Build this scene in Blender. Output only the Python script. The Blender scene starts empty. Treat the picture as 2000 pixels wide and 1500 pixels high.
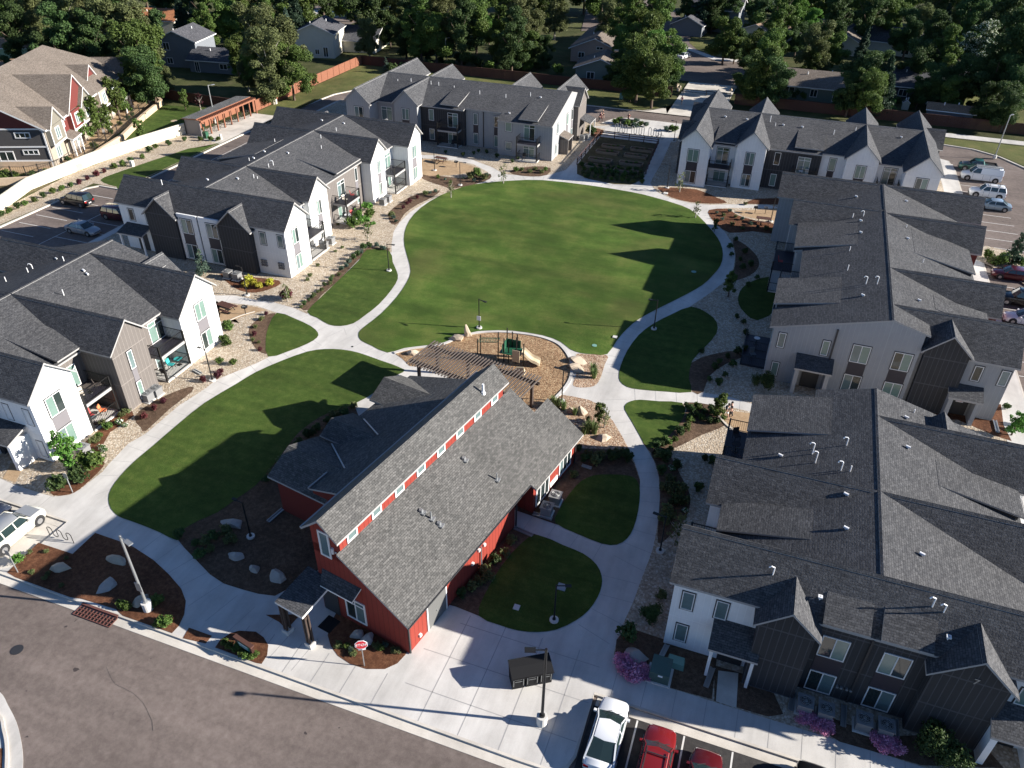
import bpy, bmesh, math, random
from mathutils import Vector, Matrix
random.seed(7)
SC = bpy.context.scene
COL = SC.collection
R = math.radians

# ------------------------------------------------------------------ camera
FPX, PITCH, ROLL, YAW, CH = 1515.0, R(35.07), R(-0.93), R(19.5), 42.0
_f = Vector((0, math.cos(PITCH), -math.sin(PITCH))); _r = Vector((1, 0, 0)); _d = _f.cross(_r)
_rr = math.cos(ROLL)*_r + math.sin(ROLL)*_d
_dd = -math.sin(ROLL)*_r + math.cos(ROLL)*_d
_RZ = Matrix.Rotation(YAW, 3, 'Z')
CR, CD, CF = _RZ @ _rr, _RZ @ _dd, _RZ @ _f
CAMP = Vector((0, 0, CH))
cam = bpy.data.cameras.new('camera'); camo = bpy.data.objects.new('camera', cam); COL.objects.link(camo)
m = Matrix((( CR.x, -CD.x, -CF.x, 0), (CR.y, -CD.y, -CF.y, 0), (CR.z, -CD.z, -CF.z, CH), (0, 0, 0, 1)))
camo.matrix_world = m
cam.sensor_width = 36; cam.lens = FPX/2000*36; cam.clip_end = 3000; cam.clip_start = 0.5
SC.camera = camo

# ------------------------------------------------------------------ sky and sun
SUN_AZ, SUN_EL = R(76.0), R(21.9)
w = bpy.data.worlds.new('World'); SC.world = w; w.use_nodes = True
nt = w.node_tree; bg = nt.nodes['Background']
sky = nt.nodes.new('ShaderNodeTexSky'); sky.sky_type = 'NISHITA'; sky.sun_disc = False
sky.sun_elevation = SUN_EL; sky.sun_rotation = SUN_AZ; sky.altitude = 4000; sky.dust_density = 0.15; sky.ozone_density = 4.0; sky.air_density = 1.0
nt.links.new(sky.outputs[0], bg.inputs[0]); bg.inputs[1].default_value = 0.068
sl = bpy.data.lights.new('sun', 'SUN'); sl.energy = 5.0; sl.angle = R(0.5); sl.color = (1.0, 0.945, 0.865)
so = bpy.data.objects.new('sun', sl); COL.objects.link(so)
sd = Vector((-math.sin(SUN_AZ)*math.cos(SUN_EL), -math.cos(SUN_AZ)*math.cos(SUN_EL), -math.sin(SUN_EL)))
so.rotation_euler = sd.to_track_quat('-Z', 'Y').to_euler(); so.location = (60, 40, 80)
SC.view_settings.view_transform = 'Standard'; SC.view_settings.look = 'None'
SC.view_settings.gamma = 1.0; SC.view_settings.exposure = 1.28
SC.cycles.max_bounces = 6; SC.cycles.diffuse_bounces = 3

# ------------------------------------------------------------------ survey helpers: a sight line to a real plane
def ray(u, v): return (u-1000)*CR + (v-750)*CD + FPX*CF
def g(u, v, z=0.0):
    d = ray(u, v); p = CAMP + d*((z-CH)/d.z); return Vector((p.x, p.y, z))
def gl(pts, z=0.0):
    out = []
    for p in pts:
        if p[0] == 'w': out.append((p[1], p[2]))
        else:
            q = g(p[0], p[1], z); out.append((q.x, q.y))
    return out
def pr(P):
    q = Vector(P)-CAMP; z = q.dot(CF)
    return 1000+FPX*q.dot(CR)/z, 750+FPX*q.dot(CD)/z
def smooth(pts, n=5, closed=True):
    out = []; N = len(pts)
    for i in range(N if closed else N-1):
        if closed: p0, p1, p2, p3 = pts[i-1], pts[i], pts[(i+1) % N], pts[(i+2) % N]
        else: p0, p1, p2, p3 = pts[max(i-1, 0)], pts[i], pts[i+1], pts[min(i+2, N-1)]
        for k in range(n):
            t = k/n
            out.append(tuple(0.5*((2*p1[j]) + (-p0[j]+p2[j])*t + (2*p0[j]-5*p1[j]+4*p2[j]-p3[j])*t*t + (-p0[j]+3*p1[j]-3*p2[j]+p3[j])*t**3) for j in (0, 1)))
    if not closed: out.append(pts[-1])
    return out

# ------------------------------------------------------------------ materials
MATS = {}
def newmat(name):
    mt = bpy.data.materials.new(name); mt.use_nodes = True; nt = mt.node_tree
    b = nt.nodes['Principled BSDF']; MATS[name] = mt
    return mt, nt, b
class NB:
    """small node helper"""
    def __init__(s, nt): s.nt = nt
    def n(s, t, **k):
        x = s.nt.nodes.new(t)
        for a, b in k.items(): setattr(x, a, b)
        return x
    def l(s, a, b): s.nt.links.new(a, b)
    def math(s, op, a, b=None, c=None):
        x = s.n('ShaderNodeMath', operation=op)
        for i, q in enumerate((a, b, c)):
            if q is None: continue
            if isinstance(q, (int, float)): x.inputs[i].default_value = q
            else: s.l(q, x.inputs[i])
        return x.outputs[0]
    def mix(s, f, a, b, t='MIX'):
        x = s.n('ShaderNodeMix', data_type='RGBA', blend_type=t)
        for i, q in ((0, f), (6, a), (7, b)):
            if isinstance(q, (int, float)): x.inputs[i].default_value = q
            elif isinstance(q, tuple): x.inputs[i].default_value = (*q, 1)
            else: s.l(q, x.inputs[i])
        return x.outputs[2]
    def noise(s, vec, scale, det=3, rough=.6):
        x = s.n('ShaderNodeTexNoise'); x.inputs['Scale'].default_value = scale
        x.inputs['Detail'].default_value = det; x.inputs['Roughness'].default_value = rough
        if vec is not None: s.l(vec, x.inputs['Vector'])
        return x.outputs[0]
    def ramp(s, f, stops):
        x = s.n('ShaderNodeValToRGB'); e = x.color_ramp.elements
        while len(e) < len(stops): e.new(.5)
        for i, (p, c) in enumerate(stops):
            e[i].position = p; e[i].color = (*c, 1) if isinstance(c, tuple) else (c, c, c, 1)
        s.l(f, x.inputs[0]); return x.outputs[0]
    def bump(s, h, bsdf, dist=.05, st=.5):
        x = s.n('ShaderNodeBump'); x.inputs['Distance'].default_value = dist; x.inputs['Strength'].default_value = st
        s.l(h, x.inputs['Height']); s.l(x.outputs[0], bsdf.inputs['Normal'])
def coords(nb, kind='Object'):
    return nb.n('ShaderNodeTexCoord').outputs[kind]
def geo_pos(nb): return nb.n('ShaderNodeNewGeometry').outputs['Position']
def plain(name, col, rough=.6, metal=0, var=0.0, spec=None, scale=3.0):
    mt, nt, b = newmat(name); b.inputs['Base Color'].default_value = (*col, 1)
    b.inputs['Roughness'].default_value = rough; b.inputs['Metallic'].default_value = metal
    if spec is not None: b.inputs['Specular IOR Level'].default_value = spec
    if var:
        nb = NB(nt); f = nb.noise(coords(nb), scale, 4)
        c = nb.mix(f, tuple(x*(1-var) for x in col), tuple(min(1, x*(1+var)) for x in col)); nb.l(c, b.inputs['Base Color'])
    return mt
def shingle(name, ca, cb, cm, row=.145, wd=.31):
    mt, nt, b = newmat(name); nb = NB(nt); uv = coords(nb, 'UV')
    br = nb.n('ShaderNodeTexBrick'); nb.l(uv, br.inputs['Vector'])
    br.inputs['Scale'].default_value = 1; br.inputs['Brick Width'].default_value = wd; br.inputs['Row Height'].default_value = row
    br.inputs['Mortar Size'].default_value = .012; br.inputs['Mortar Smooth'].default_value = .3; br.inputs['Bias'].default_value = 0
    br.inputs['Color1'].default_value = (*ca, 1); br.inputs['Color2'].default_value = (*cb, 1); br.inputs['Mortar'].default_value = (*cm, 1)
    f = nb.noise(uv, 5.5, 4, .8); f = nb.ramp(f, [(.34, .62), (.64, 1.32)])
    c = nb.mix(1.0, br.outputs[0], f, 'MULTIPLY')
    f2 = nb.ramp(nb.noise(uv, .35, 3), [(.3, .88), (.7, 1.1)]); c = nb.mix(1.0, c, f2, 'MULTIPLY')
    nb.l(c, b.inputs['Base Color']); b.inputs['Roughness'].default_value = .9; b.inputs['Specular IOR Level'].default_value = .2
    nb.bump(br.outputs[1], b, .02, -.6) if False else nb.bump(nb.math('ADD', nb.noise(uv, 9, 2), nb.math('MULTIPLY', br.outputs[1], -.6)), b, .03, .6)
    return mt
def siding(name, col, pitch=.4, lw=.05, ldelta=1.25, lap=0.0, hband=0.0, rough=.75, var=.1):
    """board siding on wall UVs: battens every `pitch` m, laps every `lap` m, trim bands every `hband` m"""
    mt, nt, b = newmat(name); nb = NB(nt); uv = coords(nb, 'UV')
    sep = nb.n('ShaderNodeSeparateXYZ'); nb.l(uv, sep.inputs[0]); U, V = sep.outputs[0], sep.outputs[1]
    f = nb.noise(uv, 1.3, 4); c = nb.mix(f, tuple(x*(1-var) for x in col), tuple(min(1, x*(1+var)) for x in col))
    hgt = None
    lc = tuple(min(.95, x*ldelta) for x in col)
    if pitch:
        q = nb.math('LESS_THAN', nb.math('FRACT', nb.math('DIVIDE', U, pitch)), lw/pitch); c = nb.mix(q, c, lc); hgt = q
    if hband:
        q = nb.math('LESS_THAN', nb.math('FRACT', nb.math('DIVIDE', V, hband)), .1/hband); c = nb.mix(q, c, lc)
        hgt = q if hgt is None else nb.math('MAXIMUM', hgt, q)
    if lap:
        fr = nb.math('FRACT', nb.math('DIVIDE', V, lap)); q = nb.math('LESS_THAN', fr, .16)
        c = nb.mix(q, c, tuple(x*.6 for x in col)); h2 = nb.math('SUBTRACT', 1.0, fr); hgt = h2 if hgt is None else nb.math('ADD', hgt, h2)
    nb.l(c, b.inputs['Base Color']); b.inputs['Roughness'].default_value = rough; b.inputs['Specular IOR Level'].default_value = .3
    if hgt is not None: nb.bump(hgt, b, .02, .8)
    return mt
def ground(name, stops, s1, s2, s3=.15, bump=.05, bs=30, vor=None, big=None, rough=.95, bstr=.7, streak=None, spots=None):
    mt, nt, b = newmat(name); nb = NB(nt); p = geo_pos(nb)
    if vor:
        v = nb.n('ShaderNodeTexVoronoi'); v.inputs['Scale'].default_value = vor; nb.l(p, v.inputs['Vector'])
        sp = nb.n('ShaderNodeSeparateColor'); nb.l(v.outputs['Color'], sp.inputs[0]); f = sp.outputs[0]
        c = nb.ramp(f, stops)
        d = nb.ramp(v.outputs['Distance'], [(.0, 1.04), (.7, .74)]); c = nb.mix(1.0, c, d, 'MULTIPLY')
        h = nb.math('SUBTRACT', 1.0, v.outputs['Distance'])
    else:
        f = nb.math('ADD', nb.math('MULTIPLY', nb.noise(p, s1, 4, .65), .55), nb.math('MULTIPLY', nb.noise(p, s2, 4, .7), .45))
        c = nb.ramp(f, stops); h = nb.noise(p, bs, 3)
    if streak:
        mp = nb.n('ShaderNodeMapping'); mp.inputs['Scale'].default_value = (streak[0], streak[1], 1); mp.inputs['Rotation'].default_value = (0, 0, R(streak[2])); nb.l(p, mp.inputs['Vector'])
        c = nb.mix(1.0, c, nb.ramp(nb.noise(mp.outputs[0], 1.0, 5, .65), [(.36, streak[3]), (.6, streak[4])]), 'MULTIPLY')
    if spots:
        c = nb.mix(nb.ramp(nb.noise(p, spots[0], 2, .5), [(spots[1], 0.0), (spots[1]+(spots[3] if len(spots) > 3 else .03), spots[4] if len(spots) > 4 else 1.0)]), c, spots[2])
    if big:
        k = nb.ramp(nb.noise(p, s3, 4, .6), big); c = nb.mix(1.0, c, k, 'MULTIPLY')
    nb.l(c, b.inputs['Base Color']); b.inputs['Roughness'].default_value = rough; b.inputs['Specular IOR Level'].default_value = .15
    nb.bump(h, b, bump, bstr)
    return mt
def leafmat(name, ca, cb, cc=None):
    mt, nt, b = newmat(name); nb = NB(nt)
    uv = coords(nb, 'UV'); sep = nb.n('ShaderNodeSeparateXYZ'); nb.l(uv, sep.inputs[0])
    oi = nb.n('ShaderNodeObjectInfo')
    c = nb.mix(sep.outputs[0], ca, cb)
    if cc: c = nb.mix(nb.math('GREATER_THAN', sep.outputs[1], .72), c, cc)
    k = nb.math('ADD', .75, nb.math('MULTIPLY', oi.outputs['Random'], .5))
    hs = nb.n('ShaderNodeHueSaturation'); nb.l(c, hs.inputs['Color']); nb.l(k, hs.inputs['Value'])
    nb.l(nb.math('ADD', .485, nb.math('MULTIPLY', oi.outputs['Random'], .03)), hs.inputs['Hue'])
    nb.l(hs.outputs[0], b.inputs['Base Color']); b.inputs['Roughness'].default_value = .6; b.inputs['Specular IOR Level'].default_value = .25
    tr = nb.n('ShaderNodeBsdfTranslucent'); nb.l(hs.outputs[0], tr.inputs[0]); ms = nb.n('ShaderNodeMixShader'); ms.inputs[0].default_value = .3
    out = nt.nodes['Material Output']; nb.l(b.outputs[0], ms.inputs[1]); nb.l(tr.outputs[0], ms.inputs[2]); nb.l(ms.outputs[0], out.inputs[0])
    return mt
shingle('roof_dark', (.056, .057, .061), (.098, .098, .101), (.03, .031, .034))
shingle('roof_club', (.074, .073, .070), (.126, .122, .116), (.044, .044, .043))
shingle('roof_brown', (.14, .115, .095), (.195, .165, .14), (.10, .085, .07))
shingle('roof_tan', (.22, .15, .10), (.28, .2, .14), (.14, .1, .07)); shingle('roof_slate', (.06, .062, .07), (.11, .11, .12), (.03, .03, .035))
shingle('roof_grey', (.10, .10, .10), (.17, .17, .165), (.05, .05, .05)); shingle('roof_rust', (.33, .13, .06), (.4, .18, .09), (.2, .08, .04))
siding('board_white', (.74, .74, .73), .4, .05, 1.08, 0, 2.75); siding('board_taupe', (.135, .12, .11), .4, .05, 1.5, 0, 2.75)
siding('board_grey', (.30, .305, .31), .4, .05, 1.15, 0, 0); siding('board_dark', (.036, .036, .038), .4, .045, 2.1, 0, 2.75)
siding('lap_dark', (.04, .039, .04), 0, 0, 1, .2); siding('board_maroon', (.12, .03, .025), .4, .05, 1.2)
siding('board_red', (.235, .034, .022), .4, .05, .7); siding('lap_red', (.16, .024, .018), 0, 0, 1, .2)
siding('lap_charcoal', (.075, .07, .068), 0, 0, 1, .15); siding('lap_beige', (.36, .31, .25), 0, 0, 1, .15); siding('lap_olive', (.2, .185, .15), 0, 0, 1, .15); siding('lap_redp', (.15, .035, .03), 0, 0, 1, .15)
siding('lap_blue', (.18, .195, .215), 0, 0, 1, .2); siding('lap_cream', (.6, .56, .46), 0, 0, 1, .2); siding('lap_green', (.17, .2, .17), 0, 0, 1, .2); siding('lap_pink', (.45, .33, .27), 0, 0, 1, .2); siding('lap_mint', (.4, .5, .3), 0, 0, 1, .2)
plain('trim_white', (.72, .71, .69), .5); plain('trim_grey', (.33, .32, .31), .6); plain('trim_dark', (.03, .03, .032), .5)
plain('spandrel', (.17, .16, .17), .5, 0, .05); plain('spandrel_dark', (.022, .02, .032), .5); plain('metal_black', (.02, .02, .02), .4, .3); plain('metal_grey', (.35, .36, .36), .45, .6)
plain('pane_dark', (.025, .035, .035), .06, 0, 0, .9); plain('pane_blind', (.15, .225, .195), .15, 0, .15, .8); plain('pane_mid', (.12, .17, .17), .1, 0, .2, .8)
plain('door_dark', (.035, .033, .033), .5); plain('door_red', (.4, .02, .03), .4); plain('door_white', (.7, .7, .68), .5); plain('door_grey', (.13, .13, .125), .5)
plain('wood_dark', (.045, .03, .024), .7, 0, .3); plain('wood_cedar', (.23, .088, .047), .7, 0, .25); plain('wood_brown', (.075, .03, .02), .8, 0, .25); plain('wood_weather', (.075, .06, .052), .8, 0, .2)
plain('rock_tan', (.44, .36, .27), .9, 0, .25, None, 2.0); plain('rock_grey', (.36, .33, .30), .9, 0, .25, None, 2.0)
plain('conc_base', (.58, .56, .52), .85, 0, .08); siding('cream_wall', (.74, .69, .55), 2.4, .07, .72, 0, .6, .8, .1); plain('stone_tan', (.5, .38, .26), .9, 0, .25, None, 3.0)
plain('ac_grey', (.2, .2, .2), .5, 0, .1); plain('pvc_white', (.78, .78, .78), .4); plain('util_green', (.055, .10, .085), .5, 0, .1); plain('util_mint', (.17, .33, .27), .5, 0, .1)
plain('bin_black', (.013, .013, .014), .85, 0, 0, .2); plain('plastic_green', (.02, .09, .05), .4); plain('plastic_tan', (.45, .37, .25), .5); plain('sign_red', (.6, .015, .03), .4); plain('sign_white', (.8, .8, .8), .5); plain('sign_green', (.02, .2, .13), .5)
plain('tyre', (.015, .015, .016), .8); plain('rim', (.45, .45, .46), .3, .8); plain('car_glass', (.02, .035, .035), .04, 0, 0, 1.0); plain('light_red', (.35, .01, .01), .2); plain('light_clear', (.7, .7, .7), .15)
plain('stripe_white', (.62, .61, .58), .7, 0, .12, None, 4.0); plain('iron_rust', (.12, .045, .035), .8, 0, .3)
ground('m_lawn', [(.30, (.028, .052, .009)), (.5, (.05, .083, .015)), (.68, (.09, .115, .026))], 1.1, 13, .07, .06, 22, None, [(.34, .82), (.62, 1.2)], streak=(.12, .8, 20, .84, 1.1))
ground('m_lawn_big', [(.30, (.030, .060, .009)), (.48, (.055, .096, .016)), (.66, (.115, .135, .033))], .28, 12, .06, .06, 22, None, [(.34, .78), (.64, 1.28)], streak=(.09, .38, -4, .78, 1.1), spots=(.11, .54, (.12, .11, .038), .2, .4))
ground('m_lawn_dry', [(.28, (.045, .06, .018)), (.48, (.10, .11, .036)), (.7, (.17, .145, .06))], .4, 9, .08, .06, 20, None, [(.34, .7), (.64, 1.2)])
ground('m_gravel', [(.0, (.36, .28, .2)), (.35, (.47, .38, .28)), (.7, (.56, .47, .36)), (1, (.66, .58, .47))], 1, 1, .3, .05, 1, 7.0, [(.3, .85), (.7, 1.08)])
ground('m_pea', [(.0, (.24, .14, .09)), (.35, (.40, .26, .17)), (.7, (.52, .38, .26)), (1, (.62, .5, .38))], 1, 1, .3, .05, 1, 8.5, [(.3, .85), (.7, 1.08)])
ground('m_chips', [(.0, (.22, .13, .07)), (.35, (.34, .21, .12)), (.7, (.42, .28, .16)), (1, (.52, .37, .22))], 1, 1, .4, .05, 1, 7.5, [(.3, .8), (.7, 1.12)])
ground('m_mulch', [(.3, (.055, .025, .015)), (.5, (.14, .06, .032)), (.7, (.27, .135, .075))], 3.5, 26, .3, .08, 30, None, [(.3, .6), (.7, 1.2)])
ground('m_mulch_brown', [(.3, (.05, .033, .022)), (.5, (.13, .083, .055)), (.7, (.23, .16, .11))], 3.0, 24, .3, .08, 30, None, [(.3, .6), (.7, 1.15)])
ground('m_sand', [(.3, (.30, .2, .115)), (.5, (.40, .28, .17)), (.7, (.5, .37, .24))], 2, 20, .4, .02, 30, None, [(.3, .8), (.7, 1.05)])
ground('m_conc', [(.3, (.50, .475, .44)), (.5, (.57, .545, .51)), (.7, (.62, .60, .565))], .8, 14, .12, .01, 30, None, [(.34, .84), (.6, 1.03)], .8, streak=(.6, .09, 8, .86, 1.04))
ground('m_conc_warm', [(.3, (.50, .46, .40)), (.5, (.58, .535, .47)), (.7, (.64, .6, .54))], 1.0, 14, .3, .01, 30, None, [(.34, .78), (.6, 1.03)], .8)
ground('m_asphalt', [(.32, (.125, .100, .088)), (.5, (.17, .138, .122)), (.68, (.22, .182, .16))], 2.5, 40, .09, .02, 60, None, [(.34, .8), (.64, 1.12)], .9, streak=(.06, .5, 2, .86, 1.06), spots=(1.4, .735, (.06, .05, .048)))
ground('m_asphalt_new', [(.32, (.035, .033, .033)), (.5, (.05, .047, .046)), (.68, (.075, .07, .066))], 2.5, 40, .2, .02, 60, None, [(.34, .85), (.64, 1.1)], .9)
ground('m_dirt', [(.3, (.04, .045, .018)), (.5, (.07, .08, .028)), (.7, (.14, .12, .065))], .3, 6, .05, .08, 12, None, [(.34, .55), (.64, 1.15)])
ground('m_soil', [(.3, (.05, .042, .024)), (.5, (.10, .085, .045)), (.7, (.16, .13, .07))], 1.5, 14, .2, .1, 12, None, [(.34, .6), (.64, 1.15)])
leafmat('leaf_mid', (.055, .095, .02), (.12, .175, .04)); leafmat('leaf_dark', (.03, .06, .018), (.075, .12, .036)); leafmat('leaf_bright', (.07, .16, .025), (.13, .25, .05))
leafmat('leaf_olive', (.08, .10, .035), (.16, .18, .07)); leafmat('leaf_blue', (.05, .085, .06), (.10, .15, .11)); leafmat('leaf_blossom', (.03, .06, .02), (.08, .13, .04), (.75, .78, .62))
leafmat('leaf_purple', (.06, .015, .02), (.13, .035, .04)); leafmat('leaf_yellow', (.38, .36, .03), (.55, .55, .08)); leafmat('leaf_pink', (.62, .2, .36), (.9, .5, .66), (.5, .25, .4)); leafmat('leaf_conifer', (.02, .042, .025), (.045, .08, .045))
leafmat('leaf_grass', (.10, .16, .05), (.2, .25, .10)); leafmat('leaf_white', (.06, .12, .04), (.12, .2, .06), (.8, .8, .72)); leafmat('leaf_red', (.25, .02, .03), (.5, .06, .08), (.05, .1, .03))
plain('planter_wood', (.24, .18, .12), .8, 0, .2); plain('bark', (.10, .07, .05), .9, 0, .3); plain('bark_pale', (.32, .29, .24), .9, 0, .2)
plain('skin', (.5, .3, .22), .6); plain('cloth_black', (.02, .02, .025), .9); plain('cloth_white', (.7, .7, .7), .9); plain('cloth_grey', (.12, .14, .15), .9); plain('cloth_red', (.35, .06, .06), .9); plain('hair_dark', (.02, .013, .01), .6); plain('cloth_teal', (.03, .3, .3), .8); plain('cloth_orange', (.7, .2, .08), .8); plain('cushion_beige', (.5, .45, .38), .9)

# ------------------------------------------------------------------ mesh builder and object helpers
WL = {}
class MB:
    def __init__(s, T=None): s.v = []; s.f = []; s.m = []; s.T = T
    def add(s, pts, mi=0):
        i = len(s.v)
        for p in pts: s.v.append(s.T(p) if s.T else tuple(p))
        s.f.append(tuple(range(i, i+len(pts)))); s.m.append(mi)
    def hexa(s, lo, hi, mi=0, mt=None, mb=None):
        """lo, hi: four bottom and four matching top points (counter-clockwise from above)"""
        n = len(lo); s.add(hi, mi if mt is None else mt); s.add(lo[::-1], mi if mb is None else mb)
        for i in range(n):
            j = (i+1) % n; s.add([lo[i], lo[j], hi[j], hi[i]], mi)
    def box(s, x0, x1, y0, y1, z0, z1, mi=0, mt=None):
        if x0 > x1: x0, x1 = x1, x0
        if y0 > y1: y0, y1 = y1, y0
        s.hexa([(x0, y0, z0), (x1, y0, z0), (x1, y1, z0), (x0, y1, z0)], [(x0, y0, z1), (x1, y0, z1), (x1, y1, z1), (x0, y1, z1)], mi, mt)
    def bar(s, p, q, w, h=None, mi=0, up=(0, 0, 1)):
        h = h or w; p = Vector(p); q = Vector(q); d = (q-p).normalized(); u = Vector(up)
        if abs(d.dot(u)) > .99: u = Vector((1, 0, 0))
        a = d.cross(u).normalized()*w/2; b = a.cross(d).normalized()*h/2
        P = [p-a-b, p+a-b, p+a+b, p-a+b]; Q = [x+(q-p) for x in P]
        s.add(P[::-1], mi); s.add(Q, mi)
        for i in range(4): j = (i+1) % 4; s.add([P[i], P[j], Q[j], Q[i]], mi)
    def cyl(s, p, q, r0, r1=None, n=8, mi=0, cap=True):
        r1 = r0 if r1 is None else r1; p = Vector(p); q = Vector(q); d = (q-p).normalized()
        u = Vector((0, 0, 1)) if abs(d.z) < .95 else Vector((1, 0, 0)); a = d.cross(u).normalized(); b = d.cross(a)
        P = [p+(a*math.cos(t)+b*math.sin(t))*r0 for t in [2*math.pi*i/n for i in range(n)]]
        Q = [q+(a*math.cos(t)+b*math.sin(t))*r1 for t in [2*math.pi*i/n for i in range(n)]]
        if cap: s.add(P, mi); s.add(Q[::-1], mi)
        for i in range(n): j = (i+1) % n; s.add([P[j], P[i], Q[i], Q[j]], mi)
    def tube(s, pts, r, n=6, mi=0):
        for a, b in zip(pts, pts[1:]): s.cyl(a, b, r, r, n, mi)
    def prism(s, poly, z0, z1, mi=0, mt=None):
        A = sum(poly[i][0]*poly[(i+1) % len(poly)][1]-poly[(i+1) % len(poly)][0]*poly[i][1] for i in range(len(poly)))
        if A < 0: poly = poly[::-1]
        s.hexa([(x, y, z0) for x, y in poly], [(x, y, z1) for x, y in poly], mi, mt)
    def slab(s, pts, th, mi=0, ms=1):
        """sloped sheet: pts are the top corners, th its vertical thickness"""
        n = (Vector(pts[1])-Vector(pts[0])).cross(Vector(pts[2])-Vector(pts[0]))
        if n.z < 0: pts = pts[::-1]
        s.hexa([(p[0], p[1], p[2]-th) for p in pts], pts, ms, mi)
    def mesh(s, name, mats, off=(0, 0, 0)):
        me = bpy.data.meshes.new(name)
        me.from_pydata([(x-off[0], y-off[1], z-off[2]) for x, y, z in s.v], [], s.f)
        for mn in (mats if isinstance(mats, (list, tuple)) else [mats]): me.materials.append(MATS[mn])
        me.polygons.foreach_set('material_index', s.m)
        uvl = me.uv_layers.new(name='UVMap'); co = []
        for f in s.f:
            P = [Vector(s.v[i]) for i in f]; n = Vector((0, 0, 0))
            for i in range(len(P)):
                a, b = P[i], P[(i+1) % len(P)]; n += Vector(((a.y-b.y)*(a.z+b.z), (a.z-b.z)*(a.x+b.x), (a.x-b.x)*(a.y+b.y)))
            n = n.normalized() if n.length > 1e-9 else Vector((0, 0, 1))
            t = Vector((-n.y, n.x, 0)); t = t.normalized() if t.length > .02 else Vector((1, 0, 0)); b = n.cross(t)
            if b.z < 0: b = -b
            for p in P: co += (p.dot(t), p.dot(b))
        uvl.data.foreach_set('uv', co); me.validate(); return me
def tag(o, label=None, cat=None, group=None, kind=None):
    if label: o['label'] = label
    if cat: o['category'] = cat
    if group: o['group'] = group
    if kind: o['kind'] = kind
    return o
def thing(name, label, cat, loc, rz=0, group=None):
    o = bpy.data.objects.new(name, None); COL.objects.link(o); o.location = loc; o.rotation_euler = (0, 0, rz); o.empty_display_size = .3
    WL[o.name] = (Vector(loc), rz); return tag(o, label, cat, group)
def part(name, mb, mats, parent, local=False, label=None):
    """one mesh part; its vertices are in world metres unless local"""
    off = (0, 0, 0)
    if not local and parent is not None: off = WL[parent.name][0]
    o = bpy.data.objects.new(name, mb.mesh(name, mats, off)); COL.objects.link(o); o.parent = parent
    if parent is not None: WL[o.name] = WL[parent.name]
    if label: o['label'] = label
    return o
def solo(name, mb, mats, label, cat, loc=None, group=None, kind=None, local=False, rz=0):
    """a thing that is one mesh"""
    loc = Vector(loc) if loc is not None else Vector((0, 0, 0))
    o = bpy.data.objects.new(name, mb.mesh(name, mats, (0, 0, 0) if local else loc)); COL.objects.link(o); o.location = loc; o.rotation_euler = (0, 0, rz)
    WL[o.name] = (loc, rz); return tag(o, label, cat, group, kind)
def struct(name, mb, mats): 
    o = bpy.data.objects.new(name, mb.mesh(name, mats)); COL.objects.link(o); o['kind'] = 'structure'; return o
def dup(o, parent=None):
    c = o.copy(); COL.objects.link(c)
    if parent is not None: c.parent = parent
    for ch in list(o.children): dup(ch, c)
    return c
def shade(o):
    o.data.polygons.foreach_set('use_smooth', [True]*len(o.data.polygons)); return o
# ================================================================== the setting: ground, roads, lawns
def sheet(name, pts, z, mat, sm=0, hole=None):
    P = gl(pts)
    if sm: P = smooth(P, sm)
    bm = bmesh.new(); vs = [bm.verts.new((x, y, z)) for x, y in P]; f = bm.faces.new(vs)
    if f.normal.z < 0: f.normal_flip()
    bmesh.ops.triangulate(bm, faces=bm.faces[:]); bm.normal_update()
    for q in bm.faces:
        if q.normal.z < 0: q.normal_flip()
    me = bpy.data.meshes.new(name); bm.to_mesh(me); bm.free(); me.materials.append(MATS[mat])
    o = bpy.data.objects.new(name, me); COL.objects.link(o); o['kind'] = 'structure'; return o, P
def ribbon(name, line, wd, z0, z1, mat, closed=False, mats=None):
    """extruded strip along a world polyline"""
    mb = MB(); n = len(line); L = []; Rr = []
    for i in range(n):
        a = Vector(line[i-1] if (i or closed) else line[0]); b = Vector(line[(i+1) % n] if (i < n-1 or closed) else line[-1])
        d = (b-a).normalized() if (b-a).length > 1e-6 else Vector((1, 0)); nrm = Vector((-d.y, d.x))*wd/2; p = Vector(line[i])
        L.append(p+nrm); Rr.append(p-nrm)
    for i in range(n if closed else n-1):
        j = (i+1) % n
        mb.hexa([(*Rr[i], z0), (*Rr[j], z0), (*L[j], z0), (*L[i], z0)], [(*Rr[i], z1), (*Rr[j], z1), (*L[j], z1), (*L[i], z1)])
    return struct(name, mb, mat)
ZR = -0.13   # road level; kerbs rise 0.13 to the site
sheet('ground', [('w', -900, -60), ('w', 900, -60), ('w', 900, 1500), ('w', -900, 1500)], ZR-.03, 'm_dirt')
# ring road and street, asphalt
sheet('road', [('w', -140, -40), ('w', 80, -40), ('w', 80, 152), ('w', -22, 152), ('w', -22, 151), ('w', -92, 151), ('w', -99, 140), ('w', -99, 21), ('w', -140, 21)], ZR-.01, 'm_asphalt')
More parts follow.
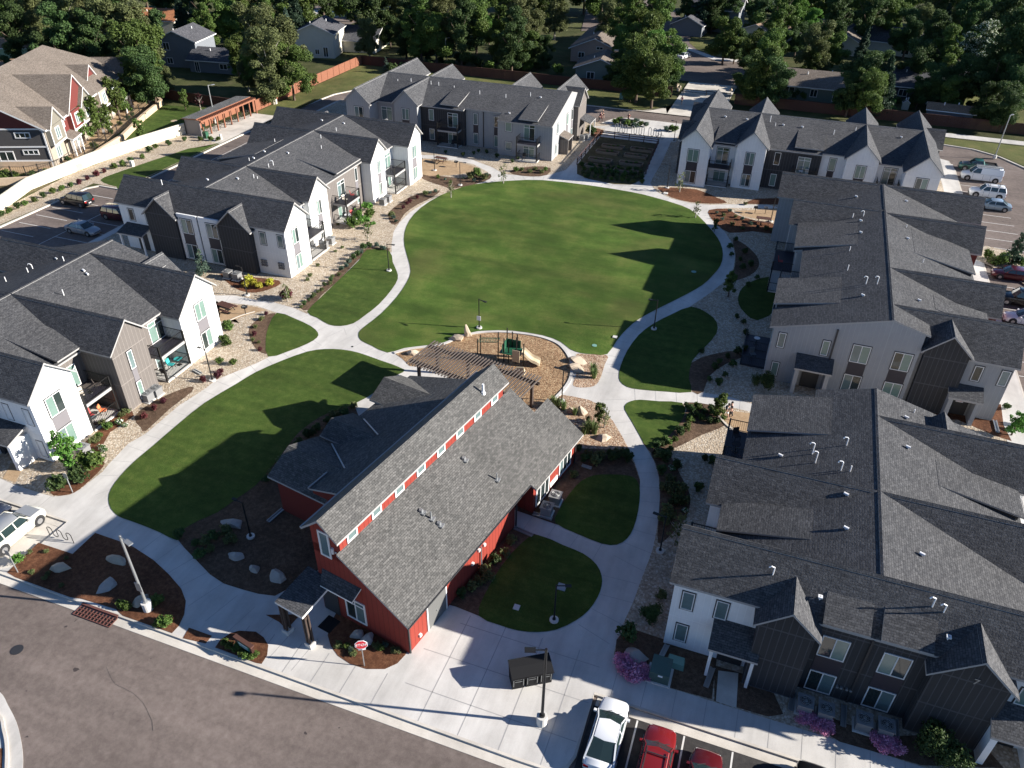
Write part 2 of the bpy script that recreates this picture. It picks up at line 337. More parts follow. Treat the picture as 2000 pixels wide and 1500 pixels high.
# the raised site inside the ring road: one slab with kerbs
site = [('w', -200, 22.3), ('w', -47.2, 22.3), ('w', -45.6, 22.5), ('w', -44.9, 23.3), ('w', -44.6, 25.2), ('w', -44.4, 27.7), ('w', -55.6, 27.7), ('w', -80.0, 27.7), ('w', -80.0, 64),
        ('w', -80.0, 118), ('w', -84.5, 119), ('w', -84.5, 134), ('w', -81, 142), ('w', -74, 144.6), ('w', -38, 144.6), ('w', -36.8, 142), ('w', -36.2, 139.8), ('w', -33.2, 139.8), ('w', -31.6, 143.6), ('w', -29, 145), ('w', 20, 144.6), ('w', 24.8, 141.5), ('w', 25.4, 137),
        ('w', 25.4, 40), ('w', 23.5, 27.75), ('w', -4.25, 27.75), ('w', -4.25, 23.6), ('w', -4.5, 22.8), ('w', -5.2, 22.35), ('w', -7, 22.3)]
site[0:9] = [('w', -46.8, 22.3), ('w', -45.6, 22.5), ('w', -44.9, 23.1), ('w', -44.75, 24.2), ('w', -44.75, 27.75), ('w', -80.0, 27.75)]
SITE = gl(site)
mbs = MB(); mbs.prism(SITE, ZR-.02, 0.0); struct('pavement', mbs, 'm_conc')
ribbon('kerb', SITE, .16, ZR-.015, .006, 'm_conc_warm', True)
ribbon('gutter', [(-47, 21.95), (-7, 21.95), (-4.4, 22.0)], .62, ZR-.02, ZR+.012, 'm_conc_warm')
ribbon('gutter', [(-4.0, 27.35), (26, 27.35)], .6, ZR-.02, ZR+.012, 'm_conc_warm')
ribbon('gutter', [(-44.85, 27.4), (-78, 27.4)], .5, ZR-.02, ZR+.012, 'm_conc_warm')
sheet('parking_bay', [('w', -4.1, -40), ('w', 60, -40), ('w', 60, 27.05), ('w', -4.1, 27.05)], ZR-.004, 'm_asphalt_new')
sheet('parking_bay', [('w', -44.9, 22.6), ('w', -44.9, 27.15), ('w', -78, 27.15), ('w', -78, 22.6)], ZR-.004, 'm_conc_warm')
# outer verge to the west and north of the ring road
ow = [('w', -200, 21), ('w', -94.2, 21), ('w', -94.2, 80.5), ('w', -93.2, 82.0), ('w', -89.3, 82.0), ('w', -88.7, 83), ('w', -88.7, 128), ('w', -87.5, 138), ('w', -84, 145.5), ('w', -78, 149.4), ('w', -70, 150.2), ('w', -30, 150.2),
      ('w', -27, 151), ('w', -24.4, 153.8), ('w', -23.2, 158), ('w', -23.2, 162.8), ('w', -200, 162.8)]
OW = gl(ow); mb = MB(); mb.prism(OW, ZR-.02, 0.0); struct('verge', mb, 'm_dirt')
ribbon('kerb', OW[1:14], .3, ZR-.015, .012, 'm_conc_warm')
on = [('w', -13.2, 162.5), ('w', -13.2, 158), ('w', -11.6, 153.0), ('w', -9, 151), ('w', 24, 150.8), ('w', 29.3, 149.9), ('w', 33, 147.3), ('w', 36, 142.9), ('w', 42, 132), ('w', 44, 120), ('w', 44, 40), ('w', 90, 40), ('w', 90, 163), ('w', 0, 162.5)]
ON = gl(on); mb = MB(); mb.prism(ON, ZR-.02, 0.0); struct('verge', mb, 'm_dirt')
ribbon('kerb', ON[1:12], .3, ZR-.015, .012, 'm_conc_warm')
sheet('driveway', [('w', -23.1, 150.3), ('w', -24, 154), ('w', -27.3, 151.2), ('w', -29.5, 150.2), ('w', -10, 150.2), ('w', -13.2, 158), ('w', -13.2, 176), ('w', -23.2, 176), ('w', -23.2, 158)], .012, 'm_conc_warm')
sheet('lawn', [('w', -88.5, 112), ('w', -94.2, 112), ('w', -94.2, 161.8), ('w', -23.6, 161.8), ('w', -23.6, 158), ('w', -25, 154.2), ('w', -28, 151.4), ('w', -30.5, 150.6), ('w', -70, 150.6), ('w', -78, 149.8), ('w', -84.5, 145.8), ('w', -88, 138)], .012, 'm_lawn_dry')
sheet('lawn', [('w', 25, 154.6), ('w', 44, 154.6), ('w', 44, 130), ('w', 42.6, 132), ('w', 36.4, 143.2), ('w', 33.2, 147.8), ('w', 29.5, 150.3), ('w', 24, 151.2), ('w', -9, 151.4), ('w', -11.4, 153.3), ('w', -13, 158)], .012, 'm_lawn_dry')
sheet('path', [('w', 0, 155.4), ('w', 44, 155.4), ('w', 44, 157.9), ('w', 0, 157.9)], .014, 'm_conc')
sheet('ground', [('w', -150, 158.6), ('w', -140, 300), ('w', 200, 300), ('w', 200, 163), ('w', -23.2, 163), ('w', -94, 163), ('w', -94, 159)], ZR+.02, 'm_dirt') if False else None
# west lawns and gravel strip along the long wall
sheet('gravel_bed', [(0, 439), (100, 396), (183, 358), ('w', -89.2, 82.2), ('w', -89.2, 108.5), ('w', -97.4, 106.5), ('w', -99.6, 96), ('w', -100.6, 84), ('w', -98.6, 70), ('w', -97.5, 60)], .016, 'm_gravel')
sheet('lawn', [(196, 352), (228, 365), ('w', -89.4, 83.5), ('w', -89.3, 103.5), (424, 280), (400, 287), (370, 290), (340, 300), (300, 313), (265, 325), (230, 337)], .026, 'm_lawn', 3)
sheet('lawn', [('w', -101.5, 80), (318, 205), (420, 212), (412, 218), (380, 240), (340, 255), (300, 268), (235, 296)], .02, 'm_lawn')
sheet('gravel_bed', [(0, 345), (105, 330), (190, 292), (310, 200), (290, 190), (240, 200), (140, 280), (0, 330)], .018, 'm_sand')
sheet('ground', [(0, 392), (62, 376), (120, 356), (0, 360)], .014, 'm_soil')
sheet('path', [(0, 348), (90, 346), (90, 352), (0, 356)], .02, 'm_conc')
sheet('path', [(370, 262), (480, 243), (500, 232), (440, 240)], .03, 'm_conc_warm') if False else None
sheet('driveway', [('w', -89.0, 104), ('w', -97.0, 106), ('w', -94.2, 121), ('w', -89.0, 121)], .02, 'm_conc_warm')
# ---- beds inside the site (drawn on the pavement, higher sheets on top)
E_ = .010
sheet('gravel_bed', [(0, 934), (37, 950), (75, 962), (105, 970), (135, 967), (155, 957), (200, 922), (212, 907), (250, 867), (285, 847), (350, 792), (400, 760), (422, 742), (500, 710), (524, 698), (519, 662), (525, 637), (541, 611), (500, 597), (425, 589), ('w', -50.5, 56.5), ('w', -78, 56.5), ('w', -78, 33), (0, 915)], E_, 'm_gravel')
sheet('gravel_bed', [(422, 577), (460, 577), (500, 586), (537, 591), (575, 602), (600, 613), (627, 582), (662, 545), (702, 505), (730, 490), (765, 493), (765, 475), (769, 452), (780, 435), (800, 415), (832, 395), (870, 377), (890, 372), (930, 359), (956, 349), (953, 336), (925, 321), (887, 313), (825, 309), ('w', -51.5, 104.5), ('w', -79, 104.5), ('w', -79, 64), ('w', -66, 62)], E_, 'm_gravel')
sheet('gravel_bed', [(800, 302), (875, 304), (920, 311), (962, 327), (985, 340), (1037, 344), (1075, 341), (1105, 332), (1125, 310), (1147, 284), (1172, 262), (1182, 252), (1150, 247), ('w', -30, 140), ('w', -84, 140), ('w', -84, 112)], E_, 'm_gravel')
sheet('gravel_bed', [(1330, 262), (1310, 278), (1291, 320), (1275, 347), (1270, 358), (1282, 374), (1312, 388), (1350, 397), (1387, 400), (1425, 399), (1500, 400), ('w', 24, 103), ('w', 24, 140), ('w', -16, 140)], E_, 'm_gravel')
sheet('gravel_bed', [(1540, 407), (1425, 406), (1398, 408), (1384, 414), (1386, 424), (1400, 440), (1415, 452), (1430, 475), (1436, 500), (1432, 525), (1415, 550), (1387, 572), (1352, 596), (1300, 625), (1250, 656), (1225, 687), (1211, 725), (1216, 750), (1250, 761), (1325, 765), (1375, 767), (1425, 775), (1467, 788), (1520, 800), ('w', 24, 57), ('w', 24, 104.5)], E_, 'm_gravel')
sheet('gravel_bed', [(1240, 783), (1332, 788), (1435, 797), (1480, 808), ('w', 22, 57), ('w', 23, 30.3), ('w', 14.4, 29.75), ('w', 2.6, 29.7), (1335, 1352), (1275, 1335), (1250, 1327), (1212, 1310), (1200, 1297), (1199, 1275), (1205, 1250), (1220, 1212), (1237, 1175), (1255, 1125), (1265, 1100), (1275, 1072), (1282, 1037), (1286, 1012), (1289, 975), (1286, 930), (1277, 900), (1262, 874), (1240, 835), (1220, 800)], E_, 'm_gravel')
sheet('gravel_bed', [(1096, 771), (1117, 774), (1150, 781), (1170, 790), (1180, 805), (1197, 822), (1215, 852), (1230, 880), (1240, 905), (1250, 935), (1250, 962), (1246, 1000), (1237, 1032), (1225, 1052), (1205, 1064), (1175, 1062), (1125, 1042), (1085, 1022), (1007, 997), (980, 960), (1000, 800)], E_, 'm_pea')
sheet('gravel_bed', [(1125, 692), (1148, 692), (1186, 694), (1181, 712), (1172, 740), (1160, 754), (1135, 757), (1119, 752), (1124, 735), (1128, 712)], E_, 'm_pea', 3)
# mulch
M_ = .018
sheet('mulch_bed', [(14, 1118), (75, 1060), (142, 1082), (186, 1041), (230, 1056), (260, 1068), (300, 1094), (330, 1122), (354, 1150), (363, 1174), (360, 1200), (350, 1222), (336, 1237), (240, 1203), (226, 1190), (160, 1170), (138, 1167), (30, 1128)], M_, 'm_mulch')
sheet('mulch_bed', [(340, 1045), (388, 1015), (462, 972), (500, 946), (577, 848), (626, 810), (692, 790), (700, 812), (735, 850), (760, 900), (640, 1100), (600, 1130), (537, 1164), (505, 1160), (475, 1152), (437, 1140), (410, 1122), (385, 1096), (360, 1070)], M_, 'm_mulch_brown')
sheet('mulch_bed', [(660, 1190), (644, 1222), (640, 1241), (646, 1262), (660, 1281), (684, 1297), (716, 1307), (752, 1307), (776, 1296), (792, 1279), (797, 1270), (760, 1210), (700, 1170)], M_, 'm_mulch')
sheet('mulch_bed', [(420, 1265), (430, 1250), (450, 1237), (467, 1232), (500, 1234), (515, 1245), (524, 1260), (522, 1280), (511, 1297), (500, 1295), (440, 1272)], M_, 'm_mulch')
sheet('tree_pit', [(369, 1226), (414, 1242), (402, 1257), (357, 1247)], M_, 'm_mulch')
sheet('mulch_bed', [(519, 1201), (587, 1200), (567, 1222), (557, 1227), (545, 1215)], M_, 'm_mulch')
sheet('mulch_bed', [(1000, 1029), (1050, 1045), (1100, 1065), (1060, 1130), (985, 1150), (935, 1203), (890, 1185), (870, 1180), (880, 1120), (960, 1040)], M_, 'm_mulch_brown')
sheet('mulch_bed', [(1125, 875), (1222, 880), (1238, 905), (1250, 940), (1246, 1000), (1220, 1056), (1085, 1024), (1010, 998), (1000, 980), (1060, 915)], M_, 'm_mulch_brown')
sheet('mulch_bed', [(1345, 786), (1405, 796), (1408, 815), (1414, 832), (1370, 850), (1330, 870), (1290, 885), (1272, 885), (1255, 857), (1300, 850), (1338, 810)], M_, 'm_mulch_brown', 3)
sheet('mulch_bed', [(1272, 885), (1300, 878), (1330, 930), (1348, 970), (1340, 1010), (1310, 1045), (1285, 1060), (1287, 1000), (1289, 950), (1282, 910)], M_, 'm_mulch_brown', 3)
sheet('mulch_bed', [(1204, 1250), (1225, 1225), (1300, 1250), (1400, 1285), (1390, 1366), (1335, 1351), (1275, 1334), (1212, 1309), (1200, 1290)], M_, 'm_mulch_brown')
sheet('mulch_bed', [(1395, 1300), (1500, 1330), (1530, 1395), (1500, 1400), (1395, 1369)], M_, 'm_mulch_brown')
sheet('mulch_bed', [(1620, 1400), (1720, 1440), (1900, 1430), (1960, 1500), (1800, 1495), (1640, 1449), (1610, 1430)], M_, 'm_mulch_brown')
sheet('mulch_bed', [(1284, 368), (1300, 366), (1360, 370), (1400, 386), (1420, 396), (1387, 398), (1350, 395), (1312, 386)], M_, 'm_mulch', 2)
sheet('mulch_bed', [(1450, 398), (1475, 388), (1520, 387), (1525, 400)], M_, 'm_mulch')
sheet('mulch_bed', [(1385, 410), (1420, 408), (1440, 420), (1480, 432), (1525, 440), (1525, 458), (1470, 452), (1425, 455), (1400, 438), (1386, 422)], M_, 'm_mulch', 2)
sheet('mulch_bed', [(1432, 468), (1455, 478), (1478, 500), (1482, 520), (1465, 538), (1428, 548), (1435, 520), (1436, 495)], M_, 'm_mulch_brown', 3)
sheet('mulch_bed', [(1345, 712), (1400, 690), (1440, 685), (1475, 680), (1470, 690), (1420, 710), (1385, 735), (1374, 765), (1352, 765)], M_, 'm_mulch_brown', 2)
sheet('mulch_bed', [(758, 420), (770, 405), (800, 385), (830, 375), (860, 372), (845, 385), (815, 400), (790, 418), (778, 436), (765, 438)], M_, 'm_mulch_brown', 2)
sheet('mulch_bed', [(822, 340), (870, 345), (905, 348), (950, 338), (960, 345), (945, 355), (890, 368), (860, 362), (826, 350)], M_, 'm_mulch_brown', 2)
sheet('mulch_bed', [(905, 358), (850, 300), (920, 302), (960, 312), (965, 320), (930, 315)], M_, 'm_mulch_brown', 2) if False else None
sheet('mulch_bed', [(1000, 332), (1040, 325), (1075, 328), (1068, 342), (1037, 345), (1000, 340)], M_, 'm_mulch_brown', 2)
sheet('mulch_bed', [(1153, 250), (1178, 254), (1176, 262), (1165, 268), (1150, 262)], M_, 'm_mulch', 2)
sheet('mulch_bed', [(585, 600), (620, 570), (655, 535), (695, 498), (720, 482), (762, 485), (760, 492), (720, 490), (700, 508), (662, 547), (627, 578), (605, 606), (592, 606)], M_, 'm_mulch_brown')
sheet('mulch_bed', [(487, 640), (510, 620), (538, 612), (527, 637), (521, 662), (524, 690), (505, 686), (490, 665)], M_, 'm_mulch_brown', 3)
sheet('mulch_bed', [(430, 535), (480, 540), (545, 548), (540, 560), (500, 572), (470, 568), (448, 555)], M_, 'm_mulch', 2)
sheet('mulch_bed', [(185, 848), (240, 800), (262, 812), (215, 845), (190, 890), (165, 895), (150, 880)], M_, 'm_mulch', 2)
sheet('mulch_bed', [(262, 815), (290, 790), (330, 770), (372, 755), (375, 765), (330, 800), (285, 842), (275, 835)], M_, 'm_mulch_brown', 2)
sheet('mulch_bed', [(100, 955), (135, 930), (165, 920), (190, 900), (205, 905), (190, 925), (155, 956), (135, 966), (105, 968)], M_, 'm_mulch', 2)
sheet('mulch_bed', [(1790, 820), (1870, 820), (1940, 850), (1976, 862), (1960, 830), (1955, 790), (1900, 780), (1800, 790)], M_, 'm_mulch')
sheet('garden_plot', [(1127, 322), (1172, 267), (1286, 281), (1272, 312), (1250, 353), (1232, 361), (1200, 360), (1150, 350), (1127, 340)], M_, 'm_soil', 0)
# patios of compacted sand
sheet('patio', [(428, 592), (500, 600), (520, 606), (490, 613), (455, 625), (430, 628)], M_+.004, 'm_sand', 0)
sheet('patio', [(822, 311), (887, 316), (925, 325), (930, 333), (900, 340), (860, 343), (822, 340)], M_+.004, 'm_sand', 2)
sheet('patio', [(1435, 412), (1525, 408), (1525, 432), (1480, 428), (1450, 422)], M_+.004, 'm_sand')
sheet('patio', [(1412, 800), (1467, 808), (1470, 850), (1450, 846), (1425, 830), (1405, 812)], M_+.004, 'm_sand')
sheet('patio', [(5, 935), (22, 905), (48, 910), (30, 942)], M_+.004, 'm_sand')
sheet('path', [(1403, 1310), (1442, 1315), (1438, 1383), (1398, 1370)], M_+.006, 'm_conc_warm')
# lawns
LW = .03
sheet('lawn', [(700, 655), (703, 646), (716, 635), (745, 612), (775, 580), (794, 552), (802, 530), (797, 506), (790, 480), (790, 455), (800, 430), (822, 406), (860, 382), (905, 365), (950, 357), (1000, 353), (1060, 352), (1150, 362), (1232, 375), (1275, 385), (1332, 402), (1360, 418), (1392, 452), (1407, 475), (1412, 497), (1407, 519), (1392, 538), (1372, 557), (1337, 577), (1287, 602), (1250, 622), (1225, 642), (1205, 665), (1186, 692), (1160, 692), (1135, 690), (1113, 682), (1095, 668), (1060, 655), (1000, 646), (950, 646), (920, 650), (870, 669), (830, 675), (790, 680), (757, 689), (725, 675), (705, 665)], LW, 'm_lawn_big', 2)
sheet('lawn', [(717, 488), (760, 490), (767, 512), (775, 530), (777, 545), (765, 566), (740, 595), (712, 617), (690, 632), (665, 637), (642, 634), (620, 621), (600, 609), (628, 580), (662, 547), (702, 508)], LW, 'm_lawn', 2)
sheet('lawn', [(541, 611), (575, 622), (607, 637), (621, 650), (619, 660), (600, 672), (562, 687), (524, 697), (519, 665), (525, 637)], LW, 'm_lawn', 2)
sheet('lawn', [(635, 682), (668, 683), (700, 689), (740, 703), (790, 722), (775, 733), (740, 760), (714, 778), (680, 794), (657, 802), (626, 814), (597, 834), (577, 852), (540, 900), (500, 948), (462, 974), (425, 1001), (388, 1017), (350, 1040), (343, 1055), (312, 1040), (275, 1025), (250, 1016), (232, 1009), (217, 994), (212, 975), (217, 955), (235, 930), (262, 902), (300, 870), (350, 827), (400, 787), (462, 750), (500, 727), (550, 705), (600, 687)], LW, 'm_lawn', 2)
sheet('lawn', [(1350, 599), (1382, 612), (1400, 630), (1399, 652), (1378, 677), (1352, 705), (1345, 740), (1350, 766), (1300, 765), (1250, 761), (1225, 756), (1211, 745), (1209, 732), (1212, 715), (1225, 685), (1247, 655), (1275, 633), (1312, 614)], LW, 'm_lawn', 2)
sheet('lawn', [(1220, 800), (1222, 790), (1232, 784), (1250, 781), (1287, 784), (1332, 787), (1337, 810), (1320, 837), (1300, 857), (1285, 873), (1264, 874), (1250, 852), (1235, 825)], LW, 'm_lawn', 2)
sheet('lawn', [(1160, 929), (1187, 927), (1225, 929), (1243, 937), (1250, 962), (1246, 1000), (1237, 1032), (1225, 1052), (1205, 1064), (1175, 1062), (1125, 1042), (1085, 1022), (1090, 1000), (1112, 965), (1135, 940)], LW, 'm_lawn', 2)
sheet('lawn', [(1050, 1045), (1100, 1065), (1140, 1082), (1165, 1103), (1175, 1125), (1175, 1145), (1167, 1167), (1150, 1192), (1125, 1212), (1087, 1230), (1050, 1235), (1012, 1232), (975, 1221), (935, 1203), (945, 1165), (980, 1105), (1020, 1060)], LW, 'm_lawn', 2)
# playground: ring kerb and wood chips
PGC = (-22.3, 58.2); 
import math as _m
ring = gl([(770, 690), (800, 682), (840, 677), (870, 671), (905, 656), (950, 649), (1000, 650), (1050, 657), (1085, 669), (1103, 684), (1115, 705), (1117, 725), (1112, 745), (1097, 766), (1075, 787)])
ring = smooth(ring, 4, False)
sheet('playground_surface', [('w', *p) for p in ring]+[(1040, 800), (940, 760), (850, 720), (800, 715), (785, 700)], .02, 'm_chips')
ribbon('kerb', ring, .3, .0, .10, 'm_conc')
sheet('pavement', [(1077, 786), (1096, 771), (1100, 768), (1118, 757), (1112, 750)], .012, 'm_conc')
# expansion joints in the concrete: thin dark strips
J = MB()
def joint(a, b, z=.005, w=.035):
    a = Vector((*a, 0)) if len(a) == 2 else Vector(a); b = Vector((*b, 0)); d = (b-a).normalized(); n = Vector((-d.y, d.x, 0))*w/2
    J.add([(a.x-n.x, a.y-n.y, z), (b.x-n.x, b.y-n.y, z), (b.x+n.x, b.y+n.y, z), (a.x+n.x, a.y+n.y, z)])
def joints_along(px, wd, step):
    L = smooth(gl(px), 6, False); acc = 0; nxt = step*.5
    for a, b in zip(L, L[1:]):
        s = math.dist(a, b)
        while acc+s > nxt:
            t = (nxt-acc)/s; x = a[0]+(b[0]-a[0])*t; y = a[1]+(b[1]-a[1])*t; d = ((b[0]-a[0])/s, (b[1]-a[1])/s)
            joint((x-d[1]*-wd/2, y+d[0]*-wd/2), (x+d[1]*-wd/2, y-d[0]*-wd/2)); nxt += step
        acc += s
joints_along([(240, 990), (212, 945), (235, 900), (275, 865), (330, 820), (390, 775), (450, 735), (500, 715), (560, 692), (620, 665)], 2.2, 1.75)
joints_along([(660, 650), (720, 635), (760, 595), (785, 555), (787, 525), (777, 480), (780, 440), (815, 402), (860, 378), (930, 360), (1000, 350), (1060, 348), (1150, 357), (1230, 368), (1300, 387), (1360, 408), (1400, 445), (1423, 480), (1425, 515), (1400, 545), (1350, 580), (1280, 615), (1230, 650), (1205, 690), (1198, 740)], 1.5, 1.5)
joints_along([(430, 583), (520, 592), (590, 615), (650, 650), (720, 690), (790, 718)], 2.0, 1.7)
joints_along([(1195, 770), (1215, 830), (1250, 890), (1267, 950), (1268, 1010), (1250, 1070), (1215, 1120), (1195, 1190), (1150, 1250)], 2.4, 1.7)
joints_along([(1220, 770), (1300, 776), (1380, 784), (1460, 797)], 1.9, 1.9)
joints_along([(1010, 1012), (1080, 1040), (1150, 1070), (1190, 1085)], 1.9, 1.9)
joints_along([(280, 1050), (330, 1080), (370, 1120), (400, 1160), (450, 1200), (520, 1240), (620, 1290)], 2.6, 1.8)
for x in [-1.45+1.83*i for i in range(-1, 14)]: joint((x, 27.8), (x, 29.72))
for x in [-26.5, -24.6, -22.6, -20.6, -18.6, -16.5]: joint((x, 22.4), (x, 24.6), w=.05)
ca, sa = math.cos(R(10.74)), math.sin(R(10.74))
for y in (24.4, 27.0, 29.6): joint((-15.2 if y < 27.5 else -13.8, y), (-4.4, y), w=.05)
for x in (-13.4, -10.9, -8.4, -5.9): joint((x, 22.4), (x, 30.4), w=.05)
for x in (-60, -57, -54, -51, -48): joint((x, 27.9), (x, 30.5))
struct('pavement_joints', J, 'trim_grey')
# painted stall lines
S = MB()
def stripe(x0, y0, x1, y1, z, w=.1):
    d = Vector((x1-x0, y1-y0)).normalized(); n = Vector((-d.y, d.x))*w/2
    S.add([(x0-n.x, y0-n.y, z), (x1-n.x, y1-n.y, z), (x1+n.x, y1+n.y, z), (x0+n.x, y0+n.y, z)])
for i in range(9): stripe(-1.42+2.74*i, 21.4, -1.42+2.74*i, 27.0, ZR+.003)
for i in range(-14, 5): stripe(-93.3, 68.0+2.74*i, -88.0, 68.0+2.74*i, ZR-.004)
for i in range(-14, 16): stripe(-85.4, 66.3+2.74*i, -80.2, 66.3+2.74*i, ZR-.004)
stripe(-85.5, 28, -85.5, 109, ZR-.0035)
for i in range(-14, 10): stripe(25.6, 107.6+2.9*i, 30.9, 107.6+2.9*i, ZR-.004)
struct('parking_lines', S, 'stripe_white')
# east edge walk
sheet('path', [('w', 22.9, 60), ('w', 25.3, 60), ('w', 25.3, 140), ('w', 22.9, 140)], .016, 'm_conc')
sheet('path', [('w', 22.9, 30), ('w', 25.3, 30), ('w', 25.3, 60), ('w', 22.9, 60)], .016, 'm_conc')
sheet('path', [('w', 20.2, 132.2), ('w', 23, 132.2), ('w', 23, 135), ('w', 20.2, 135)], .016, 'm_conc_warm')
sheet('gravel_bed', [(1890, 500), (1925, 480), (2010, 500), (2010, 560), (1935, 520)], .02, 'm_gravel')
sheet('neighbour_street', [('w', -29.5, 177), ('w', -12, 176), ('w', -13, 190), ('w', -15.5, 200), ('w', -22, 204), ('w', -28, 212), ('w', -36, 245), ('w', -56, 300), ('w', -66, 300), ('w', -44, 240), ('w', -37, 212), ('w', -31, 198)], ZR+.06, 'm_asphalt')
sheet('neighbour_street', [(470, 62), (560, 45), (595, 18), (640, 5), (700, 5), (705, 40), (650, 58), (590, 62), (500, 78)], ZR+.06, 'm_asphalt')
sheet('neighbour_street', [(1135, 60), (1172, 60), (1178, 0), (1150, 0)], ZR+.06, 'm_asphalt')
sheet('lawn', [(1345, 75), (1390, 80), (1440, 95), (1450, 112), (1400, 110), (1360, 95)], ZR+.08, 'm_lawn_dry', 2)
sheet('path', [(1340, 90), (1400, 112), (1448, 117), (1448, 121), (1395, 117), (1335, 94)], ZR+.09, 'm_conc')
sheet('lawn', [(500, 130), (560, 120), (650, 105), (700, 118), (640, 140), (520, 185), (440, 200), (330, 175), (420, 150)], ZR+.05, 'm_lawn_dry')
sheet('lawn', [(1860, 150), (2000, 170), (2000, 240), (1900, 235), (1830, 240)], ZR+.05, 'm_lawn_dry')
sheet('path', [(600, 20), (670, 20), (690, 30), (620, 35)], ZR+.1, 'm_conc_warm')

# curved concrete island at the lower left corner of the street
isl = smooth(gl([(-40, 1335), (0, 1352), (16, 1378), (32, 1410), (41, 1445), (45, 1478), (44, 1510), (40, 1560)], ZR), 4, False)
ip = [('w', x, y) for x, y in isl]+[('w', isl[-1][0]-6, isl[-1][1]-3), ('w', isl[0][0]-6, isl[0][1])]
IP = gl(ip); mi_ = MB(); mi_.prism(IP, ZR-.02, ZR+.02); struct('kerb_apron', mi_, 'm_conc')
is2 = smooth(gl([(-40, 1380), (0, 1400), (8, 1425), (14, 1455), (14, 1500), (10, 1560)], ZR), 4, False)
ribbon('kerb', is2, .16, ZR, .0, 'm_conc_warm')
is3 = gl([(-40, 1440), (0, 1462), (6, 1462), (4, 1500), (2, 1540), (-40, 1560)], ZR); sheet('mulch_bed', [('w', x, y) for x, y in is3], ZR+.03, 'm_mulch')

sheet('lawn', [(1442, 578), (1450, 562), (1470, 549), (1500, 541), (1525, 545), (1520, 600), (1480, 626), (1455, 612), (1443, 595)], .024, 'm_lawn', 2)
ribbon('kerb', smooth(gl([(1402, 811), (1409, 820), (1418, 830), (1432, 841), (1446, 848), (1458, 850)]), 4, False), .14, 0, .09, 'm_conc_warm')
ribbon('kerb', smooth(gl([(498, 609), (470, 617), (440, 630), (428, 634)]), 4, False), .12, 0, .07, 'm_conc_warm')

# sealed cracks wandering over the street asphalt
rc = random.Random(8); CK = MB()
for (x, y, a, n) in ((-33, 19, -20, 8), (-24, 15, 12, 9), (-16, 17, -5, 7)):
    p_ = Vector((x, y)); a = R(a)
    for i in range(n):
        a += rc.uniform(-.35, .35); q_ = p_+Vector((math.cos(a), math.sin(a)))*rc.uniform(.5, 1.1); d_ = (q_-p_).normalized(); n_ = Vector((-d_.y, d_.x))*rc.uniform(.005, .011)
        CK.add([(*(p_-n_), ZR-.003), (*(q_-n_), ZR-.003), (*(q_+n_), ZR-.003), (*(p_+n_), ZR-.003)]); p_ = q_
struct('road_cracks', CK, 'trim_dark')
# ================================================================== building kit
class Bld:
    def __init__(s, name, label, cat, loc, roofm='roof_dark', trim='trim_grey', group=None):
        s.root = thing(name, label, cat, loc, 0, group); s.walls = {}; s.roof = MB(); s.rm = [roofm, trim]; s.extra = []
    def W(s, mat):
        q = MB(); s.walls[len(s.walls)] = (mat, q); return q
    def poly_wall(s, P0, d, sec, L, mat):
        """solid: section sec [(perp, z)] at P0, extruded L along unit d; perp is d turned left"""
        d = Vector((*d, 0)); n = Vector((-d.y, d.x, 0)); o = Vector((*P0, 0)); a = [o+n*p+Vector((0, 0, z)) for p, z in sec]; b = [q+d*L for q in a]
        A = sum(sec[i][0]*sec[(i+1) % len(sec)][1]-sec[(i+1) % len(sec)][0]*sec[i][1] for i in range(len(sec)))
        if A < 0: a, b = a[::-1], b[::-1]
        mb = s.W(mat); mb.add(a[::-1] if False else a[::-1]); mb.add(b)
        k = len(a)
        for i in range(k): j = (i+1) % k; mb.add([a[i], a[j], b[j], b[i]])
    def gable(s, P0, d, L, hl, hr, zr, sl, mat, ov=.35, oe=.3, th=.16, slr=None, cap=True, start=0.0, z0=0.0):
        """gable-roofed block from ridge point P0 going L along d; hl/hr half widths left/right of d"""
        slr = slr or sl; D = Vector((*d, 0)); n = Vector((-D.y, D.x, 0)); o = Vector((*P0, 0))
        if mat: s.poly_wall(P0, d, [(-hr, z0), (hl, z0), (hl, zr-sl*hl-th-.01), (0, zr-th-.01), (-hr, zr-slr*hr-th-.01)], L, mat)
        e0 = o+D*start; e1 = o+D*(L+oe)
        for sg, h, q in ((1, hl, sl), (-1, hr, slr)):
            w = h+ov; z1 = zr-q*w
            s.roof.slab([(*(e0.xy), zr), (*(e1.xy), zr), (*((e1+n*sg*w).xy), z1), (*((e0+n*sg*w).xy), z1)], th)
        if cap:
            for sg, q in ((1, sl), (-1, slr)):
                w = .16; s.roof.slab([(*(e0.xy), zr+.035), (*((e1+D*.01).xy), zr+.035), (*((e1+D*.01+n*sg*w).xy), zr-q*w+.03), (*((e0+n*sg*w).xy), zr-q*w+.03)], .03)
    def done(s):
        for mname, mb in s.walls.values(): part('wall' if mname != 'trim_dark' else 'dormer_cheek', mb, mname, s.root)
        s.roofo = part('roof', s.roof, s.rm, s.root)
        for fn in s.extra: fn()
        return s.root

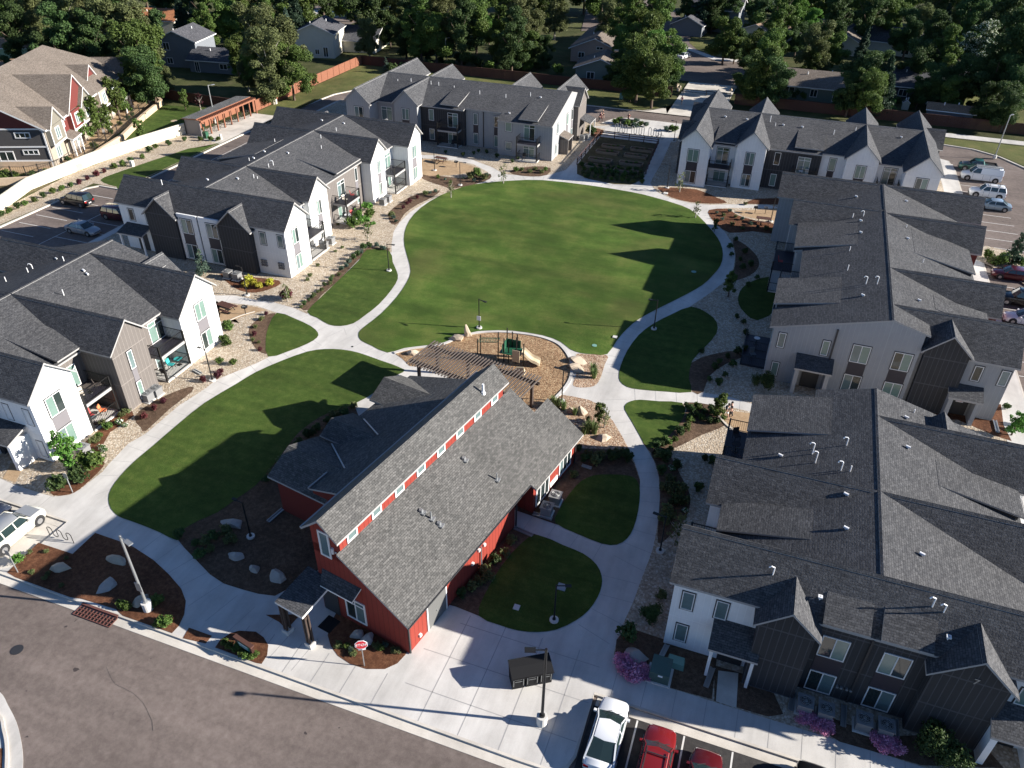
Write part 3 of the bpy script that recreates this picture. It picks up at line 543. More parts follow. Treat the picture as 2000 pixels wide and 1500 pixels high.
def window(root, ax, pl, u0, u1, z0, z1, sgn, kind='slide', casing=True, pane=None, frame='trim_white', fw=.06):
    """ax: normal axis 'x'/'y', pl plane coordinate, u0..u1 extent along the other axis, sgn outward direction"""
    def P(u, dd, z): return (pl+sgn*dd, u, z) if ax == 'x' else (u, pl+sgn*dd, z)
    T = lambda p: P(p[0], p[1], p[2])
    fm = MB(T)
    def bx(a0, a1, d0, d1, b0, b1, mi=0): 
        lo = [(a0, d0, b0), (a1, d0, b0), (a1, d1, b0), (a0, d1, b0)]; hi = [(x, y, b1) for x, y, _ in lo]
        flip = (ax == 'x') != (sgn < 0)
        if flip: lo, hi = lo[::-1], hi[::-1]
        fm.hexa(lo, hi, mi)
    if casing:
        c = .07
        bx(u0-c, u1+c, 0, .035, z1, z1+c, 1); bx(u0-c, u1+c, 0, .035, z0-c, z0, 1); bx(u0-c, u0, 0, .035, z0, z1, 1); bx(u1, u1+c, 0, .035, z0, z1, 1)
    bx(u0, u1, 0, .06, z1-fw, z1); bx(u0, u1, 0, .06, z0, z0+fw); bx(u0, u0+fw, 0, .06, z0+fw, z1-fw); bx(u1-fw, u1, 0, .06, z0+fw, z1-fw)
    um = (u0+u1)/2
    if kind in ('slide', 'door', 'grid'): bx(um-fw*.5, um+fw*.5, 0, .055, z0+fw, z1-fw)
    if kind in ('door', 'grid'): bx(u0+fw, u1-fw, 0, .05, z1-.5, z1-.5+fw)
    if kind == 'three':
        for t in (1/3, 2/3): q = u0+(u1-u0)*t; bx(q-fw*.5, q+fw*.5, 0, .055, z0+fw, z1-fw)
        bx(u0+fw, u1-fw, 0, .05, z1-.55, z1-.55+fw)
    if kind == 'hung': bx(u0+fw, u1-fw, 0, .05, (z0+z1)/2-fw/2, (z0+z1)/2+fw/2)
    o = part('glass_door' if kind == 'door' else 'window', fm, [frame, 'trim_dark'], root)
    pm = MB(T)
    pcs = [(u0+fw, um-fw/2), (um+fw/2, u1-fw)] if kind in ('slide', 'door', 'grid') else [(u0+fw, u1-fw)]
    for i, (a, b) in enumerate(pcs):
        q = [(a, .02, z0+fw), (b, .02, z0+fw), (b, .02, z1-fw), (a, .02, z1-fw)]
        if (ax == 'x') == (sgn > 0): pass
        else: q = q[::-1]
        pm.add(q if ax == 'x' else q, i)
    pane = pane or random.choice((('pane_blind', 'pane_dark'), ('pane_dark', 'pane_blind'), ('pane_blind', 'pane_blind'), ('pane_mid', 'pane_dark'), ('pane_mid', 'pane_blind')))
    part('pane', pm, list(pane), o); return o
def stack(root, ax, pl, u0, u1, sgn, sp='spandrel', **k):
    """upper and lower window with the flat panel between them"""
    window(root, ax, pl, u0, u1, 3.6, 5.42, sgn, **k); window(root, ax, pl, u0, u1, .42, 2.24, sgn, **k)
    mb = MB(); lo = (min(pl, pl+sgn*.03), max(pl, pl+sgn*.03))
    if ax == 'x': mb.box(lo[0], lo[1], u0, u1, 2.32, 3.52)
    else: mb.box(u0, u1, lo[0], lo[1], 2.32, 3.52)
    part('spandrel_panel', mb, sp, root)
def balcony(root, x0, x1, y0, y1, face, deckz=2.75, patio=True, fill='metal_black'):
    """x0..x1, y0..y1 footprint; face = outer side: 'E' or 'S' (also builds the ground patio fence)"""
    mb = MB(); mb.box(x0, x1, y0, y1, deckz-.28, deckz, 0); b = part('balcony', mb, 'trim_grey' if patio else 'trim_dark', root)
    part('deck_boards', (lambda q: (q.box(x0+.05, x1-.05, y0+.05, y1-.05, deckz, deckz+.02), q)[1])(MB()), 'spandrel_dark', b)
    if face == 'E': c = [(x1-.06, y0+.06), (x1-.06, y1-.06)]; runs = [((x0, y0+.06), (x1-.06, y0+.06)), ((x1-.06, y0+.06), (x1-.06, y1-.06)), ((x0, y1-.06), (x1-.06, y1-.06))]
    elif face == 'W': c = [(x0+.06, y0+.06), (x0+.06, y1-.06)]; runs = [((x1, y0+.06), (x0+.06, y0+.06)), ((x0+.06, y0+.06), (x0+.06, y1-.06)), ((x1, y1-.06), (x0+.06, y1-.06))]
    else: c = [(x0+.06, y0+.06), (x1-.06, y0+.06)]; runs = [((x0+.06, y1), (x0+.06, y0+.06)), ((x0+.06, y0+.06), (x1-.06, y0+.06)), ((x1-.06, y1), (x1-.06, y0+.06))]
    for x, y in c:
        q = MB(); q.box(x-.07, x+.07, y-.07, y+.07, 0, deckz+1.1); part('post', q, 'metal_black', b)
    def rail(zb):
        q = MB()
        for (xa, ya), (xb, yb) in runs:
            q.bar((xa, ya, zb+1.05), (xb, yb, zb+1.05), .06, .05); q.bar((xa, ya, zb+.1), (xb, yb, zb+.1), .04, .04)
            L = math.dist((xa, ya), (xb, yb)); n = max(2, int(L/.16))
            for i in range(1, n):
                t = i/n; x = xa+(xb-xa)*t; y = ya+(yb-ya)*t; q.bar((x, y, zb+.1), (x, y, zb+1.05), .022)
        part('railing', q, fill, b)
    rail(deckz)
    q = MB(); q.box(x0, x1+(.1 if face == 'E' else 0), y0-(.1 if face == 'S' else 0), y1, .02, .14); part('patio_slab', q, 'conc_base', root)
    rail(.12)
def canopy(root, x0, x1, yf, yw, zf, zb, wallm, doorm='door_dark', side=True, sign=False, door=True):
    """south-facing entry porch: shed roof from wall (yw, zb) to front (yf, zf), side walls, recessed door"""
    q = MB(); q.slab([(x0-.15, yf-.15, zf), (x1+.15, yf-.15, zf), (x1+.15, yw, zb), (x0-.15, yw, zb)], .16); c = part('entry_canopy', q, ['roof_dark', 'trim_grey'], root)
    q = MB()
    if side:
        q.box(x0, x0+.35, yf+.05, yw, 0, zf-.2); part('porch_wall', q, wallm, root); q = MB(); q.box(x1-.35, x1, yf+.05, yw, 0, zf-.2); part('porch_wall', q, wallm, root)
    else:
        for x in (x0+.1, x1-.1):
            q = MB(); q.box(x-.09, x+.09, yf+.05, yf+.23, 0, zf-.16); part('porch_post', q, 'trim_white', root)
    if door:
        xm = (x0+x1)/2; q = MB(); q.box(xm-.75, xm+.75, yw-.08, yw-.02, 0.02, 2.2); d = part('door', q, doorm, root)
        if sign:
            q = MB(); q.box(xm-.3, xm+.3, yw-.1, yw-.085, 1.35, 1.75); s_ = part('notice', q, 'sign_white', d)
            txt('NOTICE', .13, (xm, yw-.102, 1.62), (math.pi/2, 0, 0), 'sign_red', s_); txt('DO NOT BLOCK', .075, (xm, yw-.102, 1.45), (math.pi/2, 0, 0), 'sign_red', s_)
def txt(s, size, loc, rot, mat, parent, name='lettering', ext=.004, align='CENTER'):
    cu = bpy.data.curves.new(name, 'FONT'); cu.body = s; cu.size = size; cu.extrude = ext; cu.align_x = align; cu.align_y = 'CENTER'; cu.materials.append(MATS[mat])
    o = bpy.data.objects.new(name, cu); COL.objects.link(o); dg = bpy.context.evaluated_depsgraph_get(); dg.update()
    me = bpy.data.meshes.new_from_object(o.evaluated_get(dg)); COL.objects.unlink(o); bpy.data.objects.remove(o)
    o = bpy.data.objects.new(name, me); COL.objects.link(o); o.parent = parent
    L = WL[parent.name]; o.location = Vector(loc)-L[0] if L[1] == 0 else loc; o.rotation_euler = rot; WL[o.name] = L
    return o
ZR_, MS, GS = 8.4, .278, .93       # ridge height, main pitch, gable pitch
def zmain(b): return ZR_-MS*b
def vents(bl, axis, ridge, pts):
    """pipes on the main roof, read off their feet in the photo: (u, v, height, hooked, side)"""
    def f():
        for u, v, h, hk, sg in pts:
            d = ray(u, v); ax = 0 if axis == 'y' else 1
            k = (ZR_+MS*sg*ridge-CH)/(d.z+MS*sg*d[ax]); p = CAMP+d*k
            q = MB()
            if h < .3:
                q.cyl((p.x, p.y, p.z), (p.x, p.y, p.z+.14), .08, .08, 8); q.cyl((p.x-.16, p.y, p.z+.16), (p.x+.14, p.y-.08, p.z+.12), .085, .085, 8)
            else:
                q.cyl((p.x, p.y, p.z), (p.x, p.y, p.z+h), .04, .04, 8)
                if hk: q.tube([(p.x, p.y, p.z+h), (p.x-.08, p.y-.05, p.z+h+.12), (p.x-.26, p.y-.1, p.z+h+.14), (p.x-.34, p.y-.14, p.z+h+.02)], .04, 8)
            part('vent_pipe', q, 'pvc_white', bl.roofo)
    bl.extra.append(f)
def mainroof(bl, axis, ridge, segs, sheds):
    """segs: (sgn, a0, a1, eave distance, wall material); sheds: (sgn, a0, a1, tip distance, eave distance, rise)"""
    def Pw(a, b, z): return (ridge+b, a, z) if axis == 'y' else (a, ridge+b, z)
    def solid(sec, a0, a1, mb, mi=0, mt=None):
        A = [Pw(a0, b, z) for b, z in sec]; B = [Pw(a1, b, z) for b, z in sec]
        mb.add(A, mi); mb.add(B[::-1], mi)
        for i in range(len(A)): j = (i+1) % len(A); mb.add([A[j], A[i], B[i], B[j]], mi)
    for sg, a0, a1, d, mat in segs:
        w = d-.4
        if mat: solid([(0, 0), (sg*w, 0), (sg*w, zmain(w)-.17), (0, zmain(0)-.17)], a0, a1, bl.W(mat))
        bl.roof.slab([Pw(a0, 0, ZR_), Pw(a1, 0, ZR_), Pw(a1, sg*d, zmain(d)), Pw(a0, sg*d, zmain(d))], .16)
    A0 = min(x[1] for x in segs); A1 = max(x[2] for x in segs)
    for sg in (1, -1): bl.roof.slab([Pw(A0, 0, ZR_+.035), Pw(A1, 0, ZR_+.035), Pw(A1, sg*.16, zmain(.16)+.03), Pw(A0, sg*.16, zmain(.16)+.03)], .03)
    for sg, a0, a1, bt, be, rise in sheds:
        z0, z1 = zmain(bt)+.02, zmain(be)+rise
        solid([(sg*bt, z0-.3), (sg*(be-.35), zmain(be)-.3), (sg*(be-.35), z1-.1), (sg*bt, z0-.05)], a0+.06, a1-.06, bl.W('trim_dark'))
        bl.roof.slab([Pw(a0, sg*bt, z0), Pw(a1, sg*bt, z0), Pw(a1, sg*be, z1), Pw(a0, sg*be, z1)], .13)
E_, S_, N_, W_ = (1, 0), (0, -1), (0, 1), (-1, 0)

# ---- building at the left edge (west row, south)
A = Bld('apartment_building', 'apartment building at the left edge with white and taupe gables and two balconies', 'apartment building', (-62.5, 43, 0), group='two storey apartment buildings round the green')
mainroof(A, 'y', -62.4, [(1, 34.7, 45.2, 9.2, 'board_taupe'), (1, 45.2, 51.2, 10.5, 'board_taupe'), (-1, 34.7, 51.2, 10.2, 'board_dark'), (1, 51.2, 54.4, 6.2, 'board_grey'), (-1, 51.2, 54.4, 9.9, 'board_grey')],
         [(1, 37.5, 40.6, 3.9, 9.3, .42), (-1, 37.5, 40.6, 3.9, 9.6, .42)])
A.gable((-62.4, 34.7), E_, 11.4, 2.1, 2.15, 8.4, GS, 'board_white'); A.gable((-62.4, 34.7), W_, 11.5, 2.15, 2.1, 8.4, GS, 'board_white')
A.gable((-62.4, 42.2), E_, 12.35, 1.75, 2.1, 8.4, GS, 'board_taupe'); A.gable((-62.4, 42.2), W_, 10.4, 2.1, 2.1, 8.4, GS, 'board_dark')
A.gable((-62.4, 51.25), E_, 12.35, 2.1, 2.95, 8.35, GS, 'board_white'); A.gable((-62.4, 50.8), W_, 10.4, 2.1, 2.1, 8.4, GS, 'board_dark')
A.gable((-57.2, 51.6), N_, 3.4, 1.75, 1.75, 7.55, GS, 'board_dark')
A.gable((-67.2, 35.2), S_, 3.3, 1.75, 1.75, 7.6, GS, 'board_dark'); A.gable((-57.6, 35.2), S_, 3.3, 1.75, 1.75, 7.6, GS, 'board_dark') if False else None
A.gable((-57.2, 35.2), S_, 3.3, 1.75, 1.75, 7.6, GS, 'board_dark')
A.extra += [lambda: stack(A.root, 'x', -50.04, 50.38, 51.78, 1), lambda: stack(A.root, 'x', -50.04, 41.6, 42.15, 1, kind='one'), lambda: stack(A.root, 'x', -51.0, 33.77, 35.27, 1)]
A.extra += [lambda: window(A.root, 'y', 32.58, -54.15, -53.55, 3.6, 5.14, -1, 'one'), lambda: window(A.root, 'y', 32.58, -52.07, -51.45, 3.6, 5.14, -1, 'one'), lambda: window(A.root, 'y', 32.58, -52.02, -51.4, .4, 1.98, -1, 'one')]
A.extra += [lambda: window(A.root, 'x', -52.3, 46.5, 48.35, 2.8, 4.95, 1, 'door', False), lambda: window(A.root, 'x', -52.3, 46.3, 48.2, .15, 2.3, 1, 'door', False),
            lambda: window(A.root, 'x', -53.6, 37.4, 39.2, 2.8, 4.95, 1, 'door', False), lambda: window(A.root, 'x', -53.6, 37.2, 38.7, .8, 2.3, 1, 'slide', False)]
A.extra += [lambda: balcony(A.root, -52.3, -50.05, 45.0, 48.35, 'E'), lambda: balcony(A.root, -53.6, -50.9, 36.85, 39.9, 'E')]
A.extra += [lambda: canopy(A.root, -56.2, -52.6, 30.7, 32.6, 2.75, 3.4, 'board_white')]
vents(A, 'y', -62.4, [(125, 577, .6, 0, 1), (62, 720, .2, 0, 1), (165, 530, .2, 0, 1), (172, 537, .25, 0, 1), (125, 510, .5, 0, -1), (55, 532, .5, 0, -1), (64, 525, .4, 1, -1), (12, 550, .5, 0, -1), (112, 507, .2, 0, -1)])
A.done()

# ---- long building in the west row, north
B = Bld('apartment_building', 'long apartment building with white gables and two charcoal gables on its south side', 'apartment building', (-63, 85.3, 0), group='two storey apartment buildings round the green')
mainroof(B, 'y', -63, [(1, 69.55, 77.4, 9.4, 'board_white'), (1, 77.4, 91.0, 8.8, 'board_taupe'), (1, 91.0, 93.1, 8.8, 'board_white'), (1, 93.1, 101.15, 9.4, 'board_white'), (-1, 69.55, 101.15, 9.4, 'board_maroon')],
         [(1, 84.05, 90.3, 2.9, 8.75, .42), (-1, 83.5, 90.3, 3.2, 9.4, .42)])
for y, L, hl, hr, wm in ((69.6, 11.85, 2.1, 2.35, 'board_white'), (77.5, 9.9, 2.1, 2.1, 'board_white'), (93.1, 9.9, 1.8, 2.35, 'board_white'), (101.15, 11.6, 1.75, 2.35, 'board_white')):
    B.gable((-63, y), E_, L, hl, hr, 8.4, GS, wm); B.gable((-63, y), W_, L-.5, hr, hl, 8.4, GS, 'board_white' if y < 70 else 'board_maroon')
B.gable((-67.65, 69.6), S_, 3.1, 2.1, 2.1, 7.65, GS, 'board_dark'); B.gable((-57.45, 69.6), S_, 3.1, 2.1, 2.1, 7.65, GS, 'board_dark')
B.gable((-67.65, 101), N_, 3.0, 2.1, 2.1, 7.65, GS, 'board_dark'); B.gable((-57.45, 101), N_, 3.0, 2.1, 2.1, 7.65, GS, 'board_dark')
B.W('board_white').box(-65.45, -62.65, 66.75, 67.4, .25, 5.95); B.W('board_white').box(-62.45, -59.62, 66.75, 67.4, .25, 5.95)
def _b():
    r = B.root
    for u in (-64.95, -61.42): stack(r, 'y', 66.75, u, u+1.55, -1, 'spandrel_dark')
    window(r, 'y', 67.25, -73.1, -72.3, 3.7, 5.2, -1, 'one'); window(r, 'y', 67.25, -70.6, -70.0, 3.7, 5.2, -1, 'one'); window(r, 'y', 67.25, -54.52, -53.76, 3.7, 5.25, -1, 'one'); window(r, 'y', 67.25, -52.2, -51.45, 3.72, 5.25, -1, 'one')
    stack(r, 'x', -51.15, 68.6, 69.8, 1); stack(r, 'x', -53.1, 77.05, 78.0, 1); stack(r, 'x', -53.1, 92.6, 93.45, 1); stack(r, 'x', -51.4, 100.02, 101.32, 1)
    window(r, 'x', -54.6, 84.3, 86.1, 2.8, 5.0, 1, 'door', False); window(r, 'x', -54.6, 83.9, 85.7, .15, 2.3, 1, 'door', False); stack(r, 'x', -54.6, 88.9, 89.6, 1, kind='one', casing=False)
    window(r, 'x', -54.0, 96.2, 98.0, 2.8, 5.0, 1, 'door', False); window(r, 'x', -54.0, 96.0, 97.8, .15, 2.3, 1, 'door', False); window(r, 'x', -54.0, 73.2, 74.9, 2.8, 5.0, 1, 'door', False)
    balcony(r, -54.6, -52.6, 82.9, 86.5, 'E'); balcony(r, -54.0, -51.75, 94.95, 98.35, 'E'); balcony(r, -54.0, -51.3, 71.95, 75.3, 'E')
    canopy(r, -73.6, -70.2, 65.4, 67.3, 2.8, 3.4, 'board_white', side=False)
    for x in (-63.0+.45,):
        q = MB(); q.box(x-.06, x+.06, 66.85, 66.97, .2, 5.9); part('downpipe', q, 'trim_dark', r)
    for x, z in ((-54.9, 1.0), (-52.6, 1.0)):
        q = MB()
        for i in range(3):
            for j in range(3): q.box(x+i*.28, x+i*.28+.2, 67.08, 67.25, z+j*.3, z+j*.3+.2)
        part('meter_bank', q, 'ac_grey', r)
B.extra.append(_b)
vents(B, 'y', -63, [(317, 361, .6, 0, 1), (465, 350, .2, 0, 1), (496, 348, .5, 0, 1), (503, 349, .3, 0, 1), (534, 323, .5, 1, 1), (525, 327, .5, 0, 1), (563, 300, .2, 0, 1), (628, 291, .5, 0, 1), (627, 270, .5, 0, 1), (657, 256, .5, 0, 1), (672, 242, .2, 0, 1), (406, 352, .2, 0, -1), (487, 314, .4, 0, -1), (496, 310, .2, 0, -1), (537, 278, .5, 0, -1), (517, 297, .2, 0, -1), (603, 225, .2, 0, -1), (629, 236, .2, 0, -1)])
B.done()

# ---- north-west building
T_ = Bld('apartment_building', 'grey roofed apartment building with grey and charcoal walls behind the picnic patio', 'apartment building', (-53, 126.8, 0), group='two storey apartment buildings round the green')
mainroof(T_, 'x', 126.8, [(-1, -69.0, -61, 9.0, 'board_grey'), (-1, -61, -50.9, 8.8, 'board_dark'), (-1, -50.9, -44.5, 8.2, 'board_grey'), (-1, -44.5, -35.3, 10.4, 'board_grey'), (1, -69.0, -35.3, 9.0, 'board_grey')],
         [(-1, -55.2, -52.0, 3.4, 8.5, .42), (-1, -41.0, -37.8, 4.4, 10.0, .42)])
for x, Ls, Ln, hl, hr in ((-68.9, 11.6, 11.4, 2.3, 2.0), (-60.9, 9.7, 9.5, 2.1, 2.1)): T_.gable((x, 126.8), S_, Ls, hl, hr, 8.4, GS, 'board_grey'); T_.gable((x, 126.8), N_, Ln, hr, hl, 8.4, GS, 'board_grey')
for x, L in ((-45.8, 9.3), (-38.0, 11.2)): T_.gable((x, 126.8), N_, L, 2.1, 2.1, 8.4, GS, 'board_taupe')
T_.gable((-38.2, 131.0), E_, 3.7, 2.5, 2.5, 8.1, .8, 'board_taupe')
def _t():
    r = T_.root
    stack(r, 'y', 115.2, -69.4, -67.8, -1, 'spandrel_dark'); stack(r, 'y', 117.1, -61.6, -60.3, -1, 'spandrel_dark'); window(r, 'y', 118.2, -66.0, -64.0, 2.8, 5.0, -1, 'door', False)
    yw = 118.4-.0
    stack(r, 'y', 118.4, -57.3, -56.4, -1, 'board_dark', kind='one', casing=False); window(r, 'y', 118.4, -53.9, -52.1, 2.85, 5.2, -1, 'door', False); window(r, 'y', 118.4, -53.9, -52.3, .15, 2.2, -1, 'door', False)
    for u in (-49.6, -45.95): stack(r, 'y', 119.0, u, u+.85, -1, 'spandrel_dark', kind='one')
    window(r, 'y', 116.8, -43.2, -42.1, 3.9, 5.4, -1, 'one'); window(r, 'y', 116.8, -43.2, -42.1, .85, 2.25, -1, 'one'); window(r, 'y', 116.8, -40.05, -38.2, 2.85, 5.3, -1, 'door', False); window(r, 'y', 116.8, -40.1, -38.2, .15, 2.0, -1, 'door', False)
    stack(r, 'x', -35.3, 124.4, 125.3, 1, kind='one'); stack(r, 'x', -35.3, 127.2, 128.1, 1, kind='one'); window(r, 'x', -35.3, 119.2, 119.9, 3.6, 5.2, 1, 'one'); window(r, 'x', -35.3, 118.6, 119.3, .5, 2.0, 1, 'one')
    balcony(r, -40.7, -37.2, 115.0, 116.8, 'S'); balcony(r, -55.2, -51.5, 116.7, 118.4, 'S')
    q = MB(); q.slab([(-33.7, 120.6, 2.5), (-33.7, 123.4, 2.5), (-35.3, 123.4, 3.1), (-35.3, 120.6, 3.1)], .15); part('entry_canopy', q, ['roof_brown', 'trim_grey'], r)
    q = MB(); q.box(-35.3, -33.8, 123.05, 123.25, 0, 2.4); part('porch_wall', q, 'board_taupe', r); q = MB(); q.box(-35.3, -33.8, 120.75, 120.95, 0, 2.4); part('porch_wall', q, 'board_taupe', r)
    q = MB(); q.slab([(-32.6, 130.0, 2.7), (-32.6, 133.4, 2.7), (-34.5, 133.4, 3.3), (-34.5, 130.0, 3.3)], .15); part('entry_canopy', q, ['roof_dark', 'trim_grey'], r)
    q = MB(); q.box(-32.8, -32.65, 133.1, 133.25, 0, 2.6); q.box(-32.8, -32.65, 130.2, 130.35, 0, 2.6); part('porch_post', q, 'trim_white', r)
    for x in (-51.0, -47.8, -44.4): 
        q = MB(); q.box(x-.05, x+.05, 118.25 if x > -46 else 118.85, 118.4 if x > -46 else 119.0, .1, 6.1); part('downpipe', q, 'trim_dark', r)
T_.extra.append(_t)
vents(T_, 'x', 126.8, [(937, 184, .6, 0, -1), (988, 191, .6, 0, -1), (1036, 188, .6, 0, -1), (1056, 191, .2, 0, -1), (842, 165, .6, 0, -1), (857, 167, .6, 0, -1), (887, 171, .3, 0, -1), (803, 160, .6, 0, -1), (777, 158, .3, 0, -1), (748, 160, .3, 0, -1), (995, 222, .2, 0, -1)])
T_.done()

# ---- north-east building
D_ = Bld('apartment_building', 'grey roofed apartment building with four white gables and charcoal middle at the top right', 'apartment building', (2.5, 126.3, 0), group='two storey apartment buildings round the green')
mainroof(D_, 'x', 126.3, [(-1, -13.1, -5.1, 9.3, 'board_white'), (-1, -5.1, 4.6, 8.9, 'board_dark'), (-1, 4.6, 9.9, 8.5, 'board_white'), (-1, 9.9, 17.7, 9.3, 'board_white'), (1, -13.1, 17.7, 9.3, 'board_grey')],
         [(-1, .7, 4.6, 3.4, 8.4, .4), (-1, -10.6, -7.4, 4.5, 9.2, .3)])
for x, Ls, Ln, hl, hr in ((-13.1, 11.8, 11.2, 2.3, 1.8), (-5.1, 10.1, 9.5, 2.05, 2.05), (9.95, 9.9, 9.4, 2.1, 2.1), (17.7, 12.1, 10.9, 2.1, 2.25)):
    D_.gable((x, 126.3), S_, Ls, hl, hr, 8.4, GS, 'board_white'); D_.gable((x, 126.3), N_, Ln, hr, hl, 8.4, GS, 'board_white')
D_.gable((-13.1, 131.5), W_, 2.7, 2.1, 2.1, 7.6, GS, 'board_dark'); D_.gable((17.7, 131.0), E_, 3.3, 2.1, 2.1, 7.6, GS, 'board_dark'); D_.gable((-13.1, 121.0), W_, 2.7, 2.1, 2.1, 7.6, GS, 'board_dark')
def _d():
    r = D_.root
    stack(r, 'y', 114.5, -13.85, -12.25, -1, 'spandrel_dark'); stack(r, 'y', 116.2, -5.75, -4.5, -1, 'spandrel_dark'); stack(r, 'y', 116.4, 9.3, 10.62, -1, 'spandrel_dark'); stack(r, 'y', 114.2, 16.95, 18.45, -1, 'spandrel_dark')
    stack(r, 'y', 117.8, -1.8, -.95, -1, 'board_dark', kind='one', casing=False); window(r, 'y', 117.8, 1.5, 3.25, 2.9, 5.2, -1, 'door', False); stack(r, 'y', 118.2, 5.75, 6.65, -1, 'spandrel_dark', kind='one')
    for u in (-10.0, 13.0): window(r, 'y', 117.4, u, u+1.75, 2.85, 5.3, -1, 'door'); window(r, 'y', 117.4, u, u+1.75, .15, 2.1, -1, 'door', False)
    balcony(r, -10.8, -7.6, 115.4, 117.4, 'S'); balcony(r, 12.4, 15.3, 115.4, 117.4, 'S'); balcony(r, 1.0, 4.3, 116.3, 117.8, 'S')
D_.extra.append(_d)
vents(D_, 'x', 126.3, [(1417, 229, .2, 0, -1), (1459, 234, .2, 0, -1), (1504, 238, .9, 0, -1), (1514, 246, .5, 0, -1), (1530, 245, .2, 0, -1), (1567, 249, .2, 0, -1), (1628, 263, .7, 0, -1), (1671, 255, .5, 0, -1), (1760, 269, .2, 0, -1)])
D_.done()

# ---- east row, north
C_ = Bld('apartment_building', 'grey walled apartment building on the right with dark roof and a wide south gable', 'apartment building', (11.6, 85, 0), group='two storey apartment buildings round the green')
mainroof(C_, 'y', 11.6, [(-1, 66.0, 69.7, 9.9, 'board_grey'), (-1, 69.7, 75.7, 9.6, 'board_grey'), (-1, 75.7, 83.1, 8.0, 'board_grey'), (-1, 83.1, 92.2, 8.9, 'board_grey'), (-1, 92.2, 100.9, 9.3, 'board_grey'),
                         (1, 66.0, 69.1, 3.2, 'board_grey'), (1, 69.1, 100.9, 8.8, 'board_maroon')],
         [(-1, 69.9, 75.5, 4.2, 9.95, .42), (-1, 83.2, 90.0, 2.8, 8.9, .42), (1, 83.2, 89.8, 2.8, 8.9, .42), (1, 71.8, 74.6, 4, 8.9, .42)])
C_.gable((11.6, 100.9), W_, 11.5, 2.2, 2.2, 8.4, GS, 'board_grey'); C_.gable((11.6, 100.9), E_, 10.9, 2.2, 2.2, 8.4, GS, 'board_white')
C_.gable((11.6, 92.2), W_, 9.6, 2.1, 2.1, 8.4, GS, 'board_grey'); C_.gable((11.6, 91.5), E_, 9.9, 2.1, 2.1, 8.4, GS, 'board_maroon'); C_.gable((11.6, 76.9), E_, 9.9, 2.1, 2.1, 8.4, GS, 'board_maroon')
C_.gable((11.6, 69.1), E_, 10.4, 2.1, 2.65, 8.4, .85, 'board_grey'); C_.gable((16.5, 69.0), S_, 3.1, 1.75, 1.75, 8.05, GS, 'board_dark')
def _c():
    r = C_.root
    y = 66.0
    for u, z in ((2.66, 3.7), (6.5, 3.72)): window(r, 'y', y, u, u+.62, z, z+1.55, -1, 'one')
    window(r, 'y', y, 2.66, 3.3, .55, 2.06, -1, 'one')
    for u in (9.05, 12.5): stack(r, 'y', y, u, u+1.5, -1, 'spandrel_dark')
    for u in (19.05, 21.15): window(r, 'y', 66.45, u, u+.68, 3.72, 5.25, -1, 'one')
    canopy(r, 4.7, 7.7, 64.4, 66.0, 2.85, 3.5, 'board_grey', side=True); canopy(r, 17.7, 20.2, 64.9, 66.45, 2.6, 3.2, 'board_grey', side=True, sign=True)
    balcony(r, 1.9, 4.0, 77.5, 82.5, 'W'); window(r, 'x', 4.0, 78.5, 80.5, 2.8, 5.0, -1, 'door'); balcony(r, .9, 3.1, 84.2, 89.9, 'W')
    q = MB(); q.box(7.36, 7.5, 65.86, 66.0, .1, 6.6); part('downpipe', q, 'trim_dark', r)
C_.extra.append(_c)
vents(C_, 'y', 11.6, [(1672, 385, .2, 0, -1), (1665, 425, .5, 0, -1), (1686, 422, .5, 1, -1), (1681, 432, .2, 0, -1), (1681, 455, .2, 0, -1), (1659, 490, .5, 0, -1), (1655, 528, .6, 0, -1), (1691, 555, .7, 1, -1), (1713, 555, .7, 1, -1), (1540, 558, .2, 0, -1), (1685, 578, .2, 0, -1),
                     (1770, 394, .2, 0, 1), (1770, 444, .3, 0, 1), (1773, 467, .2, 0, 1), (1802, 513, .4, 0, 1), (1795, 588, .2, 0, 1), (1903, 617, .2, 0, 1), (1876, 605, .15, 0, 1), (1820, 625, .2, 0, 1), (1830, 625, .6, 0, 1)])
C_.done()

# ---- east row, south
F_ = Bld('apartment_building', 'large apartment building at the lower right with charcoal front, white corner and dark shingle roof', 'apartment building', (9.95, 43.5, 0), group='two storey apartment buildings round the green')
mainroof(F_, 'y', 9.95, [(-1, 35.0, 44.6, 9.3, 'board_white'), (-1, 44.6, 53.4, 8.5, 'board_grey'), (1, 35.0, 54.5, 9.4, 'board_white'), (-1, 53.4, 54.5, 4.1, 'board_grey')],
         [(-1, 37.6, 40.4, 3.8, 9.3, .42), (-1, 48.5, 53.3, 3.0, 8.6, .42), (1, 45.8, 48.6, 4.0, 9.5, .45)])
F_.gable((9.95, 35.0), W_, 11.0, 2.2, 2.2, 8.4, GS, 'board_white'); F_.gable((9.95, 35.0), E_, 11.4, 2.2, 2.2, 8.4, GS, 'board_white')
F_.gable((9.95, 42.4), W_, 10.0, 2.1, 2.1, 8.4, GS, 'board_white'); F_.gable((9.95, 42.4), E_, 10.0, 2.1, 2.1, 8.4, GS, 'board_white'); F_.gable((9.95, 50.9), E_, 10.0, 2.1, 2.1, 8.4, GS, 'board_white')
F_.gable((14.75, 51.3), N_, 2.3, 1.8, 1.8, 7.9, GS, 'board_dark')
F_.gable((5.5, 35.0), S_, 3.45, 1.5, 1.5, 7.5, GS, 'board_dark'); F_.gable((15.05, 35.0), S_, 3.2, 1.9, 1.9, 7.6, GS, 'board_dark')
F_.W('board_dark').box(7.0, 9.95, 32.5, 33.2, 0, 6.0); F_.W('board_dark').box(9.95, 13.2, 32.5, 33.2, 0, 6.0)
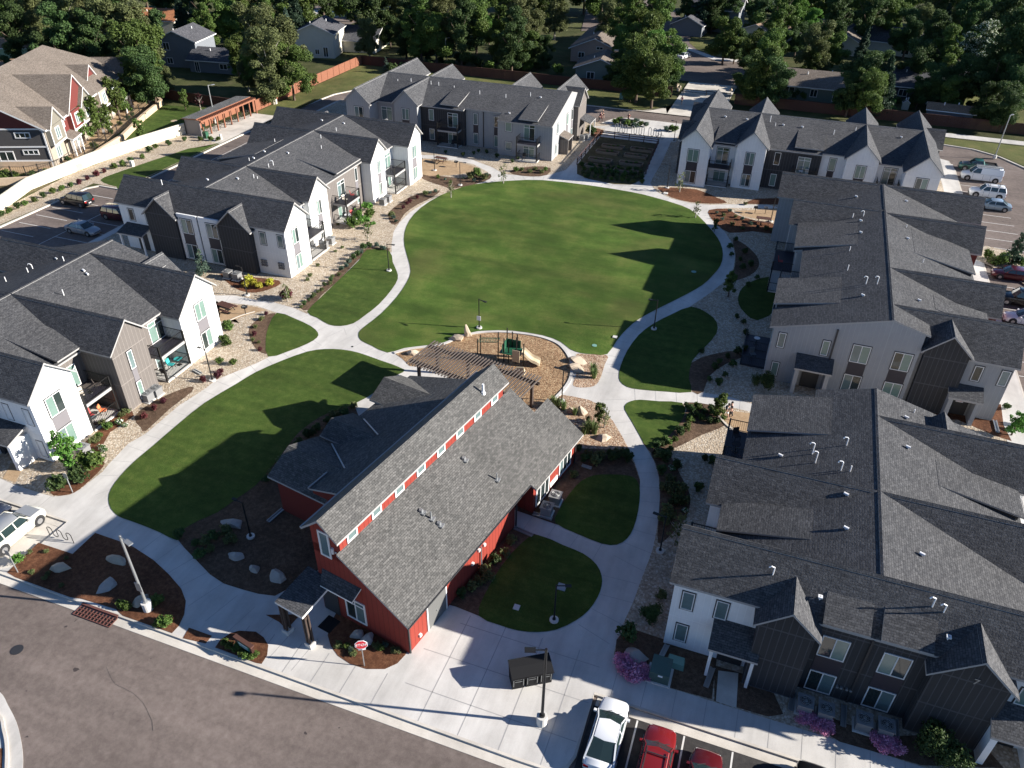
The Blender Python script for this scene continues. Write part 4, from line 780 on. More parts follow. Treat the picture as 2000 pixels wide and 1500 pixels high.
for x0, x1 in ((7.25, 9.75), (10.3, 12.95)):
    F_.roof.slab([(x0, 33.9, 7.35), (x1, 33.9, 7.35), (x1, 32.15, 6.42), (x0, 32.15, 6.42)], .14); F_.W('board_dark').box(x0+.15, x1-.15, 32.62, 33.6, 5.9, 6.25)
def _f():
    r = F_.root
    for u, z in ((-.48, 3.68), (1.53, 3.7)): window(r, 'y', 32.8, u, u+.72, z, z+1.55, -1, 'one', pane=('pane_mid', 'pane_mid'))
    window(r, 'y', 32.8, -.47, .25, .66, 2.25, -1, 'one', pane=('pane_mid', 'pane_mid'))
    for u in (7.55, 10.8):
        window(r, 'y', 32.5, u, u+1.5, 3.4, 5.18, -1, casing=False, pane=('pane_dark', 'pane_blind') if u < 9 else ('pane_blind', 'pane_dark')); window(r, 'y', 32.5, u, u+1.5, .18, 1.98, -1, casing=False, pane=('pane_dark', 'pane_mid'))
        q = MB(); q.box(u, u+1.5, 32.47, 32.5, 2.05, 3.33); part('spandrel_panel', q, 'spandrel_dark', r)
    canopy(r, 1.75, 4.35, 31.25, 32.8, 2.8, 3.75, 'board_dark', side=False); canopy(r, 16.9, 19.6, 31.0, 32.8, 2.8, 3.7, 'board_white', side=True, sign=True)
    window(r, 'y', 32.8, 17.75, 18.5, 3.7, 5.1, -1, 'one')
    balcony(r, .0, 1.85, 49.4, 53.1, 'W'); balcony(r, -1.0, 1.05, 37.9, 40.25, 'W')
    txt('7', .62, (15.2, 31.77, 5.65), (math.pi/2, 0, 0), 'metal_grey', r, 'building_number', .01)
    q = MB(); q.box(7.02, 7.12, 32.4, 32.52, .1, 5.9); part('downpipe', q, 'trim_dark', r)
    q = MB(); q.box(9.98, 10.1, 32.38, 32.5, .1, 5.9); part('downpipe', q, 'trim_dark', r)
    for i in range(4): q = MB(); q.cyl((9.25+i*.22+(.1 if i > 1 else 0), 32.5, 1.2), (9.25+i*.22+(.1 if i > 1 else 0), 32.36, 1.2), .08, .08, 10); part('gas_meter', q, 'ac_grey', r)
    q = MB(); q.box(4.25, 4.45, 32.5, 32.85, 2.9, 3.15); part('wall_lamp', q, 'trim_white', r)
F_.extra.append(_f)
vents(F_, 'y', 9.95, [(1653, 870, .6, 1, -1), (1586, 887, .9, 1, -1), (1592, 904, .9, 1, -1), (1642, 919, .7, 1, -1), (1660, 921, .5, 0, -1), (1524, 891, .2, 0, -1), (1652, 967, .2, 0, -1), (1652, 1033, .2, 0, -1),
                     (1785, 806, .3, 0, 1), (1770, 817, .2, 0, 1), (1773, 875, .2, 0, 1), (1800, 1084, .2, 0, 1)])
def _f2():
    for x, y, z, h in ((4.2, 33.9, 7.35, .6), (12.6, 34.3, 7.7, .7), (13.2, 34.2, 7.6, .6), (6.9, 33.4, 6.9, .3), (13.6, 33.2, 6.7, .3)):
        q = MB(); q.cyl((x, y, z), (x, y, z+h), .04, .04, 8); q.tube([(x, y, z+h), (x-.2, y-.05, z+h+.1), (x-.32, y-.1, z+h)], .04, 8) if h > .5 else q.box(x-.12, x+.12, y-.12, y+.12, z+h-.1, z+h)
        part('vent_pipe', q, 'pvc_white', F_.roofo)
F_.extra.append(_f2)
F_.done()
# downspout troughs beside it are added with the small things
# ================================================================== clubhouse (own axes: a along, b across)
O_ = g(800, 1276); EA = Vector((math.sin(R(10.74)), math.cos(R(10.74)), 0)); EB = Vector((math.cos(R(10.74)), -math.sin(R(10.74)), 0))
def K(p):
    v = O_+EA*p[0]+EB*p[1]; return (v.x, v.y, p[2])
cl = thing('clubhouse', 'red clubhouse with a long clerestory roof and white trimmed windows in the centre', 'clubhouse', (O_.x, O_.y, 0))
def kb(mb, a0, a1, b0, b1, z0, z1, mi=0, mt=None):
    lo = [(a0, b0, z0), (a0, b1, z0), (a1, b1, z0), (a1, b0, z0)][::-1]; mb.hexa(lo, [(x, y, z1) for x, y, _ in lo], mi, mt)
def ksec(mb, sec, a0, a1, mi=0):
    A = [(a0, b, z) for b, z in sec]; B2 = [(a1, b, z) for b, z in sec]
    mb.add(A, mi); mb.add(B2[::-1], mi)
    for i in range(len(A)): j = (i+1) % len(A); mb.add([A[j], A[i], B2[i], B2[j]], mi)
rw = MB(K); zp = lambda b: 3.39-.68*b
ksec(rw, [(-7.0, 0), (0, 0), (0, zp(0)-.2), (-4.7, zp(-4.7)-.2), (-7.0, 6.2)], 0, 12.95)
ksec(rw, [(-7.0, 0), (-1.4, 0), (-1.4, zp(-1.4)-.2), (-4.7, zp(-4.7)-.2), (-7.0, 6.2)], 12.95, 14.87)
ksec(rw, [(-7.0, 0), (.48, 0), (.48, zp(.48)-.14), (-4.7, zp(-4.7)-.2), (-7.0, 6.2)], 14.87, 19.6)
ksec(rw, [(-2.6, 0), (.48, 0), (.48, zp(.48)-.14), (-2.6, zp(-2.6)-.2)], 19.6, 21.7)
ksec(rw, [(-7.0, 5.5), (-4.7, 5.5), (-4.7, 7.95), (-5.75, 8.83), (-7.0, 7.75)], 0, 18.9)
part('wall', rw, 'board_red', cl)
lw = MB(K); kb(lw, 5.2, 20.6, -14.5, -7, 0, 3.1); kb(lw, 5.2, 10.2, -15.84, -14.5, 0, 3.3); kb(lw, 10.4, 13.7, -15.5, -14.5, 0, 3.3); kb(lw, 16.4, 20.2, -15.4, -14.5, 0, 3.4)
ksec(lw, [(-12.2, 3.1), (-7, 3.1), (-7, 5.6), (-12.2, 4.1)], 5.2, 20.6); ksec(lw, [(-14.4, 3.1), (-12.2, 3.1), (-12.2, 4.1), (-14.4, 3.4)], 7.0, 20.6); part('wall', lw, 'lap_red', cl)
rf = MB(K)
rf.slab([(-.35, -4.72, zp(-4.72)), (20.1, -4.72, zp(-4.72)), (20.1, .38, zp(.38)), (-.35, .38, zp(.38))], .16)
rf.slab([(14.55, .36, zp(.36)+.01), (22.3, .36, zp(.36)+.01), (22.3, .9, zp(.9)+.01), (14.55, .9, zp(.9)+.01)], .16); rf.slab([(20.1, -2.5, zp(-2.5)), (22.3, -2.5, zp(-2.5)), (22.3, .37, zp(.37)), (20.1, .37, zp(.37))], .16)
zu = lambda b: 9.02-.87*abs(b+5.75)
for b1 in (-4.36, -7.25): rf.slab([(-.5, -5.75, 9.02), (19.25, -5.75, 9.02), (19.25, b1, zu(b1)), (-.5, b1, zu(b1))], .17)
zl = lambda b: 4.55+.3*(b+11.5)          # low west roof plane
rf.slab([(4.8, -12.1, zl(-12.1)), (21.0, -12.1, zl(-12.1)), (21.0, -7.0, zl(-7)), (4.8, -7.0, zl(-7))], .15)
rf.slab([(6.6, -15.5, zl(-15.5)), (21.0, -15.5, zl(-15.5)), (21.0, -12.1, zl(-12.1)), (6.6, -12.1, zl(-12.1))], .15)
def wg(ar, hs, hn, zr, bo, bi, sl=.45, sln=None):
    sln = sln or sl
    rf.slab([(ar, bo, zr), (ar, bi, zr), (ar-hs, bi, zr-sl*hs), (ar-hs, bo, zr-sl*hs)], .15); rf.slab([(ar, bo, zr), (ar, bi, zr), (ar+hn, bi, zr-sln*hn), (ar+hn, bo, zr-sln*hn)], .15)
    lw2 = MB(K); A = [(ar-hs+.35, bo+.5, 2.8), (ar+hn-.35, bo+.5, 2.8), (ar, bo+.5, zr-.2)]; lw2.add(A); lw2.add([(a, b+.2, z) for a, b, z in A][::-1]); part('wall', lw2, 'lap_red', cl)
wg(7.35, 2.45, 3.0, 4.62, -16.45, -10.9, .5, .4); wg(11.7, 1.5, 2.4, 4.52, -16.1, -11.5, .5, .45); wg(18.2, 2.1, 2.2, 4.65, -16.0, -11.0, .5, .5)
roofc = part('roof', rf, ['roof_club', 'trim_grey'], cl)
# valley flashing and gutter edges
for p, q2 in (((10.0, -14.7, 3.68), (7.5, -11.1, 4.7)), ((13.7, -14.6, 3.7), (11.9, -11.6, 4.58))):
    vv = MB(K); a, b = Vector(p), Vector(q2); vv.bar(a, b, .1, .05); part('valley_flashing', vv, 'metal_grey', roofc)
vv = MB(K); vv.bar((-.5, -7.27, zu(-7.25)-.02), (19.25, -7.27, zu(-7.25)-.02), .1, .12); part('gutter', vv, 'trim_grey', roofc)
vv = MB(K); vv.bar((4.75, -12.1, zl(-12.1)+.04), (6.7, -12.1, zl(-12.1)+.04), .1, .16); part('gutter', vv, 'trim_grey', roofc)
vv = MB(K); vv.bar((-.35, .42, zp(.38)-.06), (14.5, .42, zp(.38)-.06), .1, .1); part('gutter', vv, 'trim_dark', roofc)
# clerestory windows
for i in range(8):
    a = .64+i*2.36; q = MB(K); bz = -4.7
    for (x0, x1, z0, z1) in ((a, a+.95, 6.68, 6.8), (a, a+.95, 7.5, 7.62), (a, a+.12, 6.8, 7.5), (a+.83, a+.95, 6.8, 7.5)): kb(q, x0, x1, bz, bz+.07, z0, z1)
    o = part('window', q, 'trim_white', cl); q = MB(K); kb(q, a+.12, a+.83, bz, bz+.03, 6.8, 7.5); part('pane', q, 'pane_mid', o)
def kwin(fixed, c, u0, u1, z0, z1, cols, trans=.5, mats=('pane_dark',), sill=.1):
    """fixed 'a' (front wall, faces -a) or 'b' (right wall, faces +b)"""
    q = MB(K)
    def bx(x0, x1, d, y0, y1, m_=q, mi=0):
        if fixed == 'a': kb(m_, c-d, c, x0, x1, y0, y1, mi)
        else: kb(m_, x0, x1, c, c+d, y0, y1, mi)
    f = sill; bx(u0, u1, .07, z0, z0+f); bx(u0, u1, .07, z1-f, z1); bx(u0, u0+f, .07, z0+f, z1-f); bx(u1-f, u1, .07, z0+f, z1-f)
    for i in range(1, cols): x = u0+(u1-u0)*i/cols; bx(x-.04, x+.04, .06, z0+f, z1-f)
    if trans: bx(u0+f, u1-f, .055, z1-trans-.05, z1-trans+.05)
    o = part('window', q, 'trim_white', cl)
    for i in range(cols):
        q = MB(K); x0 = u0+(u1-u0)*i/cols; bx(x0+.05, x0+(u1-u0)/cols-.05, .03, z0+f, z1-f, q); part('pane', q, mats[i % len(mats)], o)
kwin('a', 0, -4.95, -3.3, .5, 2.5, 2, .45, ('pane_dark', 'pane_mid'), .11); kwin('a', 0, -6.38, -5.5, 5.45, 7.6, 1, 0, ('pane_mid',), .13)
kwin('b', .48, 15.25, 17.3, .3, 2.55, 3, .45, ('pane_dark',), .12); kwin('b', .48, 18.95, 21.0, .45, 2.65, 3, .45, ('pane_mid', 'pane_dark', 'pane_dark'), .12)
q = MB(K); kb(q, 1.95, 4.12, 0, .06, 2.35, 2.5); kb(q, 1.95, 2.05, 0, .06, .02, 2.35); kb(q, 4.02, 4.12, 0, .06, .02, 2.35); d = part('garage_door_frame', q, 'trim_white', cl)
q = MB(K); kb(q, 2.05, 4.02, 0, .03, .02, 2.35); dd_ = part('garage_door', q, 'door_grey', cl); q = MB(K); kb(q, 2.95, 3.05, .03, .08, 1.0, 1.1); part('handle', q, 'metal_grey', dd_)
q = MB(K); kb(q, 17.5, 18.7, .48, .55, .55, 1.0); part('white_panel', q, 'trim_white', cl)
for a, b in ((0.03, .03), (13.0, .06), (21.7, .5)):
    q = MB(K); kb(q, a-.05, a+.05, b, b+.09, .05, 2.9); part('downpipe', q, 'trim_dark', cl)
q = MB(K); q.cyl((-.05, -5.3, 6.1), (-.05, -5.3, 6.55), .1, .1, 8); q.cyl((-.05, -5.1, 6.3), (-.05, -5.0, 6.3), .05); part('wall_lamp', q, 'trim_white', cl)
for a, z in ((8.6, 1.8), (7.9, 1.9), (9.2, 2.5), (1.0, .5), (7.1, 1.3)):
    q = MB(K); kb(q, a, a+.2, 0, .14, z, z+.22); part('wall_fixture', q, 'door_white' if z > 1 else 'trim_white', cl)
q = MB(K); q.cyl((8.2, .12, .3), (8.2, .12, 2.2), .05); part('conduit', q, 'metal_grey', cl)
# entry canopy with posts, and small cross roof
cf = MB(K); cf.slab([(-3.0, -7.95, 3.0), (-3.0, -5.65, 3.0), (.05, -5.65, 3.35), (.05, -7.95, 3.35)], .18)
cf.slab([(.05, -6.6, 4.05), (.05, -3.4, 4.05), (-.75, -3.6, 3.35), (-.75, -6.2, 3.35)], .12); cn = part('entry_canopy', cf, ['roof_dark', 'trim_white'], cl)
for b in (-7.65, -5.7):
    q = MB(K)
    for da in (-.13, .13):
        for db in (-.1, .1): kb(q, -2.75+da-.06, -2.75+da+.06, b+db-.06, b+db+.06, .35, 2.85)
    pp = part('canopy_post', q, 'wood_dark', cn); q = MB(K); kb(q, -3.02, -2.48, b-.26, b+.26, 0, .35); part('footing', q, 'conc_base', cl)
q = MB(K); kb(q, -2.85, -2.65, -7.8, -5.6, 2.55, 2.8); part('beam', q, 'wood_dark', cn)
q = MB(K); kb(q, -.06, 0, -6.9, -5.6, .02, 2.25); part('door', q, 'door_dark', cl)
q = MB(K); kb(q, -1.5, -.4, -6.3, -5.3, .006, .02); d = O_+EA*-1+EB*-5.8; tag(part('doormat', q, 'bin_black', None), 'black doormat under the entry canopy of the red clubhouse', 'doormat')
def cvent(u, v, h, kind):
    # on the right roof plane z = 3.39-.68 b
    d = ray(u, v); n = EB; k = (3.39-CH+.68*(O_-Vector((0, 0, 0))).dot(n)*1.0)/(d.z+.68*d.dot(n)); p = CAMP+d*k
    q = MB(); q.box(p.x-.24, p.x+.24, p.y-.2, p.y+.2, p.z-.05, p.z+.06)
    if kind: q.cyl((p.x, p.y, p.z), (p.x, p.y, p.z+h), .07, .06, 8)
    else: q.box(p.x-.2, p.x+.02, p.y-.12, p.y+.12, p.z+.06, p.z+.26)
    part('vent_pipe', q, 'metal_grey', roofc)
for v_ in ((842, 1013, .6, 1), (970, 937, .6, 1), (825, 1001, .2, 0), (860, 1026, .2, 0), (908, 899, .2, 0)): cvent(*v_)
q = MB(K); q.cyl((16.4, -4.9, 8.2), (16.4, -4.9, 9.1), .09, .09, 8); q.cyl((16.4, -4.9, 8.2), (16.4, -4.9, 8.45), .2, .15, 8); part('vent_pipe', q, 'pvc_white', roofc)
# ---- pergola behind the clubhouse
pc = O_+EA*25+EB*-11.5; pg = thing('pergola', 'long dark slatted pergola between the clubhouse and the playground', 'pergola', (pc.x, pc.y, 0))
for a in (23.7, 26.6):
    q = MB(K)
    for s_ in (-.1, .1): kb(q, a+s_-.04, a+s_+.04, -17.6, -5.6, 2.62, 2.86)
    part('beam', q, 'wood_dark', pg)
n = 37
for i in range(n):
    b = -17.35+i*(11.5/(n-1)); q = MB(K); kb(q, 22.9, 27.4, b-.035, b+.035, 2.86, 3.03); part('rafter', q, 'wood_weather', pg)
for a in (23.7, 26.6):
    for b in (-16.6, -13.1, -9.7, -6.3): q = MB(K); kb(q, a-.12, a+.12, b-.12, b+.12, 0, 2.62); part('post', q, 'wood_dark', pg)
# ================================================================== small things
def lamp_post(base, h, head, label, cat='lamp post', big=False, pole='metal_black', baseh=.15, br=.3, sign=None, group=None, arm=.55):
    r = thing('street_lamp' if big else 'path_lamp', label, cat, (base.x, base.y, 0), 0, group)
    q = MB(); q.cyl((base.x, base.y, 0), (base.x, base.y, baseh), br, br, 16); part('footing', q, 'conc_base', r)
    q = MB(); s = .075 if big else .05; q.cyl((base.x, base.y, baseh), (base.x, base.y, h), s*1.25, s, 8); q.cyl((base.x, base.y, baseh), (base.x, base.y, baseh+.12), s*2.4, s*2.2, 8); part('pole', q, pole, r)
    q = MB(); d = Vector((math.cos(head), math.sin(head), 0)); t = Vector((base.x, base.y, h-.08))
    q.bar(t, t+d*arm, .05, .06); e = t+d*(arm+(.3 if big else .22)); q.bar(t+d*arm, t+d*(arm+(.6 if big else .4)), .3 if big else .2, .08); part('lamp_head', q, 'metal_black' if not big else pole, r)
    if sign:
        q = MB(); q.box(base.x-.22, base.x+.22, base.y-.11, base.y-.08, sign[0], sign[1]); part('sign_plate', q, sign[2], r)
    return r
LG = 'lamp posts along the paths'
lamp_post(g(290, 1190), 6.9, R(-15), 'tall grey lamp post with a small sign plate in the mulch island by the street', big=True, pole='metal_grey', baseh=.75, br=.32, sign=(1.9, 2.7, 'metal_grey'), group='tall lamp posts')
lamp_post(g(1058, 1412), 6.9, R(200), 'tall dark lamp post on a white round footing beside the trash bins', big=True, pole='metal_black', baseh=.75, br=.32, group='tall lamp posts')
for u, v, hd, lb, sg in ((936, 641, -15, 'black path lamp with a small white sign beside the playground lawn edge', (1.0, 1.5, 'sign_white')), (760, 529, 10, 'black path lamp in the strip of lawn left of the big oval lawn', None),
        (1277, 643, 185, 'black path lamp in the shaded lawn right of the curved path', None), (1097, 784, 165, 'black path lamp at the edge of the playground wood chips', None),
        (490, 1049, 170, 'black path lamp in the dark mulch bed left of the clubhouse', None), (1289, 1077, 170, 'black path lamp in the gravel by the lower right building', None),
        (1082, 1212, 20, 'black path lamp in the dark lawn right of the clubhouse', None), (483, 577, 165, 'path lamp by the yellow shrubs beside the white gabled building', None),
        (415, 743, 170, 'path lamp in the gravel near the left building white gable', None), (849, 333, 20, 'path lamp beside the picnic table patio', None), (899, 362, 20, 'path lamp in the mulch south of the picnic patio', None),
        (1303, 367, 160, 'path lamp in front of the white gable left of the top right building', None), (1316, 277, 160, 'path lamp beside the garden plot walk', None), (1505, 433, 20, 'path lamp by the grills next to the right building', None)):
    lamp_post(g(u, v), 3.5, R(hd), lb, sign=sg, group=LG)
for u, v, h, lb in ((1942, 309, 7, 'tall pale lamp post on the grass strip at the far right'), (872, 130, 6, 'tall grey lamp post in front of the fence behind the back building'), (421, 240, 6.5, 'tall dark lamp post beside the cedar bike shelter'), (37, 1118, 3.0, 'thin grey sign post at the corner of the mulch island')):
    if h > 3.5: lamp_post(g(u, v), h, R(60), lb, big=True, pole='metal_grey', baseh=.5, group='tall lamp posts')
def rock(u, v, w_, l_, h, rz, label, mat='rock_tan', group='landscape boulders', z=0.0):
    p = g(u, v, z); rnd = random.Random(int(u*7+v)); bm = bmesh.new(); bmesh.ops.create_icosphere(bm, subdivisions=2, radius=1)
    cuts = [Vector((rnd.uniform(-1, 1), rnd.uniform(-1, 1), rnd.uniform(-.2, 1))).normalized() for _ in range(13)]
    for vv in bm.verts:
        for c in cuts:
            t = vv.co.dot(c); k = .46
            if t > k: vv.co -= c*(t-k)
        vv.co = Vector((vv.co.x*w_*.78, vv.co.y*l_*.78, max(vv.co.z, -.3)*h*.85+.1))
    me = bpy.data.meshes.new('rock'); bm.to_mesh(me); bm.free(); me.materials.append(MATS[mat])
    o = bpy.data.objects.new('boulder', me); COL.objects.link(o); o.location = (p.x, p.y, .02); o.rotation_euler = (0, 0, R(rz)); tag(o, label, 'boulder', group)
for a in ((118, 1110, 1.5, .9, .8, 15, 'tan boulder in the sunlit mulch near the parked silver car'), (226, 1094, 1.9, .9, .8, 10, 'long grey boulder in the mulch island left of the tall lamp'), (210, 1142, .9, 1.5, .8, -10, 'grey boulder standing in the middle of the mulch island', 'rock_grey'),
          (275, 1176, .9, 1.3, .8, -20, 'cream boulder touching the footing of the tall grey lamp'), (457, 1024, 1.5, 1.1, .8, 20, 'pale boulder in the dark bed nearest the shaded lawn', 'rock_grey'), (462, 1089, 1.4, .9, .7, 20, 'pale boulder below the path lamp in the dark bed', 'rock_grey'),
          (497, 1113, 1.0, .8, .7, 0, 'grey boulder in the dark bed near the curved walk', 'rock_grey'), (548, 1130, 1.0, 1.2, .9, 30, 'pointed pale boulder just left of the entry canopy', 'rock_grey'), (699, 1240, 1.0, .8, .7, 40, 'grey slab boulder behind the stop sign', 'rock_grey'), (718, 1250, .9, 1.2, .7, -20, 'grey tilted boulder right of the stop sign', 'rock_grey'),
          (893, 663, 1.5, 1.2, 1.1, 10, 'squat cream boulder on the playground kerb'), (913, 655, .8, .9, 1.9, 0, 'upright cream boulder on the playground kerb'), (1126, 704, 1.9, 1.2, .9, 10, 'flat tan boulder on the right playground kerb, upper of the pair'), (1124, 718, 1.7, 1.3, .9, 0, 'flat tan boulder on the right playground kerb, lower of the pair'),
          (1118, 804, 1.1, .7, .6, 20, 'cream boulder in the rock bed beside a grass tuft'), (1136, 808, 1.2, .8, .7, -30, 'cream slanted boulder in the rock bed right of the grass tuft'), (1178, 856, 1.4, .9, .8, 10, 'cream boulder alone in the rock bed near the clubhouse corner'), (805, 692, 1.2, .9, .8, 0, 'pale boulder under the left end of the pergola'),
          (1240, 1283, 2.0, 1.2, .9, -10, 'large pale boulder among the pink flowers', 'rock_grey'), (255, 214, 1.8, 1.2, 1.0, 0, 'cream boulder between shrubs beside the brown townhouses')):
    rock(*a)
def ac_unit(x, y, label, group='air conditioners'):
    r = thing('air_conditioner', label, 'air conditioner', (x, y, 0), 0, group)
    q = MB(); q.box(x-.4, x+.4, y-.4, y+.4, .1, .82); q.box(x-.46, x+.46, y-.46, y+.46, .82, .88); part('cabinet', q, 'ac_grey', r)
    q = MB(); q.cyl((x, y, .88), (x, y, .9), .33, .33, 20); part('fan_opening', q, 'trim_dark', r)
    q = MB()
    for rr in (.1, .2, .3):
        P = [(x+rr*math.cos(t), y+rr*math.sin(t), .915) for t in [2*math.pi*i/16 for i in range(17)]]; q.tube(P, .012, 4)
    for i in range(4): t = math.pi*i/4; q.bar((x-.33*math.cos(t), y-.33*math.sin(t), .92), (x+.33*math.cos(t), y+.33*math.sin(t), .92), .015)
    q.cyl((x, y, .9), (x, y, .94), .07, .07, 10); part('fan_guard', q, 'metal_grey', r)
    q = MB(); q.box(x-.5, x+.5, y-.5, y+.5, 0.01, .1); part('pad', q, 'conc_base', r)
for u, v, lb in ((1571, 1378, 'air conditioner below the left window of the charcoal front'), (1611, 1392, 'air conditioner second from left below the charcoal front windows'), (1685, 1412, 'air conditioner third from left below the charcoal front windows'), (1728, 1424, 'air conditioner rightmost below the charcoal front windows'),
                 (1085, 974, 'air conditioner beside the clubhouse windows, upper of two'), (1068, 996, 'air conditioner beside the clubhouse windows, lower of two'), (163, 880, 'pale air conditioner at the foot of the left building white gable'), (288, 775, 'air conditioner at the taupe gable wall, left of a pair'), (305, 765, 'air conditioner at the taupe gable wall, right of a pair'),
                 (445, 536, 'air conditioner in shade by the second charcoal gable, left one'), (463, 540, 'air conditioner in shade by the second charcoal gable, right one'), (633, 480, 'air conditioner below the white gable of the long building, nearer one'), (646, 470, 'air conditioner below the white gable of the long building, farther one'),
                 (748, 394, 'air conditioner at the foot of the third white gable, left'), (758, 388, 'air conditioner at the foot of the third white gable, right'), (1137, 270, 'air conditioner by the dark corner of the back building, left'), (1145, 268, 'air conditioner by the dark corner of the back building, right')):
    p = g(u, v, .4); ac_unit(p.x, p.y, lb)
# trash bins
BL = ('black trash bin, left of three beside the tall lamp', 'black trash bin, middle of three beside the tall lamp', 'black trash bin, right of three against the tall lamp')
for i, u in enumerate((1008, 1032, 1055)):
    x, y = -8.15+(i-1)*.72, 27.25+(i-1)*.46; r = thing('trash_bin', BL[i], 'trash bin', (x, y, 0), R(32.5), 'black bins'); w2 = .37
    q = MB(); q.hexa([(-w2, -.42, .0), (w2, -.42, .0), (w2, .5, 0), (-w2, .5, 0)], [(-w2-.03, -.5, 1.15), (w2+.03, -.5, 1.15), (w2+.03, .58, 1.35), (-w2-.03, .58, 1.35)]); part('body', q, 'bin_black', r, True)
    q = MB(); q.slab([(-w2-.06, -.56, 1.24), (w2+.06, -.56, 1.24), (w2+.06, .1, 1.42), (-w2-.06, .1, 1.42)], .06, 0, 0); q.slab([(-w2-.06, .1, 1.42), (w2+.06, .1, 1.42), (w2+.06, .66, 1.46), (-w2-.06, .66, 1.46)], .06, 0, 0); part('lid', q, 'bin_black', r, True)
    q = MB()
    for zz, k in ((.95, .22), (.75, .22)): q.box(-k, k, -.5, -.49, zz, zz+.03)
    for xx in (-.3, .3): q.box(xx-.015, xx+.015, -.5, -.49, .35, 1.0)
    part('marking', q, 'metal_grey', r, True); q = MB(); q.bar((-.45, -.62, 1.2), (.45, -.62, 1.2), .04); part('handle', q, 'bin_black', r, True)
# stop sign
p = g(712, 1301); r = thing('stop_sign', 'red octagonal stop sign on a post in the round mulch bed', 'stop sign', (p.x, p.y, 0), R(28))
q = MB(); q.box(-.03, .03, -.02, .02, 0, 2.45); part('post', q, 'metal_grey', r, True)
def octo(R0, y0, y1):
    q = MB(); P = [(R0*math.cos(R(22.5+45*i)), R0*math.sin(R(22.5+45*i))+2.15) for i in range(8)]; a = [(x, y0, z) for x, z in P]; b = [(x, y1, z) for x, z in P]; q.add(a); q.add(b[::-1])
    for i in range(8): j = (i+1) % 8; q.add([a[j], a[i], b[i], b[j]])
    return q
sp = part('sign_face', octo(.41, -.045, -.02), 'sign_white', r, True); part('sign_field', octo(.375, -.05, -.046), 'sign_red', sp, True)
cu = txt('STOP', .3, (0, -.055, 2.15), (math.pi/2, 0, 0), 'sign_white', sp)
q = MB(); q.box(-.22, .22, .03, .05, 1.55, 2.2); part('sign_plate', q, 'sign_white', r, True)
# monument sign
p = g(481, 1272); r = thing('monument_sign', 'low brown timber sign with a green name board in the small mulch bed', 'sign', (p.x, p.y, 0), R(-12))
q = MB(); q.box(-.75, .75, -.08, .08, .1, .95); part('board', q, 'wood_brown', r, True); q = MB(); q.box(-.8, .8, -.14, .14, .95, 1.05); part('cap', q, 'wood_brown', r, True)
q = MB(); q.box(-.5, .5, -.1, -.08, .35, .8); nb_ = part('name_plate', q, 'sign_green', r, True); txt('OFFICE', .15, (0, -.105, .66), (math.pi/2, 0, 0), 'sign_white', nb_) if False else None
q = MB()
for z in (.45, .6, .7): q.box(-.4, .4, -.106, -.1, z, z+.05)
part('lettering', q, 'sign_white', nb_, True)
for x in (-.68, .68): q = MB(); q.box(x-.07, x+.07, -.07, .07, 0, .95); part('post', q, 'wood_brown', r, True)
# storm grate
p0, p1 = g(152, 1186), g(210, 1200); q = MB(); q.box(p0.x, p0.x+3.0, 21.75, 22.2, ZR+.014, ZR+.05)
r = thing('storm_grate', 'rusty brown storm drain grate in the street gutter', 'storm drain', (p0.x+1.5, 21.9, 0)); q = MB()
for i in range(12): x = p0.x+i*.27; q.box(x, x+.07, 21.35, 22.1, ZR+.02, ZR+.055)
for y in (21.35, 21.6, 21.85, 22.08): q.box(p0.x, p0.x+3.0, y, y+.05, ZR+.02, ZR+.06)
part('grate', q, 'iron_rust', r); q = MB(); q.box(p0.x, p0.x+3.0, 22.14, 22.3, ZR+.05, .02); part('curb_inlet', q, 'iron_rust', r); q = MB(); q.box(p0.x+.05, p0.x+2.95, 21.4, 22.05, ZR+.005, ZR+.016); part('pit', q, 'bin_black', r)
def disc(u, v, rad, label, mat='metal_grey', nm='manhole_cover', z=ZR, sq=False, cat='manhole cover', hh=.012):
    p = g(u, v, z); q = MB()
    if sq: q.box(p.x-rad, p.x+rad, p.y-rad, p.y+rad, z, z+hh)
    else: q.cyl((p.x, p.y, z-.02), (p.x, p.y, z+hh), rad, rad, 24)
    solo(nm, q, mat, label, cat, (p.x, p.y, z))
disc(33, 1269, .38, 'round manhole cover in the street at the lower left', 'trim_dark')
disc(688, 677, .12, 'small dark drain cap at the path junction above the lawn', 'bin_black', 'drain_cap', .004, cat='drain')
disc(1009, 1187, .2, 'small pale utility lid in the dark lawn', 'conc_base', 'utility_box', .02, True, 'utility lid', .1); disc(1097, 1147, .3, 'square utility lid beside the path lamp shadow in the dark lawn', 'metal_grey', 'utility_box', .02, True, 'utility lid', .06)
disc(1201, 659, .22, 'white utility lid at the right edge of the oval lawn', 'conc_base', 'utility_box', .02, True, 'utility lid', .1); disc(1355, 531, .3, 'green irrigation lid in the shaded part of the oval lawn', 'util_mint', 'utility_box', .02, False, 'irrigation lid', .04)
disc(1300, 378, .3, 'white utility lid at the mulch tip by the top path', 'conc_base', 'utility_box', .02, True, 'utility lid', .1); disc(340, 236, .6, 'pale round cover on the lawn beyond the white wall', 'stone_tan', 'lawn_cover', .01, cat='utility lid'); disc(1161, 675, .25, 'green irrigation lid on the lawn above the gravel bed', 'util_mint', 'utility_box', .02, False, 'irrigation lid', .04)
